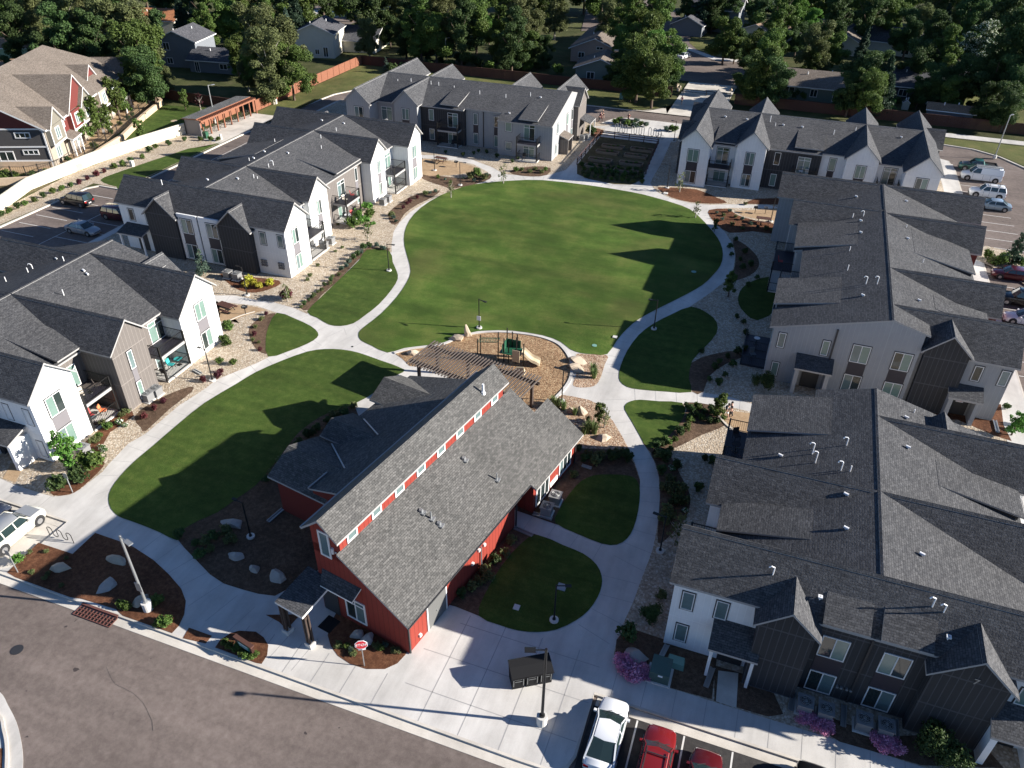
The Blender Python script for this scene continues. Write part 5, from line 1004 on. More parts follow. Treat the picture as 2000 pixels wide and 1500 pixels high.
# utility boxes
p = g(1287, 1325); r = thing('transformer_box', 'dark green transformer box on a pad by the pink flowers', 'transformer', (p.x, p.y, 0), R(0))
q = MB(); q.box(-.75, .75, -.5, .9, 0, .1); part('pad', q, 'conc_base', r, True); q = MB(); q.hexa([(-.6, -.4, .1), (.6, -.4, .1), (.6, .8, .1), (-.6, .8, .1)], [(-.6, -.4, .95), (.6, -.4, .95), (.6, .8, 1.15), (-.6, .8, 1.15)]); part('cabinet', q, 'util_green', r, True); q = MB(); q.box(-.08, .2, -.41, -.4, .7, .85); part('warning_label', q, 'sign_white', r, True)
p = g(1319, 1298); q = MB(); q.hexa([(p.x-.55, p.y-.35, 0), (p.x+.55, p.y-.35, 0), (p.x+.55, p.y+.35, 0), (p.x-.55, p.y+.35, 0)], [(p.x-.48, p.y-.3, .5), (p.x+.48, p.y-.3, .5), (p.x+.48, p.y+.3, .5), (p.x-.48, p.y+.3, .5)]); solo('pedestal_box', q, 'util_mint', 'pale green pedestal box behind the dark transformer', 'utility box', p)
for u, v, lb in ((1214, 193, 'pale green utility box on the grass by the back fence'),):
    p = g(u, v); q = MB(); q.box(p.x-.4, p.x+.4, p.y-.4, p.y+.4, 0, 1.0); solo('pedestal_box', q, 'util_mint', lb, 'utility box', p)
# downspout troughs (double rails on the ground)
def trough(u0, v0, u1, v1, label):
    a, b = g(u0, v0), g(u1, v1); d = (b-a).normalized(); n = Vector((-d.y, d.x, 0))*.13; q = MB()
    for s in (1, -1): q.bar(a+n*s+Vector((0, 0, .08)), b+n*s+Vector((0, 0, .08)), .07, .1)
    q.bar(a+Vector((0, 0, .04)), b+Vector((0, 0, .04)), .2, .02); solo('downspout_trough', q, 'metal_grey', label, 'downspout trough', a, 'downspout troughs')
for t in ((524, 1020, 553, 995, 'metal downspout trough in the dark bed at the red wall'), (1136, 910, 1155, 916, 'metal downspout trough in the mulch right of the clubhouse'), (1041, 1004, 1078, 1015, 'metal downspout trough at the upper edge of the clubhouse side walk'), (1005, 1032, 1040, 1047, 'metal downspout trough at the lower edge of the clubhouse side walk'),
          (1303, 1260, 1288, 1290, 'metal downspout trough at the white corner of the lower right building'), (1392, 1305, 1378, 1343, 'metal downspout trough left of the charcoal entry walk'), (1550, 1353, 1543, 1388, 'metal downspout trough left of the first air conditioner'), (1648, 1378, 1646, 1420, 'metal downspout trough between the two pairs of air conditioners'), (1748, 1405, 1750, 1442, 'metal downspout trough right of the last air conditioner'),
          (378, 723, 393, 731, 'metal downspout trough at the patio corner of the left building'), (983, 0, 0, 0, ''), (1942, 822, 1948, 845, 'metal downspout trough in the mulch at the right building corner'), (983, 545, 997, 541, '')):
    if t[4]: trough(*t)
# wavy bike racks
def wave_rack(p0, p1, n, h, label, mat='metal_black', rad=.03):
    d = (p1-p0)/n; q = MB(); P = [Vector((p0.x, p0.y, 0))]; w4 = d.length/4; e = d.normalized(); zl_, zh = .12+w4, h-w4
    for k in range(n):
        b = p0+d*k; up = Vector((0, 0, 1))
        if k: P.append(b+up*zl_)
        P.append(b+up*zh); c0 = b+e*w4+up*zh
        for i in range(1, 7): t = math.pi-math.pi*i/6; P.append(c0+e*w4*math.cos(t)+up*w4*math.sin(t))
        if k < n-1:
            P.append(b+e*2*w4+up*zl_); c1 = b+e*3*w4+up*zl_
            for i in range(1, 6): t = math.pi+math.pi*i/6; P.append(c1+e*w4*math.cos(t)+up*w4*math.sin(t))
        else: P.append(b+e*2*w4)
    q.tube(P, rad, 6); solo('bike_rack', q, mat, label, 'bike rack', p0)
wave_rack(g(98, 1046), g(154, 1064), 3, .95, 'black wavy bike rack on the pavement beside the silver car')
for i, (ua, ub, lb) in enumerate(((1201, 1229, 'left'), (1233, 1262, 'middle'), (1266, 1295, 'right'))):
    wave_rack(g(ua, 258+i*4), g(ub, 262+i*4), 3, 1.5, lb+' one of three tall wavy bike racks by the garden plot', 'metal_grey', .06)
def bicycle(x, y, rz, label, mat='metal_black', frame='metal_grey', group=None):
    r = thing('bicycle', label, 'bicycle', (x, y, 0), rz, group)
    for xx in (-.52, .52):
        q = MB(); P = [(xx+.33*math.cos(t), 0, .34+.33*math.sin(t)) for t in [2*math.pi*i/14 for i in range(15)]]; q.tube(P, .022, 5)
        for i in range(4): t = math.pi*i/4; q.bar((xx-.3*math.cos(t), 0, .34-.3*math.sin(t)), (xx+.3*math.cos(t), 0, .34+.3*math.sin(t)), .008)
        part('wheel', q, 'tyre', r, True)
    q = MB(); A, B_, C, D = (-.52, 0, .34), (-.05, 0, .3), (-.2, 0, .85), (.38, 0, .82)
    for a, b in ((A, B_), (A, C), (B_, C), (C, D), (B_, D), (D, (.52, 0, .34))): q.bar(a, b, .035)
    part('frame', q, frame, r, True); q = MB(); q.bar((.36, -.28, .98), (.36, .28, .98), .03); q.bar((.38, 0, .8), (.36, 0, .98), .03); part('handlebar', q, mat, r, True)
    q = MB(); q.box(-.34, -.1, -.07, .07, .92, .98); q.bar((-.2, 0, .84), (-.22, 0, .93), .03); part('saddle', q, mat, r, True)
p = g(1287, 272); bicycle(p.x, p.y, R(20), 'bicycle locked to the right wavy rack by the garden plot')
# picnic tables and grills
def picnic(u, v, rz, label):
    p = g(u, v); r = thing('picnic_table', label, 'picnic table', (p.x, p.y, 0), rz, 'picnic tables')
    q = MB()
    for i in range(5): y = -.36+i*.18; q.box(-.95, .95, y-.08, y+.08, .72, .77)
    part('tabletop', q, 'wood_brown', r, True)
    for s in (-1, 1):
        q = MB()
        for i in range(2): y = s*(.62+i*.15); q.box(-.95, .95, y-.07, y+.07, .42, .46)
        part('bench', q, 'wood_brown', r, True)
    for x in (-.65, .65):
        q = MB(); q.bar((x, -.55, 0), (x, -.2, .72), .06); q.bar((x, .55, 0), (x, .2, .72), .06); q.bar((x, -.75, .4), (x, .75, .4), .06); part('leg_frame', q, 'metal_black', r, True)
picnic(443, 607, R(-8), 'brown picnic table on the sand patio above the left building'); picnic(861, 317, R(-5), 'brown picnic table on the round sand patio by the back building'); picnic(1490, 436, R(5), 'picnic table in the bed beside the right building')
def grill(u, v, label, mat='bin_black'):
    p = g(u, v); r = thing('park_grill', label, 'grill', (p.x, p.y, 0), 0, 'park grills')
    q = MB(); q.cyl((p.x, p.y, 0), (p.x, p.y, .8), .04); part('post', q, 'metal_black', r)
    q = MB(); q.box(p.x-.26, p.x+.26, p.y-.22, p.y+.22, .8, .84); q.box(p.x-.26, p.x-.23, p.y-.22, p.y+.22, .84, 1.02); q.box(p.x+.23, p.x+.26, p.y-.22, p.y+.22, .84, 1.02); q.box(p.x-.23, p.x+.23, p.y+.19, p.y+.22, .84, 1.02); part('firebox', q, mat, r)
    q = MB()
    for i in range(7): x = p.x-.2+i*.066; q.box(x, x+.012, p.y-.2, p.y+.18, .95, .965)
    part('grate', q, 'metal_grey', r)
grill(480, 614, 'black park grill on the sand patio above the left building'); grill(891, 327, 'black park grill right of the picnic table by the back building'); grill(1474, 417, 'black park grill in the bed by the right building', ); grill(1494, 418, 'blue topped park grill in the bed by the right building', 'lap_blue')
# playground structure
pc = g(985, 715); r = thing('play_structure', 'green and tan play structure with slide and monkey bars on the wood chips', 'playground set', (pc.x, pc.y, 0))
def gp(u, v, z=0): p = g(u, v, z); return Vector((p.x, p.y, z))
posts = [(973, 705, 3.3), (984, 707, 2.7), (993, 709, 2.4), (1008, 710, 3.0), (990, 695, 3.2), (1000, 697, 2.9), (1010, 699, 2.7), (1022, 716, 2.6)]
for u, v, h in posts:
    p = gp(u, v); q = MB(); q.cyl((p.x, p.y, 0), (p.x, p.y, h), .06, .06, 8); part('post', q, 'metal_black', r)
a, b = gp(976, 706), gp(1016, 714); x0, x1, y0, y1 = min(a.x, b.x), max(a.x, b.x), a.y-.2, a.y+1.3
q = MB(); q.box(x0, x1, y0, y1, 1.1, 1.18); part('deck', q, 'plastic_green', r)
q = MB(); q.box(x0+.2, x1-.4, y1-.05, y1, 1.2, 2.0); q.box(x0+.3, x0+.35, y0, y1, 1.2, 2.1); part('green_panel', q, 'plastic_green', r)
q = MB(); p = gp(1002, 714), gp(1020, 711); q.bar((p[0].x, p[0].y-.3, 1.35), (p[1].x, p[0].y-.3, 1.35), .05, 1.3); part('tan_panel', q, 'plastic_tan', r)
q = MB(); s0, s1 = Vector((x1, a.y+.5, 1.15)), gp(1054, 713)+Vector((0, 0, .25)); N_s = 8; prev = None
for i in range(N_s+1):
    t = i/N_s; c = s0.lerp(s1, t); c.z = 1.2*(1-t)**1.2+.22+.06*math.sin(t*9); d = (s1-s0); d.z = 0; d.normalize(); n = Vector((-d.y, d.x, 0))
    cr = [c+n*.5+Vector((0, 0, .25)), c+n*.38, c-n*.0-Vector((0, 0, .03)), c-n*.38, c-n*.5+Vector((0, 0, .25)), c-n*.6, c-n*.4-Vector((0, 0, .15)), c+n*.4-Vector((0, 0, .15)), c+n*.6]
    if prev:
        for k in range(len(cr)): q.add([prev[k], cr[k], cr[(k+1) % len(cr)], prev[(k+1) % len(cr)]])
    else: q.add(cr)
    prev = cr
q.add(prev[::-1]); part('slide', q, 'plastic_tan', r)
m0, m1 = gp(936, 700), gp(973, 704); q = MB()
for s in (-.4, .4): q.bar((m0.x, m0.y+s, 2.15), (m1.x, m1.y+s, 2.35), .06)
for i in range(9): t = i/8; x = m0.x+(m1.x-m0.x)*t; y = m0.y+(m1.y-m0.y)*t; z = 2.15+.2*t; q.bar((x, y-.4, z), (x, y+.4, z), .04)
part('monkey_bars', q, 'plastic_green', r)
for s in (-.4, .4): q = MB(); q.cyl((m0.x, m0.y+s, 0), (m0.x, m0.y+s, 2.5), .055); part('post', q, 'metal_black', r)
p = gp(1016, 729); q = MB(); q.hexa([(p.x-.6, p.y-.3, 0), (p.x+.5, p.y-.3, 0), (p.x+.5, p.y+.3, 0), (p.x-.6, p.y+.3, 0)], [(p.x-.4, p.y-.1, .6), (p.x+.4, p.y-.1, .75), (p.x+.3, p.y+.1, .75), (p.x-.4, p.y+.1, .6)]); solo('climbing_step', q, 'plastic_tan', 'tan climbing step beside the play structure', 'play step', p)
# garden fence and planter boxes
gf = gl([(1127, 322), (1172, 267), (1286, 281), (1272, 312), (1258, 350)]); c0 = gf[1]
r = thing('rail_fence', 'brown post and rail fence round the garden plot', 'fence', (c0[0], c0[1], 0))
for a, b in zip(gf[:-1], gf[1:]):
    L = math.dist(a, b); n = max(2, round(L/2.4))
    for i in range(n): t = i/n; x, y = a[0]+(b[0]-a[0])*t, a[1]+(b[1]-a[1])*t; q = MB(); q.box(x-.06, x+.06, y-.06, y+.06, 0, 1.15); part('post', q, 'wood_brown', r)
    q = MB()
    for z in (.4, .75, 1.08): q.bar((*a, z), (*b, z), .04, .12)
    part('rail', q, 'wood_brown', r)
k = 0
for (u, v) in ((1197, 289), (1253, 295), (1186, 300), (1241, 307), (1172, 315), (1232, 322), (1165, 328), (1222, 337)):
    p = g(u, v); q = MB(); w2, l2 = 1.9, .65
    for (xa, xb, ya, yb) in ((-w2, w2, -l2, -l2+.1), (-w2, w2, l2-.1, l2), (-w2, -w2+.1, -l2, l2), (w2-.1, w2, -l2, l2)): q.box(p.x+xa, p.x+xb, p.y+ya, p.y+yb, .02, .42)
    r = thing('planter_box', 'wooden raised planter box in the fenced garden plot, %s row %s' % (('rear', 'second', 'third', 'front')[k//2], ('left', 'right')[k % 2]), 'planter box', (p.x, p.y, 0), 0, 'raised planter boxes'); part('frame', q, 'planter_wood', r); q = MB(); q.box(p.x-w2+.1, p.x+w2-.1, p.y-l2+.1, p.y+l2-.1, .02, .34); part('soil', q, 'm_mulch_brown', r); k += 1
# fences
def board_fence(P, h, mat, label, step=2.4, name='board_fence', z=0.0):
    r = thing(name, label, 'fence', (P[0][0], P[0][1], z))
    for a, b in zip(P, P[1:]):
        L = math.dist(a, b); n = max(1, round(L/step)); q = MB(); nb = int(L/.155)
        d = Vector((b[0]-a[0], b[1]-a[1])).normalized(); nn = Vector((-d.y, d.x))
        for i in range(nb):
            t0, t1 = i/nb, (i+.93)/nb; p0 = Vector(a)+(Vector(b)-Vector(a))*t0; p1 = Vector(a)+(Vector(b)-Vector(a))*t1; o = nn*(.0 if i % 2 else .012)
            q.hexa([(*(p0+o-nn*.012), z), (*(p1+o-nn*.012), z), (*(p1+o+nn*.012), z), (*(p0+o+nn*.012), z)], [(*(p0+o-nn*.012), z+h), (*(p1+o-nn*.012), z+h), (*(p1+o+nn*.012), z+h), (*(p0+o+nn*.012), z+h)])
        part('boards', q, mat, r); q = MB(); q.bar((*a, z+h+.02), (*b, z+h+.02), .14, .04); part('cap_rail', q, mat, r)
        if n <= 40:
            for i in range(n+1): t = i/n; x, y = a[0]+(b[0]-a[0])*t, a[1]+(b[1]-a[1])*t; q = MB(); q.box(x-.07, x+.07, y-.07, y+.07, z, z+h+.08); part('post', q, mat, r)
    return r
board_fence([(-94.6, 121.5), (-94.6, 161.9)], 1.9, 'wood_cedar', 'bright cedar board fence along the grass at the upper left')
board_fence([(-94.6, 162.1), (-24.5, 162.1)], 1.9, 'wood_brown', 'dark brown board fence behind the back building')
board_fence([(-12.0, 162.1), (45, 162.1)], 1.9, 'wood_brown', 'dark brown board fence behind the top right building')
board_fence([(g(282, 187).x, g(282, 187).y), (g(470, 215).x, g(470, 215).y)], 1.8, 'wood_brown', 'dark brown fence behind the small trees at the upper left')
board_fence([(g(395, 66).x, g(395, 66).y), (g(440, 60).x, g(440, 60).y)], 1.8, 'wood_cedar', 'cedar fence far off among trees at the upper left')
# long cream wall with two openings
wp = [(-104.5, 40), (-100.0, 62), (-98.2, 69.5), (-100.9, 77), (-100.6, 88.4), (-99.4, 98), (-97.6, 106.3)]
r = thing('garden_wall', 'long cream masonry wall running beside the left parking lot', 'wall', (wp[3][0], wp[3][1], 0))
q = MB()
for a, b in zip(wp, wp[1:]): q.bar((*a, .85), (*b, .85), .25, 1.7)
part('wall_panels', q, 'cream_wall', r); q = MB()
for a, b in zip(wp, wp[1:]): q.bar((*a, 1.75), (*b, 1.75), .34, .1)
part('coping', q, 'cream_wall', r)
for u, v in ((110, 359), (132, 350)):
    p = g(u, v, .9); t = (p.y-69.5)/7.5; xw = -98.2-2.7*t; dx = -.36*.45; q = MB(); q.hexa([(xw-.16-dx, p.y-.45, .2), (xw+.16-dx, p.y-.45, .2), (xw+.16+dx, p.y+.45, .2), (xw-.16+dx, p.y+.45, .2)], [(xw-.16-dx, p.y-.45, 1.6), (xw+.16-dx, p.y-.45, 1.6), (xw+.16+dx, p.y+.45, 1.6), (xw-.16+dx, p.y+.45, 1.6)]); part('gate', q, 'trim_dark', r)
# stone retaining wall and iron fence by the brown townhouses
rp = gl([(0, 362), (90, 356), (160, 330), (200, 300), (240, 275), (280, 235), (317, 205), (300, 190)])
r = thing('retaining_wall', 'tan stone retaining wall curving below the brown townhouses', 'wall', (rp[3][0], rp[3][1], 0)); q = MB()
for a, b in zip(rp, rp[1:]): q.bar((*a, .5), (*b, .5), .5, 1.0)
part('stone_courses', q, 'stone_tan', r)
fp = gl([(0, 352), (55, 352), (105, 343), (150, 325), (188, 301), (232, 268), (275, 227), (312, 198)])
r = thing('iron_fence', 'black iron fence along the top of the tan retaining wall', 'fence', (fp[2][0], fp[2][1], 0))
for a, b in zip(fp, fp[1:]):
    q = MB()
    for z in (1.1, 2.0): q.bar((*a, z), (*b, z), .05)
    L = math.dist(a, b); n = int(L/.3)
    for i in range(n): t = i/n; x, y = a[0]+(b[0]-a[0])*t, a[1]+(b[1]-a[1])*t; q.bar((x, y, 1.0), (x, y, 2.0), .022)
    part('pickets', q, 'metal_black', r)
    for i in range(2): t = i/2; x, y = a[0]+(b[0]-a[0])*t, a[1]+(b[1]-a[1])*t; q = MB(); q.box(x-.05, x+.05, y-.05, y+.05, .6, 2.15); part('post', q, 'metal_black', r)
# bike shelter of cedar
b0 = g(404, 262); x0, y0, x1, y1 = -96.9, 106.2, -93.6, 121.0
r = thing('bike_shelter', 'cedar framed bike shelter with a grey roof at the upper left', 'bike shelter', (x0, y0, 0))
q = MB(); q.slab([(x0-.6, y0-.3, 2.75), (x0-.6, y1, 2.75), (x1-.8, y1, 2.95), (x1-.8, y0-.3, 2.95)], .14); part('roof', q, ['roof_grey', 'wood_cedar'], r)
q = MB(); q.box(x0-.4, x0-.3, y0, y1, 0, 2.6); part('back_wall', q, 'wood_cedar', r); q = MB(); q.box(x0-.4, x1-.6, y0, y0+.12, 0, 2.6); part('end_wall', q, 'spandrel', r)
q = MB(); q.bar((x1, y0-.3, 2.55), (x1, y1+.2, 2.55), .15, .3); part('beam', q, 'wood_cedar', r)
for i in range(9): y = y0+i*(y1-y0)/8; q = MB(); q.box(x1-.1, x1+.1, y-.1, y+.1, 0, 2.4); part('post', q, 'wood_cedar', r)
q = MB()
for i in range(34): y = y0+.2+i*.44; q.box(x1-.9, x1+.25, y-.05, y+.05, 2.72, 2.86)
part('rafters', q, 'wood_cedar', r)
for i in range(9): bicycle(-94.3+.2*math.sin(i*2.1), 107.4+i*1.5, R(10+8*math.sin(i)), 'bicycle parked under the cedar bike shelter', group='bikes in the shelter')
p = g(403, 270); q = MB(); q.box(p.x-.35, p.x+.35, p.y-.35, p.y+.35, 0, 1.1); q.box(p.x-.05, p.x+.05, p.y-.05, p.y+.05, 1.1, 2.3); q.box(p.x-.28, p.x+.28, p.y-.08, p.y-.05, 1.9, 2.4); solo('waste_station', q, 'plastic_green', 'green waste station beside the bike shelter', 'waste station', p)
q = MB(); p = g(432, 272); q.cyl((p.x, p.y, 0), (p.x, p.y, .9), .22, .2, 12); solo('bollard', q, 'conc_base', 'pale round bollard at the bike shelter corner', 'bollard', p)
for u, v in ((539, 203),):
    q = MB(); p = g(u, v); q.box(p.x-.2, p.x+.2, p.y-.2, p.y+.2, 0, .9); solo('bollard', q, 'conc_base', 'small white post on the grass below the cedar fence', 'post', p)
for u, v, lb in ((259, 325, 'small white utility post on the lawn strip by the cream wall'),):
    q = MB(); p = g(u, v); q.box(p.x-.25, p.x+.25, p.y-.25, p.y+.25, 0, .9); solo('bollard', q, 'conc_base', lb, 'post', p)
# thin sign posts
def sign_post(u, v, h, label, mat='metal_grey', plate=None):
    p = g(u, v); q = MB(); q.box(p.x-.03, p.x+.03, p.y-.03, p.y+.03, 0, h)
    if plate: q.box(p.x-.2, p.x+.2, p.y-.05, p.y-.03, h-.5, h)
    solo('sign_post', q, mat, label, 'sign post', p, 'thin sign posts')
sign_post(35, 1118, 2.2, 'thin grey sign post at the near corner of the mulch island', plate=True); sign_post(142, 962, 2.0, 'thin grey sign post in the shrubs by the wide walk', plate=True)
for i in range(6):
    u = (1290, 1305, 1262, 1281, 1530, 1560)[i]; v = (1290, 1310, 1320, 1260, 1340, 1380)[i]
# street entrance gate and small signs at the north drive
r = thing('barrier_gate', 'low dark barrier gate across the north driveway', 'gate', (-22.8, 166, 0)); q = MB(); q.bar((-22.8, 166, .9), (-13.4, 166, .9), .12, .12); q.bar((-22.8, 166, .45), (-13.4, 166, .45), .08, .08); part('rail', q, 'metal_black', r)
for x in (-22.8, -18.1, -13.4): q = MB(); q.cyl((x, 166, 0), (x, 166, 1.1), .08); part('post', q, 'metal_black', r)
for i, (u, v, s) in enumerate(((1322, 168, 1.2), (1326, 172, 1.0), (1324, 176, .9), (1432, 172, 1.2), (1428, 178, 1.0))): rock(u, v, s, s, s*.9, i*40, ('sandstone block left of the north driveway', 'sandstone block left of the north driveway', 'sandstone block left of the north driveway', 'sandstone block right of the north driveway', 'sandstone block right of the north driveway')[i], group='driveway blocks')
# balcony furniture
def chair(x, y, z, rz, mat, label, group='patio chairs'):
    r = thing('patio_chair', label, 'chair', (x, y, z), rz, group)
    q = MB(); q.box(-.25, .25, -.25, .25, .38, .44); part('seat', q, mat, r, True); q = MB(); q.hexa([(-.25, .2, .44), (.25, .2, .44), (.25, .26, .44), (-.25, .26, .44)], [(-.25, .32, .95), (.25, .32, .95), (.25, .38, .95), (-.25, .38, .95)]); part('backrest', q, mat, r, True)
    for a in (-.22, .22):
        for b in (-.22, .22): q = MB(); q.box(a-.02, a+.02, b-.02, b+.02, 0, .38); part('leg', q, 'metal_black', r, True)
def rtable(x, y, z, mat, label, rad=.45):
    r = thing('patio_table', label, 'table', (x, y, z), 0, 'patio tables'); q = MB(); q.cyl((0, 0, .68), (0, 0, .72), rad, rad, 16); part('tabletop', q, mat, r, True); q = MB(); q.cyl((0, 0, 0), (0, 0, .68), .04, .04); q.cyl((0, 0, 0), (0, 0, .04), .25, .22, 12); part('pedestal', q, 'metal_black', r, True)
D2 = 2.76
chair(-51.9, 37.6, D2, R(60), 'cushion_beige', 'pale cushioned chair on the near upper balcony of the left building'); rtable(-51.9, 38.5, D2, 'wood_weather', 'round brown table on the near upper balcony of the left building'); chair(-51.7, 39.3, D2, R(150), 'wood_weather', 'brown wicker chair on the near upper balcony of the left building')
chair(-52.3, 38.0, .14, R(80), 'cloth_red', 'red chair on the near ground patio of the left building'); chair(-51.8, 39.0, .14, R(120), 'cloth_orange', 'orange chair on the near ground patio of the left building'); rtable(-51.5, 37.6, .14, 'cloth_grey', 'small grey table on the near ground patio of the left building', .3)
chair(-51.0, 45.8, .14, R(200), 'cloth_black', 'black chair at the left end of the far ground patio, left building'); chair(-51.2, 47.0, .14, R(100), 'cloth_teal', 'teal chair on the far ground patio of the left building'); rtable(-50.9, 47.7, .14, 'cloth_teal', 'teal table on the far ground patio of the left building', .4)
chair(-53.3, 83.8, D2, R(80), 'cushion_beige', 'white chair on the middle balcony of the long building'); chair(-53.2, 85.6, D2, R(120), 'cloth_red', 'red chair on the middle balcony of the long building'); chair(-53.2, 85.2, .14, R(80), 'cloth_red', 'red chair on the middle ground patio of the long building'); rtable(-53.4, 84.2, .14, 'cloth_white', 'white table on the middle ground patio of the long building')
chair(-52.6, 96.0, D2, R(80), 'cloth_black', 'black chair on the far balcony of the long building'); chair(-52.6, 97.0, .14, R(80), 'cloth_black', 'black chair on the far ground patio of the long building'); chair(-39.6, 115.6, .14, R(0), 'cloth_black', 'black chair on the back building patio')
chair(-52.7, 117.3, .14, R(0), 'cloth_black', 'black chair on the charcoal wall patio of the back building'); chair(3.0, 117.0, D2, R(0), 'cushion_beige', 'pale chair on the charcoal balcony of the top right building'); rtable(2.2, 117.0, D2, 'cloth_white', 'white table on the charcoal balcony of the top right building', .35)
rtable(.9, 50.4, D2+.02, 'cloth_black', 'dark table on the upper deck left of the large lower right building', .35); chair(.8, 51.9, D2+.02, R(30), 'cloth_black', 'dark chair on the upper deck left of the large lower right building')
rtable(-.1, 39.4, D2+.02, 'cloth_black', 'dark round table on the small deck near the white corner of the lower right building', .45); chair(1.7, 86.0, D2+.02, R(90), 'cloth_red', 'red chair on the dark deck of the grey building at the right')
x0, x1, y0, y1 = -.2, 2.2, 67.6, 73.6
q = MB(); q.box(x0, x1, y0, y1, .02, .14); solo('patio_slab', q, 'spandrel_dark', 'dark patio slab at the corner of the grey building on the right', 'patio', (1, 70, 0)); q = MB()
for a, b2 in (((x0, y0), (x0, y1)), ((x0, y0), (x1, y0)), ((x0, (y0+y1)/2), (x1, (y0+y1)/2))):
    for z in (.22, 1.1): q.bar((*a, z), (*b2, z), .05)
    n = int(math.dist(a, b2)/.17)
    for i in range(n+1): t = i/n; x, y = a[0]+(b2[0]-a[0])*t, a[1]+(b2[1]-a[1])*t; q.bar((x, y, .1), (x, y, 1.1), .022)
solo('patio_railing', q, 'metal_black', 'black patio railing at the corner of the grey building on the right', 'railing', (1, 70, 0)); chair(.8, 69.2, .14, R(30), 'cloth_grey', 'grey chair on the fenced corner patio of the grey building'); rtable(.9, 71.9, .14, 'cloth_white', 'white table on the fenced corner patio of the grey building', .3)
# ================================================================== vehicles
def paint(name, col, metal=.3): 
    mt, nt, b = newmat(name); b.inputs['Base Color'].default_value = (*col, 1); b.inputs['Roughness'].default_value = .3; b.inputs['Metallic'].default_value = metal
    b.inputs['Coat Weight'].default_value = .8; b.inputs['Coat Roughness'].default_value = .06; return mt
for n_, c_ in (('p_white', (.72, .73, .74)), ('p_red', (.25, .014, .016)), ('p_darkred', (.12, .010, .015)), ('p_black', (.012, .012, .014)), ('p_silver', (.36, .37, .38)), ('p_cream', (.62, .6, .52)), ('p_bluegrey', (.3, .37, .42)), ('p_maroon', (.10, .012, .02)), ('p_green', (.02, .10, .075)), ('p_navy', (.03, .04, .07)), ('p_tan', (.25, .2, .15))): paint(n_, c_, 0 if n_ in ('p_white', 'p_cream') else .35)
def loft(rings, close=True):
    bm = bmesh.new(); R_ = [[bm.verts.new(p) for p in r] for r in rings]; n = len(rings[0])
    for a, b in zip(R_, R_[1:]):
        for i in range(n): j = (i+1) % n; bm.faces.new((a[i], a[j], b[j], b[i]))
    bm.faces.new(R_[0][::-1]); bm.faces.new(R_[-1]); bmesh.ops.recalc_face_normals(bm, faces=bm.faces[:]); return bm
def bmpart(name, bm, mats, parent, smooth_=True, label=None):
    me = bpy.data.meshes.new(name); bm.to_mesh(me); bm.free()
    for m_ in (mats if isinstance(mats, (list, tuple)) else [mats]): me.materials.append(MATS[m_])
    o = bpy.data.objects.new(name, me); COL.objects.link(o); o.parent = parent
    if smooth_:
        me.polygons.foreach_set('use_smooth', [True]*len(me.polygons)); me.set_sharp_from_angle(angle=R(38)) if hasattr(me, 'set_sharp_from_angle') else None
    if parent is not None: WL[o.name] = WL.get(parent.name, (Vector(), 0))
    return o
# profile: body height along x as fraction; cabin (x_rear_base, x_rear_top, x_front_top, x_front_base), lengths in m
KIND = {
 'sedan': dict(L=4.6, W=1.78, H=1.43, hood=.86, belt=.93, deck=.95, cab=(-1.75, -1.05, .42, 1.05)),
 'fastback': dict(L=4.7, W=1.78, H=1.40, hood=.84, belt=.92, deck=.98, cab=(-2.05, -.95, .35, 1.1)),
 'wagon': dict(L=4.75, W=1.82, H=1.62, hood=.98, belt=1.02, deck=1.02, cab=(-2.25, -2.0, .45, 1.05)),
 'suv': dict(L=4.8, W=1.88, H=1.78, hood=1.08, belt=1.1, deck=1.1, cab=(-2.3, -2.05, .45, 1.0)),
 'van': dict(L=5.6, W=1.98, H=2.08, hood=1.15, belt=1.25, deck=1.25, cab=(-2.75, -2.68, .95, 1.65)),
 'pickup': dict(L=5.4, W=1.9, H=1.78, hood=1.12, belt=1.15, deck=1.12, cab=(-.75, -.55, .55, 1.1)),
}
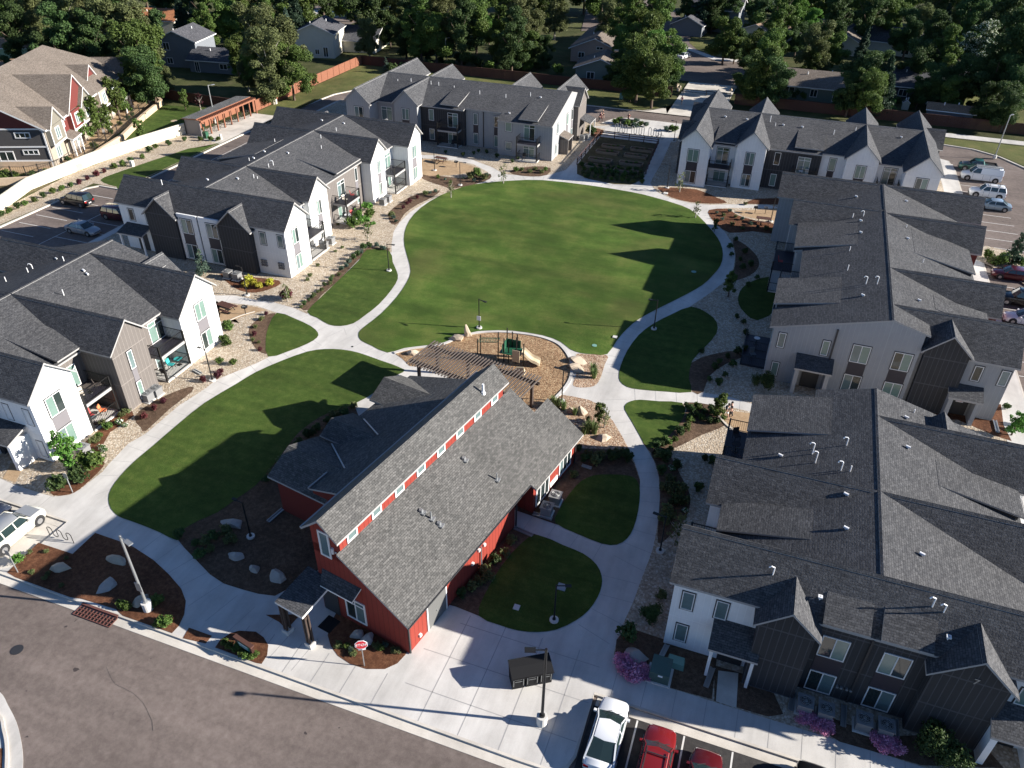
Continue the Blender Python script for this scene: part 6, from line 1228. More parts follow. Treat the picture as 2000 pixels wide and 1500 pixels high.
def car(kind, x, y, heading, col, label, rack=False, hoodcol=None, z=ZR, group='parked cars', roofcol=None, sunroof=False):
    k = KIND[kind]; L, W, H = k['L'], k['W'], k['H']; r = thing('parked_'+('van' if kind == 'van' else 'pickup' if kind == 'pickup' else 'car'), label, 'van' if kind == 'van' else 'pickup truck' if kind == 'pickup' else 'car', (x, y, z), heading, group)
    cb = k['cab']; h = L/2; w = W/2; gc = .2
    def ring(xx, ww, zt, zb): 
        return [(xx, -ww*.9, zb), (xx, -ww, zb+.12), (xx, -ww, zt-.28), (xx, -ww*.96, zt-.1), (xx, -ww*.82, zt-.02), (xx, 0, zt), (xx, ww*.82, zt-.02), (xx, ww*.96, zt-.1), (xx, ww, zt-.28), (xx, ww, zb+.12), (xx, ww*.9, zb)]
    hd, bl, dk = k['hood'], k['belt'], k['deck']
    rings = [ring(-h, w*.80, dk-.14, .42), ring(-h+.06, w*.91, dk-.06, .3), ring(-h+.35, w*.97, dk, gc), ring(cb[0]+.05, w, max(dk, bl), gc), ring(-.2, w, bl, gc), ring(cb[3], w, bl-.02, gc), ring(h-.75, w*.98, hd-.03, gc), ring(h-.25, w*.90, hd-.12, gc), ring(h-.06, w*.78, hd-.26, .28), ring(h, w*.62, hd-.36, .4)]
    bm = loft(rings); bmpart('body', bm, [col], r)
    # cabin glass
    zt = H; tw = w*.74; bw = w*.93
    x0, x1, x2, x3 = cb; zb = bl-.03
    bm = loft([[(x0, -bw, zb), (x3, -bw, zb), (x3+.12, 0, zb), (x3, bw, zb), (x0, bw, zb), (x0-.06, 0, zb)], [(x1, -tw, zt-.05), (x2, -tw, zt-.05), (x2+.1, 0, zt-.04), (x2, tw, zt-.05), (x1, tw, zt-.05), (x1-.05, 0, zt-.04)]])
    bmpart('windows', bm, ['car_glass'], r, False)
    rc = roofcol or col; bm = loft([[(x1+.02, -tw-.02, zt-.1), (x2+.02, -tw-.02, zt-.1), (x2+.14, 0, zt-.07), (x2+.02, tw+.02, zt-.1), (x1+.02, tw+.02, zt-.1), (x1-.07, 0, zt-.08)], [(x1+.12, -tw*.88, zt-.02), (x2-.12, -tw*.88, zt-.02), (x2-.05, 0, zt+.01), (x2-.12, tw*.88, zt-.02), (x1+.12, tw*.88, zt-.02), (x1+.07, 0, zt+.01)]])
    ro = bmpart('roof', bm, [rc], r)
    for s in (-1, 1):
        q = MB()
        q.bar((x3+.02, s*bw*1.0, zb), (x2+.02, s*(tw+.01), zt-.06), .07, .05); q.bar((x0, s*bw*1.0, zb), (x1, s*(tw+.01), zt-.06), .12 if kind != 'fastback' else .09, .07)
        q.bar((x0-.05, s*bw*1.0, zb+.02), (x3+.05, s*bw*1.0, zb+.02), .04, .05); q.bar((x1-.03, s*(tw+.012), zt-.07), (x2+.03, s*(tw+.012), zt-.07), .05, .05)
        nb_ = (-.05,) if kind in ('sedan', 'fastback') else (-.15, -1.15) if kind in ('wagon', 'suv') else ()
        for xb in nb_: q.bar((xb, s*bw*1.0, zb), (xb-.03, s*(tw+.01), zt-.06), .09, .05)
        if kind == 'van': part('pillars', q, col, r, True); q = MB(); q.hexa([(x0, s*bw-.02, zb), (.35, s*bw-.02, zb), (.35, s*bw+.03, zb), (x0, s*bw+.03, zb)], [(x1, s*tw-.02, zt-.07), (.3, s*tw-.02, zt-.07), (.3, s*tw+.05, zt-.07), (x1, s*tw+.05, zt-.07)])
        part('pillars', q, col, r, True)
    for sx in (-1, 1):
        for s in (-1, 1):
            wx = sx*(L*.5-.86); q = MB(); rad = .33 if kind in ('sedan', 'fastback', 'wagon') else .38
            q.cyl((wx, s*(w-.2), rad), (wx, s*(w+.015), rad), rad, rad, 20); wo = part('wheel', q, 'tyre', r, True)
            q = MB(); q.cyl((wx, s*(w+.0), rad), (wx, s*(w+.03), rad), rad*.62, rad*.58, 10); part('rim', q, 'rim', wo, True)
            q = MB(); q.cyl((wx, s*(w-.06), rad+.03), (wx, s*(w+.006), rad+.03), rad+.07, rad+.07, 20); part('wheel_arch', q, 'trim_dark', r, True)
    for s in (-1, 1):
        q = MB(); q.hexa([(h-.28, s*w*.55-.14, hd-.36), (h-.1, s*w*.55-.14, hd-.36), (h-.1, s*w*.55+.14, hd-.36), (h-.28, s*w*.55+.14, hd-.36)], [(h-.3, s*w*.6-.14, hd-.17), (h-.16, s*w*.6-.14, hd-.2), (h-.16, s*w*.6+.14, hd-.2), (h-.3, s*w*.6+.14, hd-.17)]); part('headlight', q, 'light_clear', r, True)
        q = MB(); q.box(-h-.01, -h+.12, s*w*.72-.14, s*w*.72+.14, dk-.34, dk-.16); part('taillight', q, 'light_red', r, True)
        q = MB(); q.box(x3-.25, x3-.1, s*(w+.0), s*(w+.17), bl, bl+.13); part('mirror', q, col, r, True)
    q = MB(); q.box(-h-.03, -h+.1, -w*.8, w*.8, .3, .46); q.box(h-.12, h+.03, -w*.6, w*.6, .3, .45); part('bumper', q, 'trim_dark' if kind in ('suv', 'van', 'pickup') else col, r, True)
    for xd in ((cb[3]-.35, -.1, -1.15) if kind != 'pickup' else (cb[3]-.3, -.72)):
        for s in (-1, 1): q = MB(); q.box(xd-.012, xd+.012, s*(w+.001), s*(w+.006), .35, bl-.12); part('door_seam', q, 'trim_dark', r, True)
    q = MB(); q.bar((x3+.14, -.55, zb+.06), (x3-.12, -.05, zb+.15), .03, .02); q.bar((x3+.14, .05, zb+.06), (x3-.12, .5, zb+.15), .03, .02); part('wipers', q, 'trim_dark', r, True)
    q = MB(); q.box(-h-.02, -h+.05, -.2, .2, .55, .67); part('number_plate', q, 'sign_white', r, True)
    if hoodcol: q = MB(); q.slab([(x3+.15, -w*.8, hd+.02), (h-.35, -w*.75, hd-.06), (h-.35, w*.75, hd-.06), (x3+.15, w*.8, hd+.02)], .03, 0, 0); part('bonnet', q, hoodcol, r, True)
    if rack:
        q = MB()
        for s in (-1, 1): q.bar((x1+.3, s*tw*.85, zt+.05), (x2-.2, s*tw*.85, zt+.05), .04)
        for xx in (x1+.7, x2-.45): q.bar((xx, -tw*.85, zt+.07), (xx, tw*.85, zt+.07), .05)
        part('roof_rack', q, 'trim_dark', r, True)
    if sunroof: q = MB(); q.box(-.1, .35, -.35, .35, zt+.0, zt+.02); part('sunroof', q, 'car_glass', r, True)
    if kind == 'pickup':
        q = MB(); q.box(-h+.12, cb[0]-.1, -w*.82, w*.82, dk-.04, dk+.015); part('cargo_bed', q, 'bin_black', r, True)
        q = MB(); 
        for s in (-1, 1): q.box(-h+.05, cb[0]-.1, s*w*.9-.05, s*w*.9+.05, dk, dk+.12)
        q.box(-h+.02, -h+.12, -w*.9, w*.9, dk, dk+.12); part('bed_rail', q, 'tyre', r, True)
    if kind == 'van':
        q = MB()
        for s in (-.55, .55): q.bar((-2.4, s, zt+.12), (1.0, s, zt+.12), .05)
        for i in range(5): q.bar((-2.3+i*.8, -.55, zt+.12), (-2.3+i*.8, .55, zt+.12), .04); q.bar((-2.3+i*.8, .55, zt), (-2.3+i*.8, .55, zt+.12), .04)
        q.box(-2.5, 1.1, .25, .5, zt+.14, zt+.2); part('ladder_rack', q, 'metal_grey', r, True)
    return r
NY = R(90)
car('fastback', -2.85, 25.25, NY, 'p_white', 'white two door car parked beside the concrete kerb at the bottom')
car('wagon', 0.05, 24.35, NY, 'p_red', 'bright red wagon with roof rack parked next to the white car', rack=True)
car('sedan', 2.72, 24.0, NY, 'p_darkred', 'dark red car with a sunroof right of the red wagon', sunroof=True)
car('suv', 8.25, 25.05, NY, 'p_black', 'black car partly cut off at the bottom below the charcoal building'); car('sedan', 5.5, 23.0, NY, 'p_black', 'dark car just past the dark red car at the bottom edge')
car('suv', -47.35, 25.35, NY, 'p_cream', 'cream and grey suv parked beside the wavy bike rack at the left', roofcol='p_silver', hoodcol='p_silver')
car('sedan', -50.2, 25.0, NY, 'p_navy', 'dark blue car at the left edge behind the cream suv')
car('suv', -91.0, 75.6, R(180), 'p_black', 'black suv parked by the cream wall in the left lot')
car('sedan', -83.0, 68.6, R(0), 'p_silver', 'silver sedan in the left lot beside the near roof'); car('suv', -81.9, 73.8, R(0), 'p_maroon', 'dark maroon suv behind the white corner of the long building')
car('pickup', 28.6, 138.8, R(180), 'p_green', 'green pickup truck with an open black bed in the right lot', hoodcol='p_tan'); car('van', 28.6, 134.2, R(180), 'p_white', 'white work van with a ladder rack in the right lot')
car('suv', 28.6, 126.9, R(180), 'p_white', 'white suv beside the work van in the right lot', rack=True) ; car('sedan', 28.8, 121.9, R(180), 'p_bluegrey', 'pale blue sedan in the right lot behind the roof')
car('sedan', 28.1, 98.7, R(180), 'p_maroon', 'maroon sedan near the small tree island at the right edge'); car('suv', 28.0, 92.0, R(180), 'p_black', 'black suv at the right edge below the maroon sedan'); car('sedan', 27.9, 87.4, R(180), 'p_white', 'white car at the right edge behind the nearer roof')
car('sedan', -137, 244, R(10), 'p_silver', 'silver car on the distant street at the top left', z=ZR+.1) if False else None
p = g(639, 30); car('sedan', p.x, p.y, R(20), 'p_silver', 'silver car on the distant street near the orange roofed house', z=ZR+.06)
p = g(1336, 113); car('sedan', p.x, p.y, R(70), 'p_white', 'white car half hidden under trees on the back street', z=ZR+.06)
p = g(1156, 3); car('sedan', p.x, p.y, R(20), 'p_white', 'white car at the top edge among the trees', z=ZR+.06)
q = MB(); p = g(612, 5); q.box(p.x-.35, p.x+.35, p.y-.4, p.y+.4, ZR, 1.1); q.box(p.x-.4, p.x+.4, p.y-.45, p.y+.45, 1.1, 1.2); solo('wheelie_bin', q, 'leaf_bright', 'bright green wheelie bin on the distant pavement', 'trash bin', p)

# ================================================================== people (continuous skinned bodies)
def skin_body(name, chain, parent, mat, sub=2):
    """chain: list of (point, radius, parent index)"""
    me = bpy.data.meshes.new(name); me.from_pydata([c[0] for c in chain], [(i, c[2]) for i, c in enumerate(chain) if c[2] is not None], [])
    o = bpy.data.objects.new(name, me); COL.objects.link(o); m_ = o.modifiers.new('skin', 'SKIN'); m_.use_smooth_shade = True
    for i, c in enumerate(chain): me.skin_vertices[0].data[i].radius = (c[1], c[1]*(c[3] if len(c) > 3 else 1))
    me.skin_vertices[0].data[0].use_root = True
    s = o.modifiers.new('sub', 'SUBSURF'); s.levels = sub-1; s.render_levels = sub-1
    dg = bpy.context.evaluated_depsgraph_get(); dg.update(); m2 = bpy.data.meshes.new_from_object(o.evaluated_get(dg)); COL.objects.unlink(o); bpy.data.objects.remove(o)
    m2.materials.clear(); m2.materials.append(MATS[mat]); m2.polygons.foreach_set('use_smooth', [True]*len(m2.polygons))
    o = bpy.data.objects.new(name, m2); COL.objects.link(o); o.parent = parent; return o
def person(x, y, rz, label, top, legs, h=1.72, shorts=True, bend=.0, carry=None, z=0.01, arms=((.25, .1), (.2, .35)), stance=.12, hair='hair_dark', group=None):
    r = thing('person', label, 'person', (x, y, z), rz, group); s = h/1.72; S = lambda a: tuple(v*s for v in a); b = bend
    J = [(S((0, 0, .92)), .135*s, None, .75), (S((.03+b*.3, 0, 1.12)), .13*s, 0, .75), (S((.05+b*.7, 0, 1.36)), .15*s, 1, .7), (S((.06+b*.9, 0, 1.47)), .07*s, 2), (S((.08+b*1.0, 0, 1.55)), .075*s, 3), (S((.10+b*1.05, 0, 1.66)), .098*s, 4)]
    for sg, (fx, fz), st in ((1, arms[0], stance), (-1, arms[1], -stance)):
        i = len(J); J += [(S((.05+b*.7, sg*.19, 1.38)), .058*s, 2), (S((.06+b*.7+fx*.3, sg*.25, 1.12+fz*.2)), .042*s, i), (S((.1+b*.7+fx, sg*.2, .92+fz)), .034*s, i+1), (S((.16+b*.7+fx*1.2, sg*.19, .86+fz*1.1)), .038*s, i+2)]
        k = len(J)
        for f in range(5): J.append((S((.22+b*.7+fx*1.2+.02*(f % 3), sg*(.155+.018*f), .80+fz*1.1-.012*abs(f-2))), .009*s, k-1))
        i = len(J); J += [(S((st*.3, sg*.1, .80)), .095*s, 0), (S((st+.03, sg*.1, .47)), .06*s, i), (S((st*1.6-.02, sg*.1, .10)), .038*s, i+1), (S((st*1.6+.14, sg*.11, .035)), .036*s, i+2)]
    body = skin_body('body', J, r, 'skin')
    T2 = [(S((.0, 0, .95)), .155*s, None, .8), (S((.03+b*.3, 0, 1.12)), .15*s, 0, .8), (S((.05+b*.7, 0, 1.36)), .165*s, 1, .75), (S((.05+b*.7, .19, 1.39)), .08*s, 2), (S((.06+b*.7, .235, 1.24)), .065*s, 3), (S((.05+b*.7, -.19, 1.39)), .08*s, 2), (S((.06+b*.7, -.235, 1.24)), .065*s, 5)]
    skin_body('shirt', T2, r, top)
    zk = .5 if shorts else .1
    P2 = [(S((0, 0, .93)), .155*s, None, .85)]
    for sg, st in ((1, stance), (-1, -stance)): i = len(P2); P2 += [(S((st*.3, sg*.1, .80)), .115*s, 0), (S((st*(.8 if shorts else 1)+.02, sg*.1, .56 if shorts else .47)), (.095 if shorts else .08)*s, i)]; 
    if not shorts: P2 += [(S((stance*1.6-.02, .1, .12)), .06*s, 2), (S((-stance*1.6-.02, -.1, .12)), .06*s, 4)]
    skin_body('shorts' if shorts else 'trousers', P2, r, legs)
    c = Vector(S((.08+b*1.05, 0, 1.69))); bm = bmesh.new(); bmesh.ops.create_uvsphere(bm, u_segments=12, v_segments=8, radius=.112*s)
    for v in bm.verts: v.co = Vector((v.co.x*1.05-.015, v.co.y*.95, max(v.co.z, -.03)))+c
    bmpart('hair', bm, hair, r); q = MB()
    for sg in (1, -1): q.box(c.x+.1*s, c.x+.112*s, sg*.035*s-.012, sg*.035*s+.012, c.z-.04*s, c.z-.02*s)
    q.box(c.x+.1*s, c.x+.13*s, -.012*s, .012*s, c.z-.07*s, c.z-.03*s); q.box(c.x+.095*s, c.x+.105*s, -.025*s, .025*s, c.z-.095*s, c.z-.085*s); part('face', q, 'hair_dark', r, True)
    if carry: q = MB(); q.box(.3, .55, -.18, .2, .95, 1.2); part('bag', q, carry, r, True)
    return r
p = g(1415, 818); person(p.x, p.y, R(-20), 'person in a grey top and white shorts on the patio kerb, left of two', 'cloth_grey', 'cloth_white', stance=.2, bend=.1); p = g(1426, 816); person(p.x, p.y, R(200), 'person in dark clothes holding a dark bag on the patio, right of two', 'cloth_black', 'cloth_black', shorts=False, carry='bin_black')
p = g(1170, 238, ZR); person(p.x, p.y, R(60), 'person in dark maroon clothes bending over beside a bicycle near the back drive', 'p_maroon', 'cloth_black', shorts=False, bend=.3, z=ZR+.01); p = g(1178, 232, ZR); person(p.x, p.y, R(200), 'person in black with a pink bag near the back drive', 'cloth_black', 'cloth_black', h=1.75, carry='leaf_pink', z=ZR+.01)
p = g(1174, 236, ZR); bicycle(p.x, p.y, R(120), 'red bicycle held by people near the back drive', frame='p_red')
p = g(1227, 240); person(p.x, p.y, R(90), 'person in a coral top behind the shrubs of the traffic island', 'cloth_red', 'cloth_black'); q = MB(); q.box(p.x-1.2, p.x+1.2, p.y-1.4, p.y-.8, .5, .95); q.box(p.x-1.0, p.x-.9, p.y-1.4, p.y-.8, 0, .5); q.box(p.x+.9, p.x+1.0, p.y-1.4, p.y-.8, 0, .5); solo('planter_table', q, 'trim_dark', 'dark table among the shrubs on the traffic island', 'table', p)
p = g(1331, 205, 0); person(p.x, p.y, R(250), 'person in a pink top walking on the north driveway', 'leaf_pink', 'cloth_grey')
# ================================================================== plants
def leafmesh(name, rnd, blobs, n, size, mat, up=.0, flat=1.0, shell=.75):
    """leaf clumps: n small faces spread over lumpy blobs (centre, radii)"""
    v = []; f = []; uv = []; tot = sum((b[1][0]*b[1][2]) for b in blobs)
    for (c, rr) in blobs:
        k = int(n*(rr[0]*rr[2])/tot); tone = rnd.random()
        for _ in range(k):
            d = Vector((rnd.gauss(0, 1), rnd.gauss(0, 1), rnd.gauss(0, 1)*1.0)).normalized(); q = rnd.random()**.45 if rnd.random() > .2 else rnd.random()
            q = shell*q+(1-shell)*rnd.random(); p = Vector(c)+Vector((d.x*rr[0]*q, d.y*rr[1]*q, d.z*rr[2]*q))
            nn = (d+Vector((rnd.gauss(0, .6), rnd.gauss(0, .6), rnd.gauss(0, .6)+.4))).normalized(); t = nn.cross(Vector((rnd.gauss(0, 1), rnd.gauss(0, 1), rnd.gauss(0, 1)))).normalized(); b = nn.cross(t)
            s = size*rnd.uniform(.6, 1.5); i = len(v); bend = nn*s*.25
            v += [tuple(p-t*s*.55), tuple(p-b*s*.42+bend), tuple(p+t*s*.6), tuple(p+b*s*.42+bend)]; f.append((i, i+1, i+2, i+3)); a = min(1, max(0, tone*.6+rnd.random()*.55)); z = rnd.random(); uv += [(a, z)]*4
    me = bpy.data.meshes.new(name); me.from_pydata(v, [], f); me.materials.append(MATS[mat]); l = me.uv_layers.new(name='UVMap'); l.data.foreach_set('uv', [c for t in uv for c in t]); return me
def trunkmesh(name, rnd, h, r0, limbs, top):
    q = MB(); pts = [Vector((0, 0, -.1))]; n = 5
    for i in range(1, n+1): pts.append(Vector((rnd.uniform(-.12, .12)*h*.12*i/n, rnd.uniform(-.12, .12)*h*.12*i/n, top*i/n)))
    for i in range(n): q.cyl(pts[i], pts[i+1], r0*(1-.15*i), r0*(1-.15*(i+1)), 8, cap=False)
    for i in range(limbs):
        a = i*2.4+rnd.random(); b = pts[3]+(pts[5]-pts[3])*(i/limbs); L = h*rnd.uniform(.16, .26); m_ = b+Vector((math.cos(a)*L*.5, math.sin(a)*L*.5, L*.45)); e = m_+Vector((math.cos(a)*L*.4, math.sin(a)*L*.4, L*.5))
        q.cyl(b, m_, r0*.4, r0*.25, 6, cap=False); q.cyl(m_, e, r0*.25, r0*.08, 5, cap=False)
    return q
TREE = {}
def treekind(key, mat, h, w, n, size, style='round', bark='bark', seed=1):
    rnd = random.Random(seed); bl = []
    if style == 'round':
        for i in range(34):
            a = rnd.uniform(0, 6.28); t = rnd.random(); rr = w*.5*rnd.uniform(.2, .88)*(1.05-.55*abs(t-.35)*1.4); z = h*(.2+.72*t); k = rnd.uniform(.5, 1.25); bl.append(((math.cos(a)*rr, math.sin(a)*rr, z), (w*.14*k, w*.14*k*rnd.uniform(.8, 1.2), h*.085*k)))
        bl.append(((0, 0, h*.5), (w*.24, w*.24, h*.24)))
    elif style == 'tall':
        for i in range(38):
            a = rnd.uniform(0, 6.28); t = i/38; rr = w*.46*rnd.uniform(.25, 1)*math.sin(math.pi*(.22+.68*t)); z = h*(.13+.84*t); k = rnd.uniform(.5, 1.3); bl.append(((math.cos(a)*rr, math.sin(a)*rr, z), (w*.14*k, w*.14*k, h*.065*k)))
        bl.append(((0, 0, h*.5), (w*.17, w*.17, h*.3)))
    elif style == 'cone':
        for i in range(16):
            t = i/16; z = h*(.08+.88*t); rr = w*.5*(1-t)**.9+.12
            for k in range(3): a = rnd.uniform(0, 6.28); bl.append(((math.cos(a)*rr*.5, math.sin(a)*rr*.5, z), (rr*.62, rr*.62, h*.045)))
    elif style == 'bush':
        for i in range(9):
            a = rnd.uniform(0, 6.28); rr = w*.5*rnd.uniform(.1, .6); bl.append(((math.cos(a)*rr, math.sin(a)*rr, h*rnd.uniform(.3, .62)), (w*.22, w*.22, h*.3*rnd.uniform(.7, 1.2))))
    cm = leafmesh('crown_'+key, rnd, bl, n, size, mat)
    tm = None
    if style != 'bush':
        q = trunkmesh('trunk', rnd, h, .022*h+.03 if style != 'cone' else .015*h+.03, 0 if style == 'cone' else 6, h*(.62 if style != 'cone' else .9)); tm = q.mesh('trunk_'+key, bark)
    TREE[key] = (cm, tm, h, w)
def tree(key, x, y, s, label, cat='tree', name='tree', group=None, rz=None, z=0.0, sxy=1.0):
    cm, tm, h, w = TREE[key]
    if tm is None:
        o = bpy.data.objects.new(name, cm); COL.objects.link(o); o.location = (x, y, z); o.scale = (s*sxy, s*sxy, s); o.rotation_euler = (0, 0, rz if rz is not None else random.uniform(0, 6.28)); return tag(o, label, cat, group)
    r = thing(name, label, cat, (x, y, z), rz if rz is not None else random.uniform(0, 6.28), group); r.scale = (s*sxy, s*sxy, s)
    for nm, me in (('trunk', tm), ('crown', cm)): o = bpy.data.objects.new(nm, me); COL.objects.link(o); o.parent = r
    return r
for i in range(3):
    treekind('rd%d' % i, ('leaf_mid', 'leaf_dark', 'leaf_mid')[i], 14, 12.0, 17000, .33, 'round', seed=10+i); treekind('tl%d' % i, ('leaf_mid', 'leaf_dark', 'leaf_dark')[i], 18, 11.5, 19000, .34, 'tall', seed=20+i)
treekind('ol', 'leaf_olive', 15, 11.5, 16000, .31, 'round', 'bark_pale', 31); treekind('ol2', 'leaf_olive', 18, 12.5, 19000, .31, 'tall', 'bark_pale', 33); treekind('br', 'leaf_bright', 12, 10.5, 14000, .31, 'round', seed=35); treekind('bl', 'leaf_blossom', 15, 12, 16000, .32, 'tall', seed=37)
treekind('cn', 'leaf_conifer', 14, 7, 13000, .32, 'cone', seed=41); treekind('cb', 'leaf_blue', 11, 5.5, 10000, .28, 'cone', seed=43); treekind('sm', 'leaf_mid', 4.2, 2.6, 1500, .2, 'round', seed=45); treekind('sb', 'leaf_bright', 3.6, 2.4, 1200, .2, 'round', seed=47); treekind('sc', 'leaf_conifer', 3.2, 1.7, 1500, .13, 'cone', seed=49); treekind('sg', 'leaf_mid', 3.0, 1.4, 420, .18, 'round', seed=51)
treekind('spr', 'leaf_blue', 3.4, 2.0, 1300, .13, 'cone', seed=52); treekind('thin', 'leaf_olive', 2.6, 1.4, 160, .15, 'round', 'bark_pale', 53); treekind('bare', 'leaf_purple', 3.0, 1.6, 120, .12, 'round', 'bark_pale', 54)
for k, m_, h, w, n, s in (('b_dk', 'leaf_dark', .9, 1.1, 420, .13), ('b_gr', 'leaf_mid', .85, 1.2, 420, .14), ('b_bl', 'leaf_blue', .7, 1.0, 360, .12), ('b_pu', 'leaf_purple', .9, 1.0, 340, .13), ('b_ye', 'leaf_yellow', .9, 1.3, 480, .14), ('b_pk', 'leaf_pink', .6, 1.4, 1500, .075), ('b_big', 'leaf_dark', 2.6, 3.2, 3200, .16), ('b_br', 'leaf_bright', .9, 1.3, 420, .14), ('b_wh', 'leaf_white', .6, .9, 260, .12), ('b_rd', 'leaf_red', .8, 1.0, 300, .12), ('b_ol', 'leaf_olive', .8, 1.1, 360, .13)): treekind(k, m_, h, w, n, s, 'bush', seed=hash(k) % 97 if False else sum(map(ord, k)))
# grass tuft: long thin blades
def tuftmesh(name, rnd, h, w, n, mat):
    v = []; f = []; uv = []
    for _ in range(n):
        a = rnd.uniform(0, 6.28); r0 = w*.18*rnd.random(); r1 = w*.5*rnd.uniform(.3, 1); hh = h*rnd.uniform(.6, 1.1); b = Vector((math.cos(a), math.sin(a), 0)); t = Vector((-b.y, b.x, 0))*.02*h; i = len(v)
        p0, p1, p2 = b*r0, b*(r0+(r1-r0)*.45)+Vector((0, 0, hh*.7)), b*r1+Vector((0, 0, hh)); v += [tuple(p0-t), tuple(p0+t), tuple(p1+t), tuple(p1-t), tuple(p2)]; f += [(i, i+1, i+2, i+3), (i+3, i+2, i+4)]; uv += [(rnd.random(), .3)]*7
    me = bpy.data.meshes.new(name); me.from_pydata(v, [], f); me.materials.append(MATS[mat]); l = me.uv_layers.new(name='UVMap'); l.data.foreach_set('uv', [c for t in uv for c in t][:len(l.data)*2]); return me
TREE['g_gr'] = (tuftmesh('tuft_a', random.Random(61), 1.2, 1.4, 160, 'leaf_grass'), None, 1, 1); TREE['g_bl'] = (tuftmesh('tuft_b', random.Random(62), .6, .9, 130, 'leaf_blue'), None, 1, 1)

def shrubs(label, group, key, pts, s=1.0, name='shrub', cat='shrub', js=.2):
    for q in pts:
        p = g(q[0], q[1]); k = key if isinstance(key, str) else random.choice(key); sc = (q[2] if len(q) > 2 else 1)*s*random.uniform(1-js, 1+js)
        tree(k, p.x, p.y, sc, label, cat, name, group)
def shrubrow(label, group, key, a, b, n, jit=3, s=1.0, **k):
    shrubs(label, group, key, [(a[0]+(b[0]-a[0])*i/(n-1)+random.uniform(-jit, jit), a[1]+(b[1]-a[1])*i/(n-1)+random.uniform(-jit*.5, jit*.5)) for i in range(n)], s, **k)
# --- specimen trees and shrubs in the court
def t1(key, u, v, s, label, z=0, **k): p = g(u, v); return tree(key, p.x, p.y, s, label, **k)
t1('sb', 135, 915, 1.0, 'bright green young tree at the corner of the near left white gable'); t1('b_gr', 182, 915, 2.2, 'dense green shrub right of the young tree by the wide walk', cat='shrub', name='shrub'); t1('b_dk', 155, 945, 1.9, 'dark green low shrub beside the wide walk corner', cat='shrub', name='shrub'); t1('b_dk', 122, 957, 1.9, 'dark green low shrub left of the thin sign post', cat='shrub', name='shrub')
t1('sm', 1170, 827, .55, 'small young tree in the rock bed right of the clubhouse roof'); t1('thin', 1180, 835, .9, 'thin bare sapling in the rock bed right of the clubhouse'); t1('sm', 1400, 822, .7, 'leafy young tree beside the two people on the patio'); t1('sm', 1422, 580, .75, 'young dark tree on the outer edge of the curved path')
t1('thin', 1358, 425, 1.0, 'pale young sapling at the right edge of the oval lawn'); t1('thin', 1327, 375, 1.2, 'pale young tree in front of the top right white gable'); t1('thin', 983, 358, 1.2, 'thin yellowish sapling at the top of the oval lawn'); t1('thin', 881, 386, 1.1, 'thin sapling at the upper left of the oval path'); t1('thin', 719, 470, 1.1, 'thin bare sapling in the gravel above the left oval lawn', ); t1('sm', 1395, 452, .45, 'small green tree at the path edge by the red mulch')
t1('spr', 398, 535, 1.0, 'small blue spruce against the two white window bays'); t1('bare', 270, 745, .01, 'x') if False else None
t1('sc', 1973, 517, 1.4, 'young conifer shaped tree on the parking island at the right edge'); t1('sb', 1975, 850, .75, 'round bright green young tree at the right edge walk'); t1('cb', 1738, 212, .01, 'x') if False else None
t1('thin', 1318, 1065, 1.3, 'pale leafed young tree in the shaded bed by the lower right building')
t1('thin', 562, 590, .9, 'purple leafed tall shrub by the upper gravel bed'); t1('b_pu', 562, 585, 1.9, 'dark purple shrub in the gravel below the white building corner', cat='shrub', name='shrub')
t1('sm', 279, 278, .95, 'young tree on the lawn between the stone wall and the cream wall'); t1('sm', 363, 215, .9, 'young green tree in front of the dark fence, left'); t1('bare', 393, 218, 1.2, 'thin reddish young tree in front of the dark fence, right'); t1('spr', 755, 142, 1.0, 'small conifer on the far lawn near the dark fence'); t1('sm', 618, 168, .6, 'small tree by the cedar fence on the far lawn')
for u, v, s, lb in ((165, 275, 1.1, 'green tree nearest the corner of the brown townhouses'), (190, 262, 1.25, 'second green tree in front of the brown townhouses'), (210, 255, .9, 'third small green tree in front of the brown townhouses'), (232, 228, 1.35, 'fourth green tree in front of the brown townhouses'), (258, 205, 1.3, 'fifth green tree in front of the brown townhouses'), (280, 190, 1.35, 'sixth green tree at the far end of the brown townhouses'), (245, 222, .9, 'low green tree between the fourth and fifth by the brown townhouses')):
    t1('sm', u+3, v+5, s*1.3, lb)
Y = 'b_ye'; shrubs('yellow green shrub below the meter wall of the long building', 'yellow shrubs', Y, [(480, 560), (497, 556), (505, 563), (529, 558), (486, 550)], 1.0)
shrubs('low blue green shrub along the upper edge of the left oval lawn', 'shrubs edging the left oval lawn', ['b_bl', 'b_dk'], [(745, 486), (735, 482), (750, 488), (722, 484), (712, 488), (705, 495), (698, 500), (690, 507), (683, 515), (676, 522), (668, 528)], .95)
shrubrow('small dark tuft along the left oval lawn', 'dark tufts by the left oval lawn', ['b_ol', 'b_dk'], (660, 538), (590, 600), 12, 4, .6, name='low_plant', cat='low plant')
shrubs('green shrub beside the ground patio of the long building', 'patio shrubs of the long building', ['b_gr', 'b_br'], [(718, 410, 1.8), (722, 425, 1.6), (690, 445, 1.8), (710, 438, 1.5), (702, 425, 1.3), (716, 447, 1.1), (728, 440, .8)])
shrubs('low shrub in the brown bed left of the curved path', 'bed left of the curved path', ['b_bl', 'b_ol'], [(768, 428), (774, 434), (765, 422), (832, 380), (840, 378), (850, 376)], .9); shrubs('dark red shrub in the brown bed left of the curved path', 'red shrubs left of the curved path', 'b_pu', [(788, 408), (800, 396), (815, 388), (795, 400)], .8)
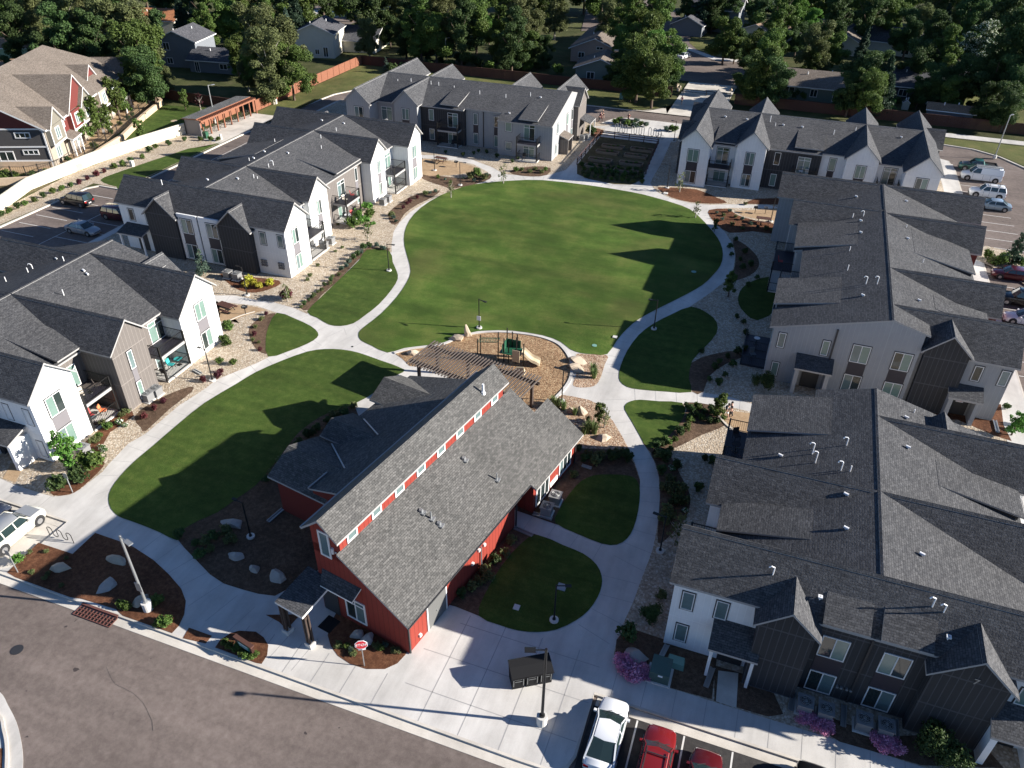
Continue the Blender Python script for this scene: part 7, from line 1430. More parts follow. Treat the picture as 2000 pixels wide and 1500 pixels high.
shrubs('low green shrub in the bed by the picnic patio', 'bed by the picnic patio', ['b_gr', 'b_ol', 'b_bl'], [(918, 348, 1.5), (932, 346, 1.7), (945, 350, 1.2), (925, 355, 1.0), (905, 350, .8), (870, 352, .8), (855, 348, .7), (880, 358, .7), (950, 345, 1.2)])
shrubs('low shrub in the strip below the back building', 'strip below the back building', ['b_ol', 'b_gr'], [(1008, 335), (1020, 333), (1035, 337), (1045, 332), (1058, 338), (1066, 334)], .9); shrubs('dark low shrub against the grey wall of the back building', 'foundation shrubs of the back building', 'b_dk', [(935, 298), (905, 305), (970, 308), (1000, 318), (925, 302), (950, 300), (870, 300), (1012, 312)], .8)
shrubs('green shrub in the gravel beside the left building', 'gravel shrubs by the left building', 'b_gr', [(444, 640, 1.0), (450, 645, 1.1), (446, 675, 1.3), (440, 668, 1.0), (430, 710, .8), (457, 712, .8)]); shrubs('dark red shrub near the path lamp by the left building', 'red shrubs by the left path lamp', 'b_pu', [(427, 738, 1.0), (397, 746, .9), (320, 787, .8), (302, 800, .8), (283, 818, .9), (432, 728, .7)], 1)
shrubs('low green plant in the mulch below the left patio', 'mulch plants below the left patio', ['b_gr', 'b_ol'], [(200, 830), (212, 838), (190, 862), (195, 855), (248, 805), (240, 812), (182, 865)], .8); shrubs('white flowering low plant in the river rock by the left patio', 'white flowers by the left patio', 'b_wh', [(246, 833), (205, 882), (235, 828), (150, 915), (200, 878)], .9)
shrubs('low plant in the brown bed of the triangular lawn', 'bed by the triangular lawn', ['b_ol', 'b_pu'], [(500, 640), (497, 655), (505, 670), (512, 625), (495, 665), (508, 685), (520, 615)], .6)
shrubs('low green shrub in the mulch island near the lamp footing', 'shrubs of the mulch island', 'b_gr', [(240, 1187, .9), (248, 1190, .8), (310, 1178, 1.0), (318, 1215, .9), (325, 1222, .9), (312, 1222, .7)]); shrubs('small pale plant in the sunlit mulch by the parked cars', 'pale plants of the mulch island', 'b_ol', [(58, 1080), (92, 1078), (62, 1120), (120, 1145), (88, 1130), (96, 1122), (130, 1092)], .45, 'low_plant', 'low plant'); t1('b_br', 35, 1100, .9, 'bright green plant at the kerb corner by the silver car', cat='shrub', name='shrub')
shrubs('low green plant in front of the timber sign', 'plants of the small sign bed', 'b_gr', [(450, 1265), (460, 1272), (472, 1280), (482, 1284), (493, 1286), (500, 1282), (440, 1258), (468, 1268)], .6); shrubs('plant in the round bed behind the stop sign', 'plants of the stop sign bed', ['b_ol', 'b_gr', 'b_bl'], [(685, 1272), (678, 1265), (745, 1268), (752, 1264), (768, 1272), (775, 1275), (690, 1278), (735, 1262), (660, 1262)], .6)
shrubs('dark shrub in the shaded bed left of the clubhouse', 'shaded bed left of the clubhouse', ['b_dk', 'b_ol'], [(400, 1060), (410, 1075), (385, 1065), (440, 1040), (395, 1090), (420, 1055), (640, 825), (655, 815), (670, 805), (620, 840), (600, 855), (585, 870), (565, 890), (690, 795), (675, 812), (550, 905), (535, 925), (610, 850), (650, 830), (520, 940), (450, 1060), (350, 1050)], .95)
shrubs('green shrub in the bed between the small lawn and the patio', 'bed by the two people', ['b_dk', 'b_gr', 'b_dk'], [(1340, 797), (1350, 805), (1362, 800), (1375, 808), (1388, 805), (1370, 820), (1352, 815), (1385, 825), (1400, 828), (1340, 838), (1330, 850), (1318, 862), (1305, 868), (1292, 872), (1300, 860), (1345, 822), (1325, 845), (1280, 876), (1310, 880), (1360, 812), (1395, 812)], .8)
shrubs('dark shrub in the bed below the shaded walk', 'bed left of the lower right building', ['b_dk', 'b_ol'], [(1297, 900), (1290, 925), (1310, 940), (1325, 960), (1300, 960), (1318, 985), (1300, 1000), (1295, 1020), (1320, 915), (1285, 890), (1310, 1010), (1335, 980)], 1.2); shrubs('white flowering plant in the shaded bed', 'white flowers in the shaded bed', 'b_wh', [(1325, 910), (1327, 980), (1337, 1000), (1312, 918)], .8)
shrubs('ornamental grass tuft in the rock bed right of the clubhouse', 'grass tufts right of the clubhouse', 'g_gr', [(1088, 798, 1.0), (1100, 800, .9), (1080, 790, .8), (1122, 810, .7), (1148, 845, .9), (1160, 846, .9), (1155, 838, .8), (1148, 825, .6), (1160, 738, 1.0), (1158, 730, .8), (1140, 848, .7)], 1, 'grass_tuft', 'grass tuft'); shrubs('dark low shrub in the shade behind the clubhouse windows', 'shaded shrubs right of the clubhouse', ['b_dk', 'b_ol'], [(1130, 880), (1150, 890), (1170, 895), (1190, 892), (1210, 888), (1222, 890), (1165, 905), (1140, 900), (1200, 900), (1120, 930), (1225, 900)], 1.0)
shrubs('dry brown tuft beside the red wall', 'tufts along the red wall', ['b_ol', 'b_dk'], [(950, 1120), (940, 1135), (965, 1100), (985, 1085), (925, 1150), (960, 1130), (900, 1165), (1000, 1060)], 1.0)
for u, v, s in ((1215, 1290, 1.2), (1230, 1302, 1.35), (1250, 1306, 1.2), (1262, 1312, .9), (1222, 1298, 1.2), (1240, 1318, .9), (1257, 1298, .9)): shrubs('pink flowering plant around the large pale boulder', 'pink flowers by the boulder', 'b_pk', [(u, v+6)], s, 'flower_clump', 'flower clump')
for u, v, s in ((1568, 1398, 1.0), (1590, 1408, 1.1), (1608, 1414, 1.0), (1580, 1402, .9)): shrubs('pink flowering plant below the left pair of air conditioners', 'pink flowers, left clump', 'b_pk', [(u, v+6)], s, 'flower_clump', 'flower clump')
for u, v, s in ((1715, 1440, 1.0), (1735, 1450, 1.1), (1750, 1456, .9), (1722, 1448, 1.0)): shrubs('pink flowering plant below the right pair of air conditioners', 'pink flowers, right clump', 'b_pk', [(u, v+6)], s, 'flower_clump', 'flower clump')
t1('b_big', 1822, 1470, 1.0, 'large grey green shrub at the foot of the numbered charcoal gable', cat='shrub', name='shrub'); t1('b_big', 1850, 1492, .7, 'green shrub at the lower edge beside the porch', cat='shrub', name='shrub'); t1('b_big', 1270, 1210, .6, 'large spiky dark shrub in the gravel left of the white corner', cat='shrub', name='shrub'); t1('b_ol', 1290, 1165, .9, 'small dry shrub above the large dark shrub', cat='shrub', name='shrub'); t1('b_dk', 1225, 1245, 1.6, 'dark shrub at the bend of the walk above the pink flowers', cat='shrub', name='shrub')
shrubs('dark low shrub in the shaded gravel of the right side', 'shaded gravel shrubs on the right', 'b_dk', [(1438, 622), (1452, 632), (1428, 500), (1445, 510), (1455, 495), (1450, 525), (1465, 520), (1437, 470), (1425, 485), (1455, 655), (1460, 560), (1478, 545), (1375, 900), (1390, 905), (1362, 958), (1405, 710), (1395, 722), (1385, 745), (1370, 690), (1420, 700), (1440, 690), (1455, 684), (1430, 715), (1415, 735), (1402, 752)], .85)
t1('b_big', 1490, 760, .8, 'blue green shrub at the shaded corner of the right building', cat='shrub', name='shrub')
shrubs('low olive plant in the red mulch bed at the right', 'plants of the red mulch bed', ['b_ol', 'b_bl'], [(1400, 418), (1412, 422), (1425, 415), (1437, 425), (1450, 430), (1465, 440), (1480, 445), (1495, 448), (1510, 452), (1410, 430), (1430, 440), (1450, 448)], .8, 'low_plant', 'low plant')
shrubs('green plant growing in the fenced garden plot', 'garden plot plants', ['b_gr', 'b_dk', 'b_ol'], [(1140+i*11+random.uniform(-4, 4), 325+j*7+i*1.2) for i in range(11) for j in range(4)], .9, 'garden_plant', 'garden plant'); shrubs('green vegetable plant in a planter box', 'planter box plants', ['b_gr', 'b_dk'], [(u+d, v) for (u, v) in ((1197, 289), (1253, 295), (1186, 300), (1241, 307), (1172, 315), (1232, 322)) for d in (-9, 0, 9)], .7, 'vegetable_plant', 'vegetable plant')
shrubs('green shrub on the small traffic island by the bike racks', 'shrubs of the traffic island', ['b_gr', 'b_bl', 'b_dk'], [(1202, 243), (1209, 240), (1218, 245), (1226, 247), (1236, 245), (1243, 240), (1250, 247), (1262, 248), (1240, 250), (1232, 243), (1310, 255), (1318, 257), (1300, 256)], 1.5)
t1('b_dk', 1155, 265, 2.2, 'upright dark shrub by the porch of the back building', cat='shrub', name='shrub')
shrubs('low green shrub along the cream wall', 'shrubs along the cream wall', ['b_gr', 'b_dk'], [(5, 424), (20, 416), (35, 408), (50, 402), (68, 395), (85, 387), (105, 378), (122, 372), (140, 366), (225, 330), (240, 325), (255, 318), (278, 310), (330, 285), (362, 276), (392, 275), (412, 275), (427, 275), (305, 290), (292, 298)], 1.2); shrubs('dark red shrub along the cream wall', 'red shrubs along the cream wall', 'b_pu', [(155, 360), (172, 352), (190, 345), (205, 338)], 1.2)
shrubs('green shrub beside the patio of the brown townhouses', 'shrubs by the brown townhouses', ['b_gr', 'b_dk'], [(135, 318, 1.6), (185, 290, 1.6), (235, 245, 1.0), (250, 235, 1.0), (260, 228, 1.0), (65, 343, 1.2), (90, 338, 1.2), (30, 348, 1.6), (10, 350, 1.6), (218, 262, 1.2)])
shrubs('green shrub on the parking island at the right edge', 'shrubs of the right parking island', ['b_gr', 'b_ol'], [(1928, 505), (1938, 515), (1950, 518), (1990, 520), (1995, 535), (1962, 508)], 1.6); shrubs('green shrub against the red trimmed wall at the upper right', 'shrubs by the upper right wall', ['b_dk'], [(1985, 840), (1990, 830), (1965, 800)], .8)
shrubs('dry low plant in the gravel near the oval lawn path', 'sparse gravel plants', 'b_ol', [(600, 548), (655, 492), (668, 485), (605, 540), (1505, 1100), (1345, 1190), (1230, 1250), (660, 440), (1455, 400), (620, 520), (1045, 310), (1240, 348)], .6, 'low_plant', 'low plant')

# --- the wooded neighbourhood beyond the fences
LM = []
def lm(name, u, v): LM.append((name, g(u, v).xy))
for n_, u, v in (('the brown townhouses', 130, 200), ('the blue two storey house', 370, 150), ('the cedar fence', 600, 160), ('the cream house at upper left', 615, 120), ('the orange roofed house', 730, 30), ('the back building', 880, 150), ('the pink house', 1130, 120), ('the back street', 1380, 170), ('the blue house at the top', 1370, 60), ('the green house', 1590, 190), ('the white gabled house', 1720, 100), ('the dark roofed house', 1780, 190), ('the small shed', 1860, 230), ('the right edge', 1985, 180), ('the rust roofed house at left', 30, 100)): lm(n_, u, v)
KD = {'rd0': 'leafy green tree', 'rd1': 'dark green spreading tree', 'rd2': 'rounded green tree', 'tl0': 'tall green tree', 'tl1': 'tall dark tree', 'tl2': 'tall shadowy tree', 'ol': 'olive green tree', 'ol2': 'tall pale olive tree', 'br': 'bright green tree', 'bl': 'white blossoming tree', 'cn': 'dark conifer', 'cb': 'blue green spruce'}
def bigtree(key, u, v, s, zf=.55):
    h = TREE[key][2]*s; p = g(u, v, h*zf); q = Vector((p.x, p.y)); d = [( (q-m_[1]).length, m_) for m_ in LM]; d.sort(key=lambda t: t[0]); nm, mp = d[0][1]
    pu, pv = pr((p.x, p.y, 0)); mu, mv = pr((mp.x, mp.y, 0)); rel = ('left of' if pu < mu-35 else 'right of' if pu > mu+35 else 'beyond' if p.y > mp.y else 'in front of')
    return tree(key, p.x, p.y, s, '%s %s %s' % (KD[key], rel, nm), 'tree', 'conifer_tree' if key in ('cn', 'cb') else 'tree', 'trees of the neighbourhood', z=ZR)
BT = [('ol', 55, 30, 1.15), ('tl1', 20, 50, 1.0), ('tl1', 110, 75, 1.05), ('ol2', 120, 25, 1.15), ('ol2', 180, 30, 1.2), ('ol', 225, 50, 1.35), ('rd0', 265, 95, 1.3), ('ol', 250, 60, 1.25), ('tl2', 175, 80, 1.0), ('rd1', 290, 140, .95), ('rd1', 225, 110, .9), ('tl1', 90, 110, .75), ('rd1', 145, 60, 1.0), ('ol', 318, 150, .5), ('rd1', 300, 60, .9), ('cn', 352, 22, 1.0), ('cn', 378, 30, .9), ('tl0', 400, 25, .9), ('rd0', 440, 30, 1.0), 
      ('ol', 500, 60, 1.2), ('ol', 545, 85, 1.25), ('ol2', 520, 110, .95), ('rd0', 500, 115, .9), ('rd2', 565, 125, .95), ('rd0', 470, 95, .85), ('ol', 480, 140, .5), ('cn', 575, 20, 1.2), ('cb', 560, 45, 1.1), ('tl0', 520, 15, 1.0), ('br', 462, 120, .5), ('rd1', 465, 5, 1.0),
      ('ol', 718, 78, .85), ('rd1', 760, 62, .8), ('cn', 735, 40, .9), ('tl1', 790, 60, .95), ('tl0', 820, 40, 1.1), ('ol2', 860, 30, 1.15), ('rd0', 850, 75, 1.1), ('tl2', 900, 60, 1.1), ('rd0', 930, 35, 1.2), ('br', 955, 65, .75), ('tl0', 975, 40, 1.15), ('ol2', 1015, 35, 1.2), ('ol', 1040, 50, 1.0), ('tl1', 1000, 80, 1.0), ('rd0', 1030, 100, .8), ('rd1', 985, 125, .6), ('ol', 1085, 20, 1.0), ('rd1', 1060, 105, .65), ('rd2', 1085, 0, .9), ('rd1', 1050, 120, .5),
      ('ol', 1195, 35, 1.0), ('tl0', 1230, 40, 1.05), ('rd0', 1260, 60, 1.2), ('rd2', 1215, 85, .85), ('br', 1280, 95, 1.0), ('rd0', 1250, 115, 1.15), ('rd0', 1300, 105, 1.0), ('rd2', 1235, 140, .8), ('rd0', 1280, 140, .95), ('rd1', 1218, 120, .7), ('rd1', 1310, 130, .65), ('tl0', 1290, 15, 1.05), ('ol', 1225, 10, 1.1), ('rd1', 1195, 145, .4),
      ('rd0', 1420, 65, .95), ('rd1', 1440, 80, .7), ('rd0', 1475, 95, .9), ('rd0', 1510, 95, 1.0), ('rd2', 1490, 135, .95), ('rd1', 1520, 150, .85), ('rd1', 1468, 140, .65), ('tl0', 1520, 25, 1.1), ('rd1', 1480, 30, .9), ('br', 1560, 20, 1.1), ('br', 1590, 42, .85), ('ol', 1600, 85, .95), ('rd0', 1625, 90, .85), ('rd2', 1590, 115, .6), ('tl1', 1640, 30, 1.0), ('rd1', 1560, 70, .7),
      ('cn', 1690, 82, .85), ('rd1', 1680, 150, .95), ('rd0', 1700, 170, .85), ('rd1', 1665, 175, .7), ('cn', 1733, 150, 1.0), ('rd1', 1710, 130, .75), ('br', 1738, 205, .35), ('tl1', 1700, 20, 1.0), ('rd0', 1740, 30, 1.05), ('rd1', 1780, 55, .95), ('ol', 1810, 45, .9), ('tl1', 1830, 75, .95), ('rd1', 1800, 120, .9), ('tl0', 1850, 100, .9), ('rd1', 1830, 160, .75), ('cn', 1845, 45, 1.1), ('rd0', 1860, 175, .65), ('rd1', 1800, 175, .5), ('cb', 1810, 70, .9),
      ('bl', 1905, 95, 1.1), ('bl', 1920, 120, .85), ('rd1', 1885, 150, .85), ('tl1', 1955, 60, 1.2), ('tl2', 1985, 90, 1.25), ('tl1', 1950, 130, .95), ('rd1', 1990, 160, 1.0), ('rd1', 1930, 190, .7), ('tl1', 2010, 120, 1.1), ('rd1', 1975, 200, .75), ('tl2', 1900, 30, 1.1), ('tl1', 1940, 15, 1.1), ('rd1', 1870, 25, 1.1), ('tl1', 2020, 40, 1.2), ('rd1', 1395, 20, .8), ('rd1', 1420, 5, 1.0), ('tl1', 1345, 10, .7), ('rd1', 20, 130, .5), ('rd1', 395, 175, .01)]
for k, u, v, s in BT:
    if s > .1: bigtree(k, u, v-(14 if 690 < u < 1110 and v > 50 else 0), s*(.76 if 690 < u < 1110 else .84), .6)
rb = random.Random(5)
for i in range(46):
    u = -60+i*46+rb.uniform(-15, 15); v = rb.uniform(-45, -5); bigtree(rb.choice(['tl0', 'tl1', 'rd0', 'rd1', 'rd2', 'ol2', 'tl2', 'cn']), u, v, rb.uniform(.9, 1.2))
shrubs('dark bush behind the back fence', 'bushes behind the back fence', ['b_dk', 'b_gr', 'b_dk'], [(u+rb.uniform(-8, 8), rb.uniform(118, 150)) for u in range(760, 1110, 14)], 2.6, 'bush', 'bush'); shrubs('dark bush behind the right back fence', 'bushes behind the right back fence', ['b_dk', 'b_gr'], [(u, 180+(u-1450)*.09+rb.uniform(-14, 4)) for u in range(1450, 1990, 20)], 2.2, 'bush', 'bush')
# ================================================================== brown townhouses at upper left
bt = Bld('townhouse_row', 'long brown roofed townhouse row with beige, red and charcoal walls at the upper left', 'townhouses', (-113, 100, 0), roofm='roof_brown', trim='trim_white')
p0 = g(107, 326); p1 = g(262, 196)
dirn = (Vector((p1.x, p1.y))-Vector((p0.x, p0.y))); LT = dirn.length; dN = dirn.normalized(); dW = Vector((-dN.y, dN.x)); HT = 5.9
def Q(a, b, z=0): v = Vector((p0.x, p0.y))+dN*a+dW*b; return (v.x, v.y, z)
def TQ(p): return Q(p[0], p[1], p[2])
WD = 20.0; RZ = 11.6; me_ = (RZ-HT)/(WD/2)
q = MB(TQ); q.hexa([(0, 0, 0), (LT, 0, 0), (LT, WD, 0), (0, WD, 0)], [(0, 0, HT), (LT, 0, HT), (LT, WD, HT), (0, WD, HT)]); bt.walls[0] = ('lap_charcoal', q)
q2 = MB(TQ); q2.add([(-.02, 0, HT), (-.02, WD, HT), (-.02, WD/2, RZ-.2)][::-1]); q2.add([(0.3, 0, HT), (0.3, WD, HT), (0.3, WD/2, RZ-.2)]); bt.walls[1] = ('lap_redp', q2)
bw_ = MB(TQ); bw_.box(.05, LT-.05, -.15, .05, 0.05, HT-.05); bt.walls[2] = ('lap_beige', bw_)
rfm = MB(TQ)
rfm.slab([(-.6, WD/2, RZ), (LT-8, WD/2, RZ), (LT+.5, -.7, HT-.15), (-.6, -.7, HT-.15)], .25); rfm.slab([(-.6, WD/2, RZ), (LT-8, WD/2, RZ), (LT+.5, WD+.7, HT-.15), (-.6, WD+.7, HT-.15)], .25); rfm.slab([(LT-8, WD/2, RZ), (LT+.5, -.7, HT-.15), (LT+.5, WD+.7, HT-.15)], .25)
def dormer(a, hw, zt, bf, wm, zr_off=0):
    pit = 1.0; bi = max(0, (zt-HT)/me_)
    rfm.slab([(a, bf-.35, zt), (a, bi+.3, zt), (a-hw-.4, bi*0+.3 if zt-hw-.4 < HT+.2 else bi*.3, zt-(hw+.4)*pit), (a-hw-.4, bf-.35, zt-(hw+.4)*pit)], .2); rfm.slab([(a, bf-.35, zt), (a, bi+.3, zt), (a+hw+.4, bi*0+.3 if zt-hw-.4 < HT+.2 else bi*.3, zt-(hw+.4)*pit), (a+hw+.4, bf-.35, zt-(hw+.4)*pit)], .2)
    m_ = MB(TQ); P = [(a-hw, bf, zt-hw*pit-.22), (a+hw, bf, zt-hw*pit-.22), (a, bf, zt-.22)]; m_.add(P); m_.add([(x, y+.15, z) for x, y, z in P][::-1]); part('wall', m_, wm, bt.root)
def bay(a0, a1, b, z0, z1, wm): m_ = MB(TQ); m_.box(a0, a1, -b, 0, z0, z1); part('wall', m_, wm, bt.root)
def tband(a0, a1, b, z0, z1, nm='trim_band'): m_ = MB(TQ); m_.box(a0, a1, -b, -b+.06, z0, z1); part(nm, m_, 'trim_white', bt.root)
def tw(a0, a1, z0, z1, b=.15): 
    m_ = MB(TQ); 
    for x0, x1, y0, y1 in ((a0, a1, z0, z0+.14), (a0, a1, z1-.14, z1), (a0, a0+.14, z0+.14, z1-.14), (a1-.14, a1, z0+.14, z1-.14), ((a0+a1)/2-.05, (a0+a1)/2+.05, z0+.14, z1-.14)): m_.box(x0, x1, -b-.07, -b, y0, y1)
    o = part('window', m_, 'trim_white', bt.root); m_ = MB(TQ); m_.box(a0+.14, a1-.14, -b-.02, -b+.01, z0+.14, z1-.14); part('pane', m_, random.choice(('pane_blind', 'pane_mid', 'pane_dark')), o)
LS = LT/42.0
plan = [(0.2, 4.6, 'lap_olive', 1), (7.8, 11.8, 'lap_redp', 0), (11.8, 16.0, 'lap_olive', 1), (19.6, 27.4, 'lap_beige', 0), (31.0, 35.6, 'lap_olive', 1)]
sc_ = LT/36.0
for a0, a1, wm, gb in plan:
    a0 *= sc_; a1 *= sc_; bay(a0, a1, .9, 3.1, HT-.1, wm); tband(a0, a1, .95, 2.95, 3.2); tband(a0, a0+.18, .97, 3.2, HT-.1, 'corner_trim'); tband(a1-.18, a1, .97, 3.2, HT-.1, 'corner_trim'); n_ = max(1, int((a1-a0)/3.2))
    for i in range(n_): c = a0+(a1-a0)*(i+.5)/n_; tw(c-.75, c+.75, 3.6, 5.4, .9); tw(c-.75, c+.75, .7, 2.5, .15)
    if gb: dormer((a0+a1)/2, (a1-a0)/2, HT+(a1-a0)/2+.2, -.9, wm)
dormer(12.0*sc_, 4.4*sc_, HT+4.4*sc_+.2, -.6, 'lap_redp'); dormer(24.5*sc_, 1.7, HT+3.3, 1.9, 'lap_redp')
for a in (6.2, 17.8, 29.2):
    a *= sc_; m_ = MB(TQ); m_.slab([(a-1.7, -1.8, 2.7), (a+1.7, -1.8, 2.7), (a+1.7, 0, 3.4), (a-1.7, 0, 3.4)], .2); part('porch_roof', m_, ['roof_brown', 'trim_white'], bt.root)
    for d in (-1.5, 0, 1.5): m_ = MB(TQ); m_.box(a+d-.15, a+d+.15, -1.6, -1.3, 0, 2.6); part('porch_column', m_, 'trim_white', bt.root)
    m_ = MB(TQ); m_.box(a-.5, a+.5, -.2, -.15, .1, 2.2); part('door', m_, 'door_dark', bt.root); tw(a-.4, a+.4, 4.1, 5.2, .15); bay(a-1.6, a+1.6, .18, 3.3, HT-.2, 'lap_beige' if a > 10*sc_ else 'lap_redp')
# south end: bands and windows
def ew(b0, b1, z0, z1, cols=3):
    m_ = MB(TQ)
    for x0, x1, y0, y1 in ((b0, b1, z0, z0+.14), (b0, b1, z1-.14, z1), (b0, b0+.14, z0+.14, z1-.14), (b1-.14, b1, z0+.14, z1-.14)): m_.box(-.07, 0, x0, x1, y0, y1)
    for i in range(1, cols): c = b0+(b1-b0)*i/cols; m_.box(-.07, 0, c-.05, c+.05, z0+.14, z1-.14)
    o = part('window', m_, 'trim_white', bt.root); m_ = MB(TQ); m_.box(-.03, .01, b0+.14, b1-.14, z0+.14, z1-.14); part('pane', m_, 'pane_dark', o)
for z in (HT-.25, 3.0, .9): m_ = MB(TQ); m_.box(-.06, 0, 0, WD, z, z+.22); part('trim_band', m_, 'trim_white', bt.root)
m_ = MB(TQ); m_.box(-.08, 0, 0, .2, 0, HT); part('corner_trim', m_, 'trim_white', bt.root)
m_ = MB(TQ); m_.box(-.12, 0, .2, WD, 0, .9); part('stone_base', m_, 'stone_tan', bt.root)
ew(2.0, 4.3, 4.4, 5.3); ew(1.6, 3.9, 1.9, 2.7); ew(5.3, 7.6, .15, 2.5, 2); ew(7.9, 9.9, 4.4, 5.3); ew(10.5, 12.5, 4.4, 5.3); ew(12, 14, .15, 2.5, 2)
bt.roof = rfm; bt.done()

# ================================================================== detached houses of the neighbourhood
def house(x, y, w_, d_, hw, rise, axis, wall, roof, label, rz=0, over=.5, wins=(), garage=False, chim=False, name='house', cat='house', trim='trim_white'):
    """w_ along local x, d_ along local y, ridge along `axis`"""
    r = thing(name, label, cat, (x, y, ZR), R(rz)); W2, D2_ = w_/2, d_/2
    q = MB(); q.box(-W2, W2, -D2_, D2_, 0, hw)
    if axis == 'x':
        for s in (-1, 1): P = [(s*W2, -D2_, hw), (s*W2, D2_, hw), (s*W2, 0, hw+rise)]; q.add(P if s > 0 else P[::-1]); q.add([(a-s*.2, b, c) for a, b, c in (P[::-1] if s > 0 else P)])
    else:
        for s in (-1, 1): P = [(-W2, s*D2_, hw), (W2, s*D2_, hw), (0, s*D2_, hw+rise)]; q.add(P if s < 0 else P[::-1]); q.add([(a, b-s*.2, c) for a, b, c in (P[::-1] if s < 0 else P)])
    part('wall', q, wall, r, True); q = MB()
    if axis == 'x':
        sl = rise/D2_
        for s in (-1, 1): q.slab([(-W2-over, 0, hw+rise+.15), (W2+over, 0, hw+rise+.15), (W2+over, s*(D2_+over), hw-over*sl+.15), (-W2-over, s*(D2_+over), hw-over*sl+.15)], .18)
    else:
        sl = rise/W2
        for s in (-1, 1): q.slab([(0, -D2_-over, hw+rise+.15), (0, D2_+over, hw+rise+.15), (s*(W2+over), D2_+over, hw-over*sl+.15), (s*(W2+over), -D2_-over, hw-over*sl+.15)], .18)
    ro = part('roof', q, [roof, trim], r, True)
    for kx, ky in ((W2*.3, D2_*.3), (-W2*.35, -D2_*.3)): q = MB(); z = hw+rise*(1-(abs(ky)/D2_ if axis == 'x' else abs(kx)/W2)); q.cyl((kx, ky, z), (kx, ky, z+.6), .1); part('vent_pipe', q, 'pvc_white', ro, True)
    if chim: q = MB(); q.box(W2*.4, W2*.4+.9, -.5, .5, hw, hw+rise+1.1); part('chimney', q, 'stone_tan', ro, True)
    for side, u, z, ww, hh in wins:
        q = MB()
        def bx(a0, a1, z0, z1, dd, m_):
            if side == 'S': m_.box(a0, a1, -D2_-dd, -D2_, z0, z1)
            elif side == 'E': m_.box(W2, W2+dd, a0, a1, z0, z1)
            else: m_.box(-W2-dd, -W2, a0, a1, z0, z1)
        a0, a1, z0, z1 = u-ww/2, u+ww/2, z, z+hh
        bx(a0-.1, a1+.1, z1, z1+.1, .06, q); bx(a0-.1, a1+.1, z0-.1, z0, .06, q); bx(a0-.1, a0, z0, z1, .06, q); bx(a1, a1+.1, z0, z1, .06, q); bx(u-.04, u+.04, z0, z1, .05, q); o = part('window', q, 'trim_white', r, True)
        q = MB(); bx(a0, a1, z0, z1, .02, q); part('pane', q, 'pane_dark', o, True)
    return r
H = lambda u, v, z=0: g(u, v, z)
p = H(20, 95, 3); house(p.x-6, p.y+5, 16, 10, 3, 2.4, 'x', 'lap_mint', 'roof_tan', 'rust roofed house with a pale green gable at the upper left edge', 25)
p = H(352, 132); house(p.x-1, p.y+4.5, 9, 9, 5.6, 1.9, 'y', 'lap_blue', 'roof_slate', 'two storey blue grey house with white trim at the upper left', 12, wins=(('S', -2.2, 3.7, 1.3, 1.4), ('S', -2.0, .9, 1.2, 1.1)))
p = H(418, 143); house(p.x, p.y+4, 12, 8, 2.7, 1.7, 'x', 'lap_blue', 'roof_slate', 'low blue wing with a red door beside the two storey blue house', 8, wins=(('S', 2.0, 1.1, 1.6, 1.0), ('S', -4.2, .2, .9, 2.0)))
p = H(395, 140); q = MB(); 
p = H(617, 115); house(p.x-2, p.y+6, 9, 10, 5.4, 1.9, 'y', 'lap_cream', 'roof_slate', 'pale two storey house with a teal door left of the cedar fence', 15, wins=(('S', 2.5, .4, 1.0, 2.0), ('S', .5, .9, .9, 1.0)))
p = H(650, 72, 2.6); house(p.x+2, p.y+4, 17, 12, 2.7, 2.2, 'x', 'lap_cream', 'roof_slate', 'dark roofed low house in front of the distant street', 10)
p = H(725, 30); house(p.x+1, p.y+6, 21, 11, 2.8, 2.4, 'x', 'lap_cream', 'roof_rust', 'orange roofed house with white walls at the top', 8)
p = H(1120, 118); house(p.x+4, p.y+12, 11, 24, 3.0, 2.2, 'y', 'lap_pink', 'roof_brown', 'long brown roofed house with a pale pink gable at the top centre', 4, wins=(('S', -3, 1.0, 1.3, 1.1), ('S', 1.2, 3.0, 1.4, .5)))
p = H(1165, 162); house(p.x, p.y+5, 10.5, 9, 2.9, 1.9, 'y', 'lap_green', 'roof_brown', 'green gabled house directly behind the back fence', 6, wins=(('S', -2.0, .8, 1.5, 1.3),), chim=True)
p = H(1385, 62); house(p.x+1, p.y+6, 13, 10, 5.6, 2.3, 'x', 'lap_blue', 'roof_slate', 'blue two storey house with white trim at the top right', -5, wins=(('S', -3.5, 3.6, 1.0, 1.2), ('S', -1, 3.6, 1.0, 1.2), ('S', 4.5, .6, 1.0, 1.6)))
p = H(1345, 66); house(p.x, p.y+1, 8, 7, 2.8, 1.9, 'y', 'lap_blue', 'roof_slate', 'blue garage wing in front of the blue two storey house', -5)
p = H(1478, 88); house(p.x+1, p.y+5, 10, 11, 3.0, 1.9, 'y', 'lap_cream', 'roof_tan', 'cream gabled house between trees right of the blue house', -20)
p = H(1690, 105); house(p.x+4, p.y+7, 19, 10, 2.9, 2.5, 'x', 'lap_cream', 'roof_slate', 'dark roofed house with a bright cream gable at the top right', -12, wins=(('S', 6, .6, 1.6, 1.6),))
p = H(1650, 105); house(p.x, p.y+4, 9, 10, 2.8, 2.0, 'y', 'lap_cream', 'roof_brown', 'brown roofed wing left of the cream gabled house', -12)
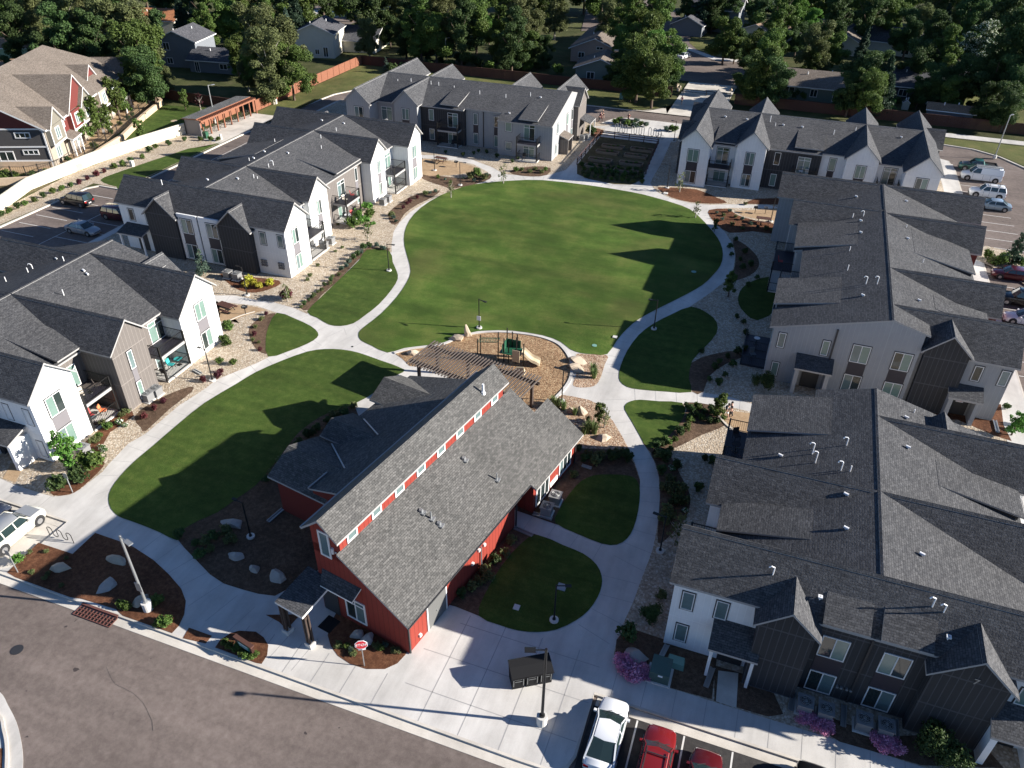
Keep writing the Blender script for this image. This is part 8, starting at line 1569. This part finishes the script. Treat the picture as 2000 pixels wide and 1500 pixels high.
p = H(1592, 197); house(p.x, p.y+5, 14, 10, 2.7, 2.0, 'x', 'lap_green', 'roof_brown', 'low green house with a brown roof behind the right back fence', 0, wins=(('S', -5.4, 1.0, 2.0, 1.3), ('S', -.6, .9, 1.2, 1.3), ('S', 4.2, .4, 2.2, 1.9)))
p = H(1770, 195); house(p.x+2, p.y+6, 17, 12, 2.7, 2.4, 'x', 'lap_charcoal', 'roof_slate', 'dark roofed house in deep shade behind the right back fence', 0, wins=(('S', -3, .8, 1.5, 1.2),))
p = H(1852, 240); house(p.x, p.y+2, 7.5, 3.4, 2.2, .7, 'x', 'lap_blue', 'roof_tan', 'small shed with a flat tan roof behind the right fence', -3, name='garden_shed', cat='shed')
p = H(1550, 80); house(p.x, p.y, 3, 2.4, 2.0, .7, 'y', 'lap_cream', 'roof_grey', 'tiny pale garden shed among trees at the top right', 10, name='garden_shed', cat='shed')
p = H(1767, 212); house(p.x, p.y, 1.2, 1.0, 1.3, .5, 'y', 'lap_cream', 'roof_slate', 'tiny white playhouse near the dark roofed house', 0, name='playhouse', cat='playhouse', over=.12)
p = H(310, 32, 3); house(p.x, p.y, 12, 9, 3.0, 2.0, 'x', 'lap_cream', 'roof_rust', 'rust roofed house half hidden by trees at the top left', 15)
p = H(200, 60, 3); house(p.x, p.y+3, 12, 9, 3.0, 2.0, 'x', 'lap_cream', 'roof_grey', 'pale house glimpsed behind the trees of the brown townhouses', 15)
p = H(30, 140, 2.5); house(p.x-4, p.y+2, 26, 8, 2.6, 1.6, 'x', 'lap_cream', 'roof_tan', 'low tan roofed house behind the brown townhouses', 25)

# ================================================================== make look-alike labels point to one thing each
def ordinal(n): return ['first', 'second', 'third', 'fourth', 'fifth', 'sixth', 'seventh', 'eighth', 'ninth', 'tenth', 'eleventh', 'twelfth'][n]
by = {}
for o in SC.objects:
    if o.parent is None and 'label' in o.keys(): by.setdefault(o['label'], []).append(o)
for lb, L in by.items():
    if len(L) < 2 or len(L) > 12: continue
    L.sort(key=lambda o: pr(o.location)[0])
    for i, o in enumerate(L):
        if len(lb.split()) <= 11: o['label'] = lb+', '+(ordinal(i)+' from the left' if i < len(L)-1 else 'rightmost of %d' % len(L))
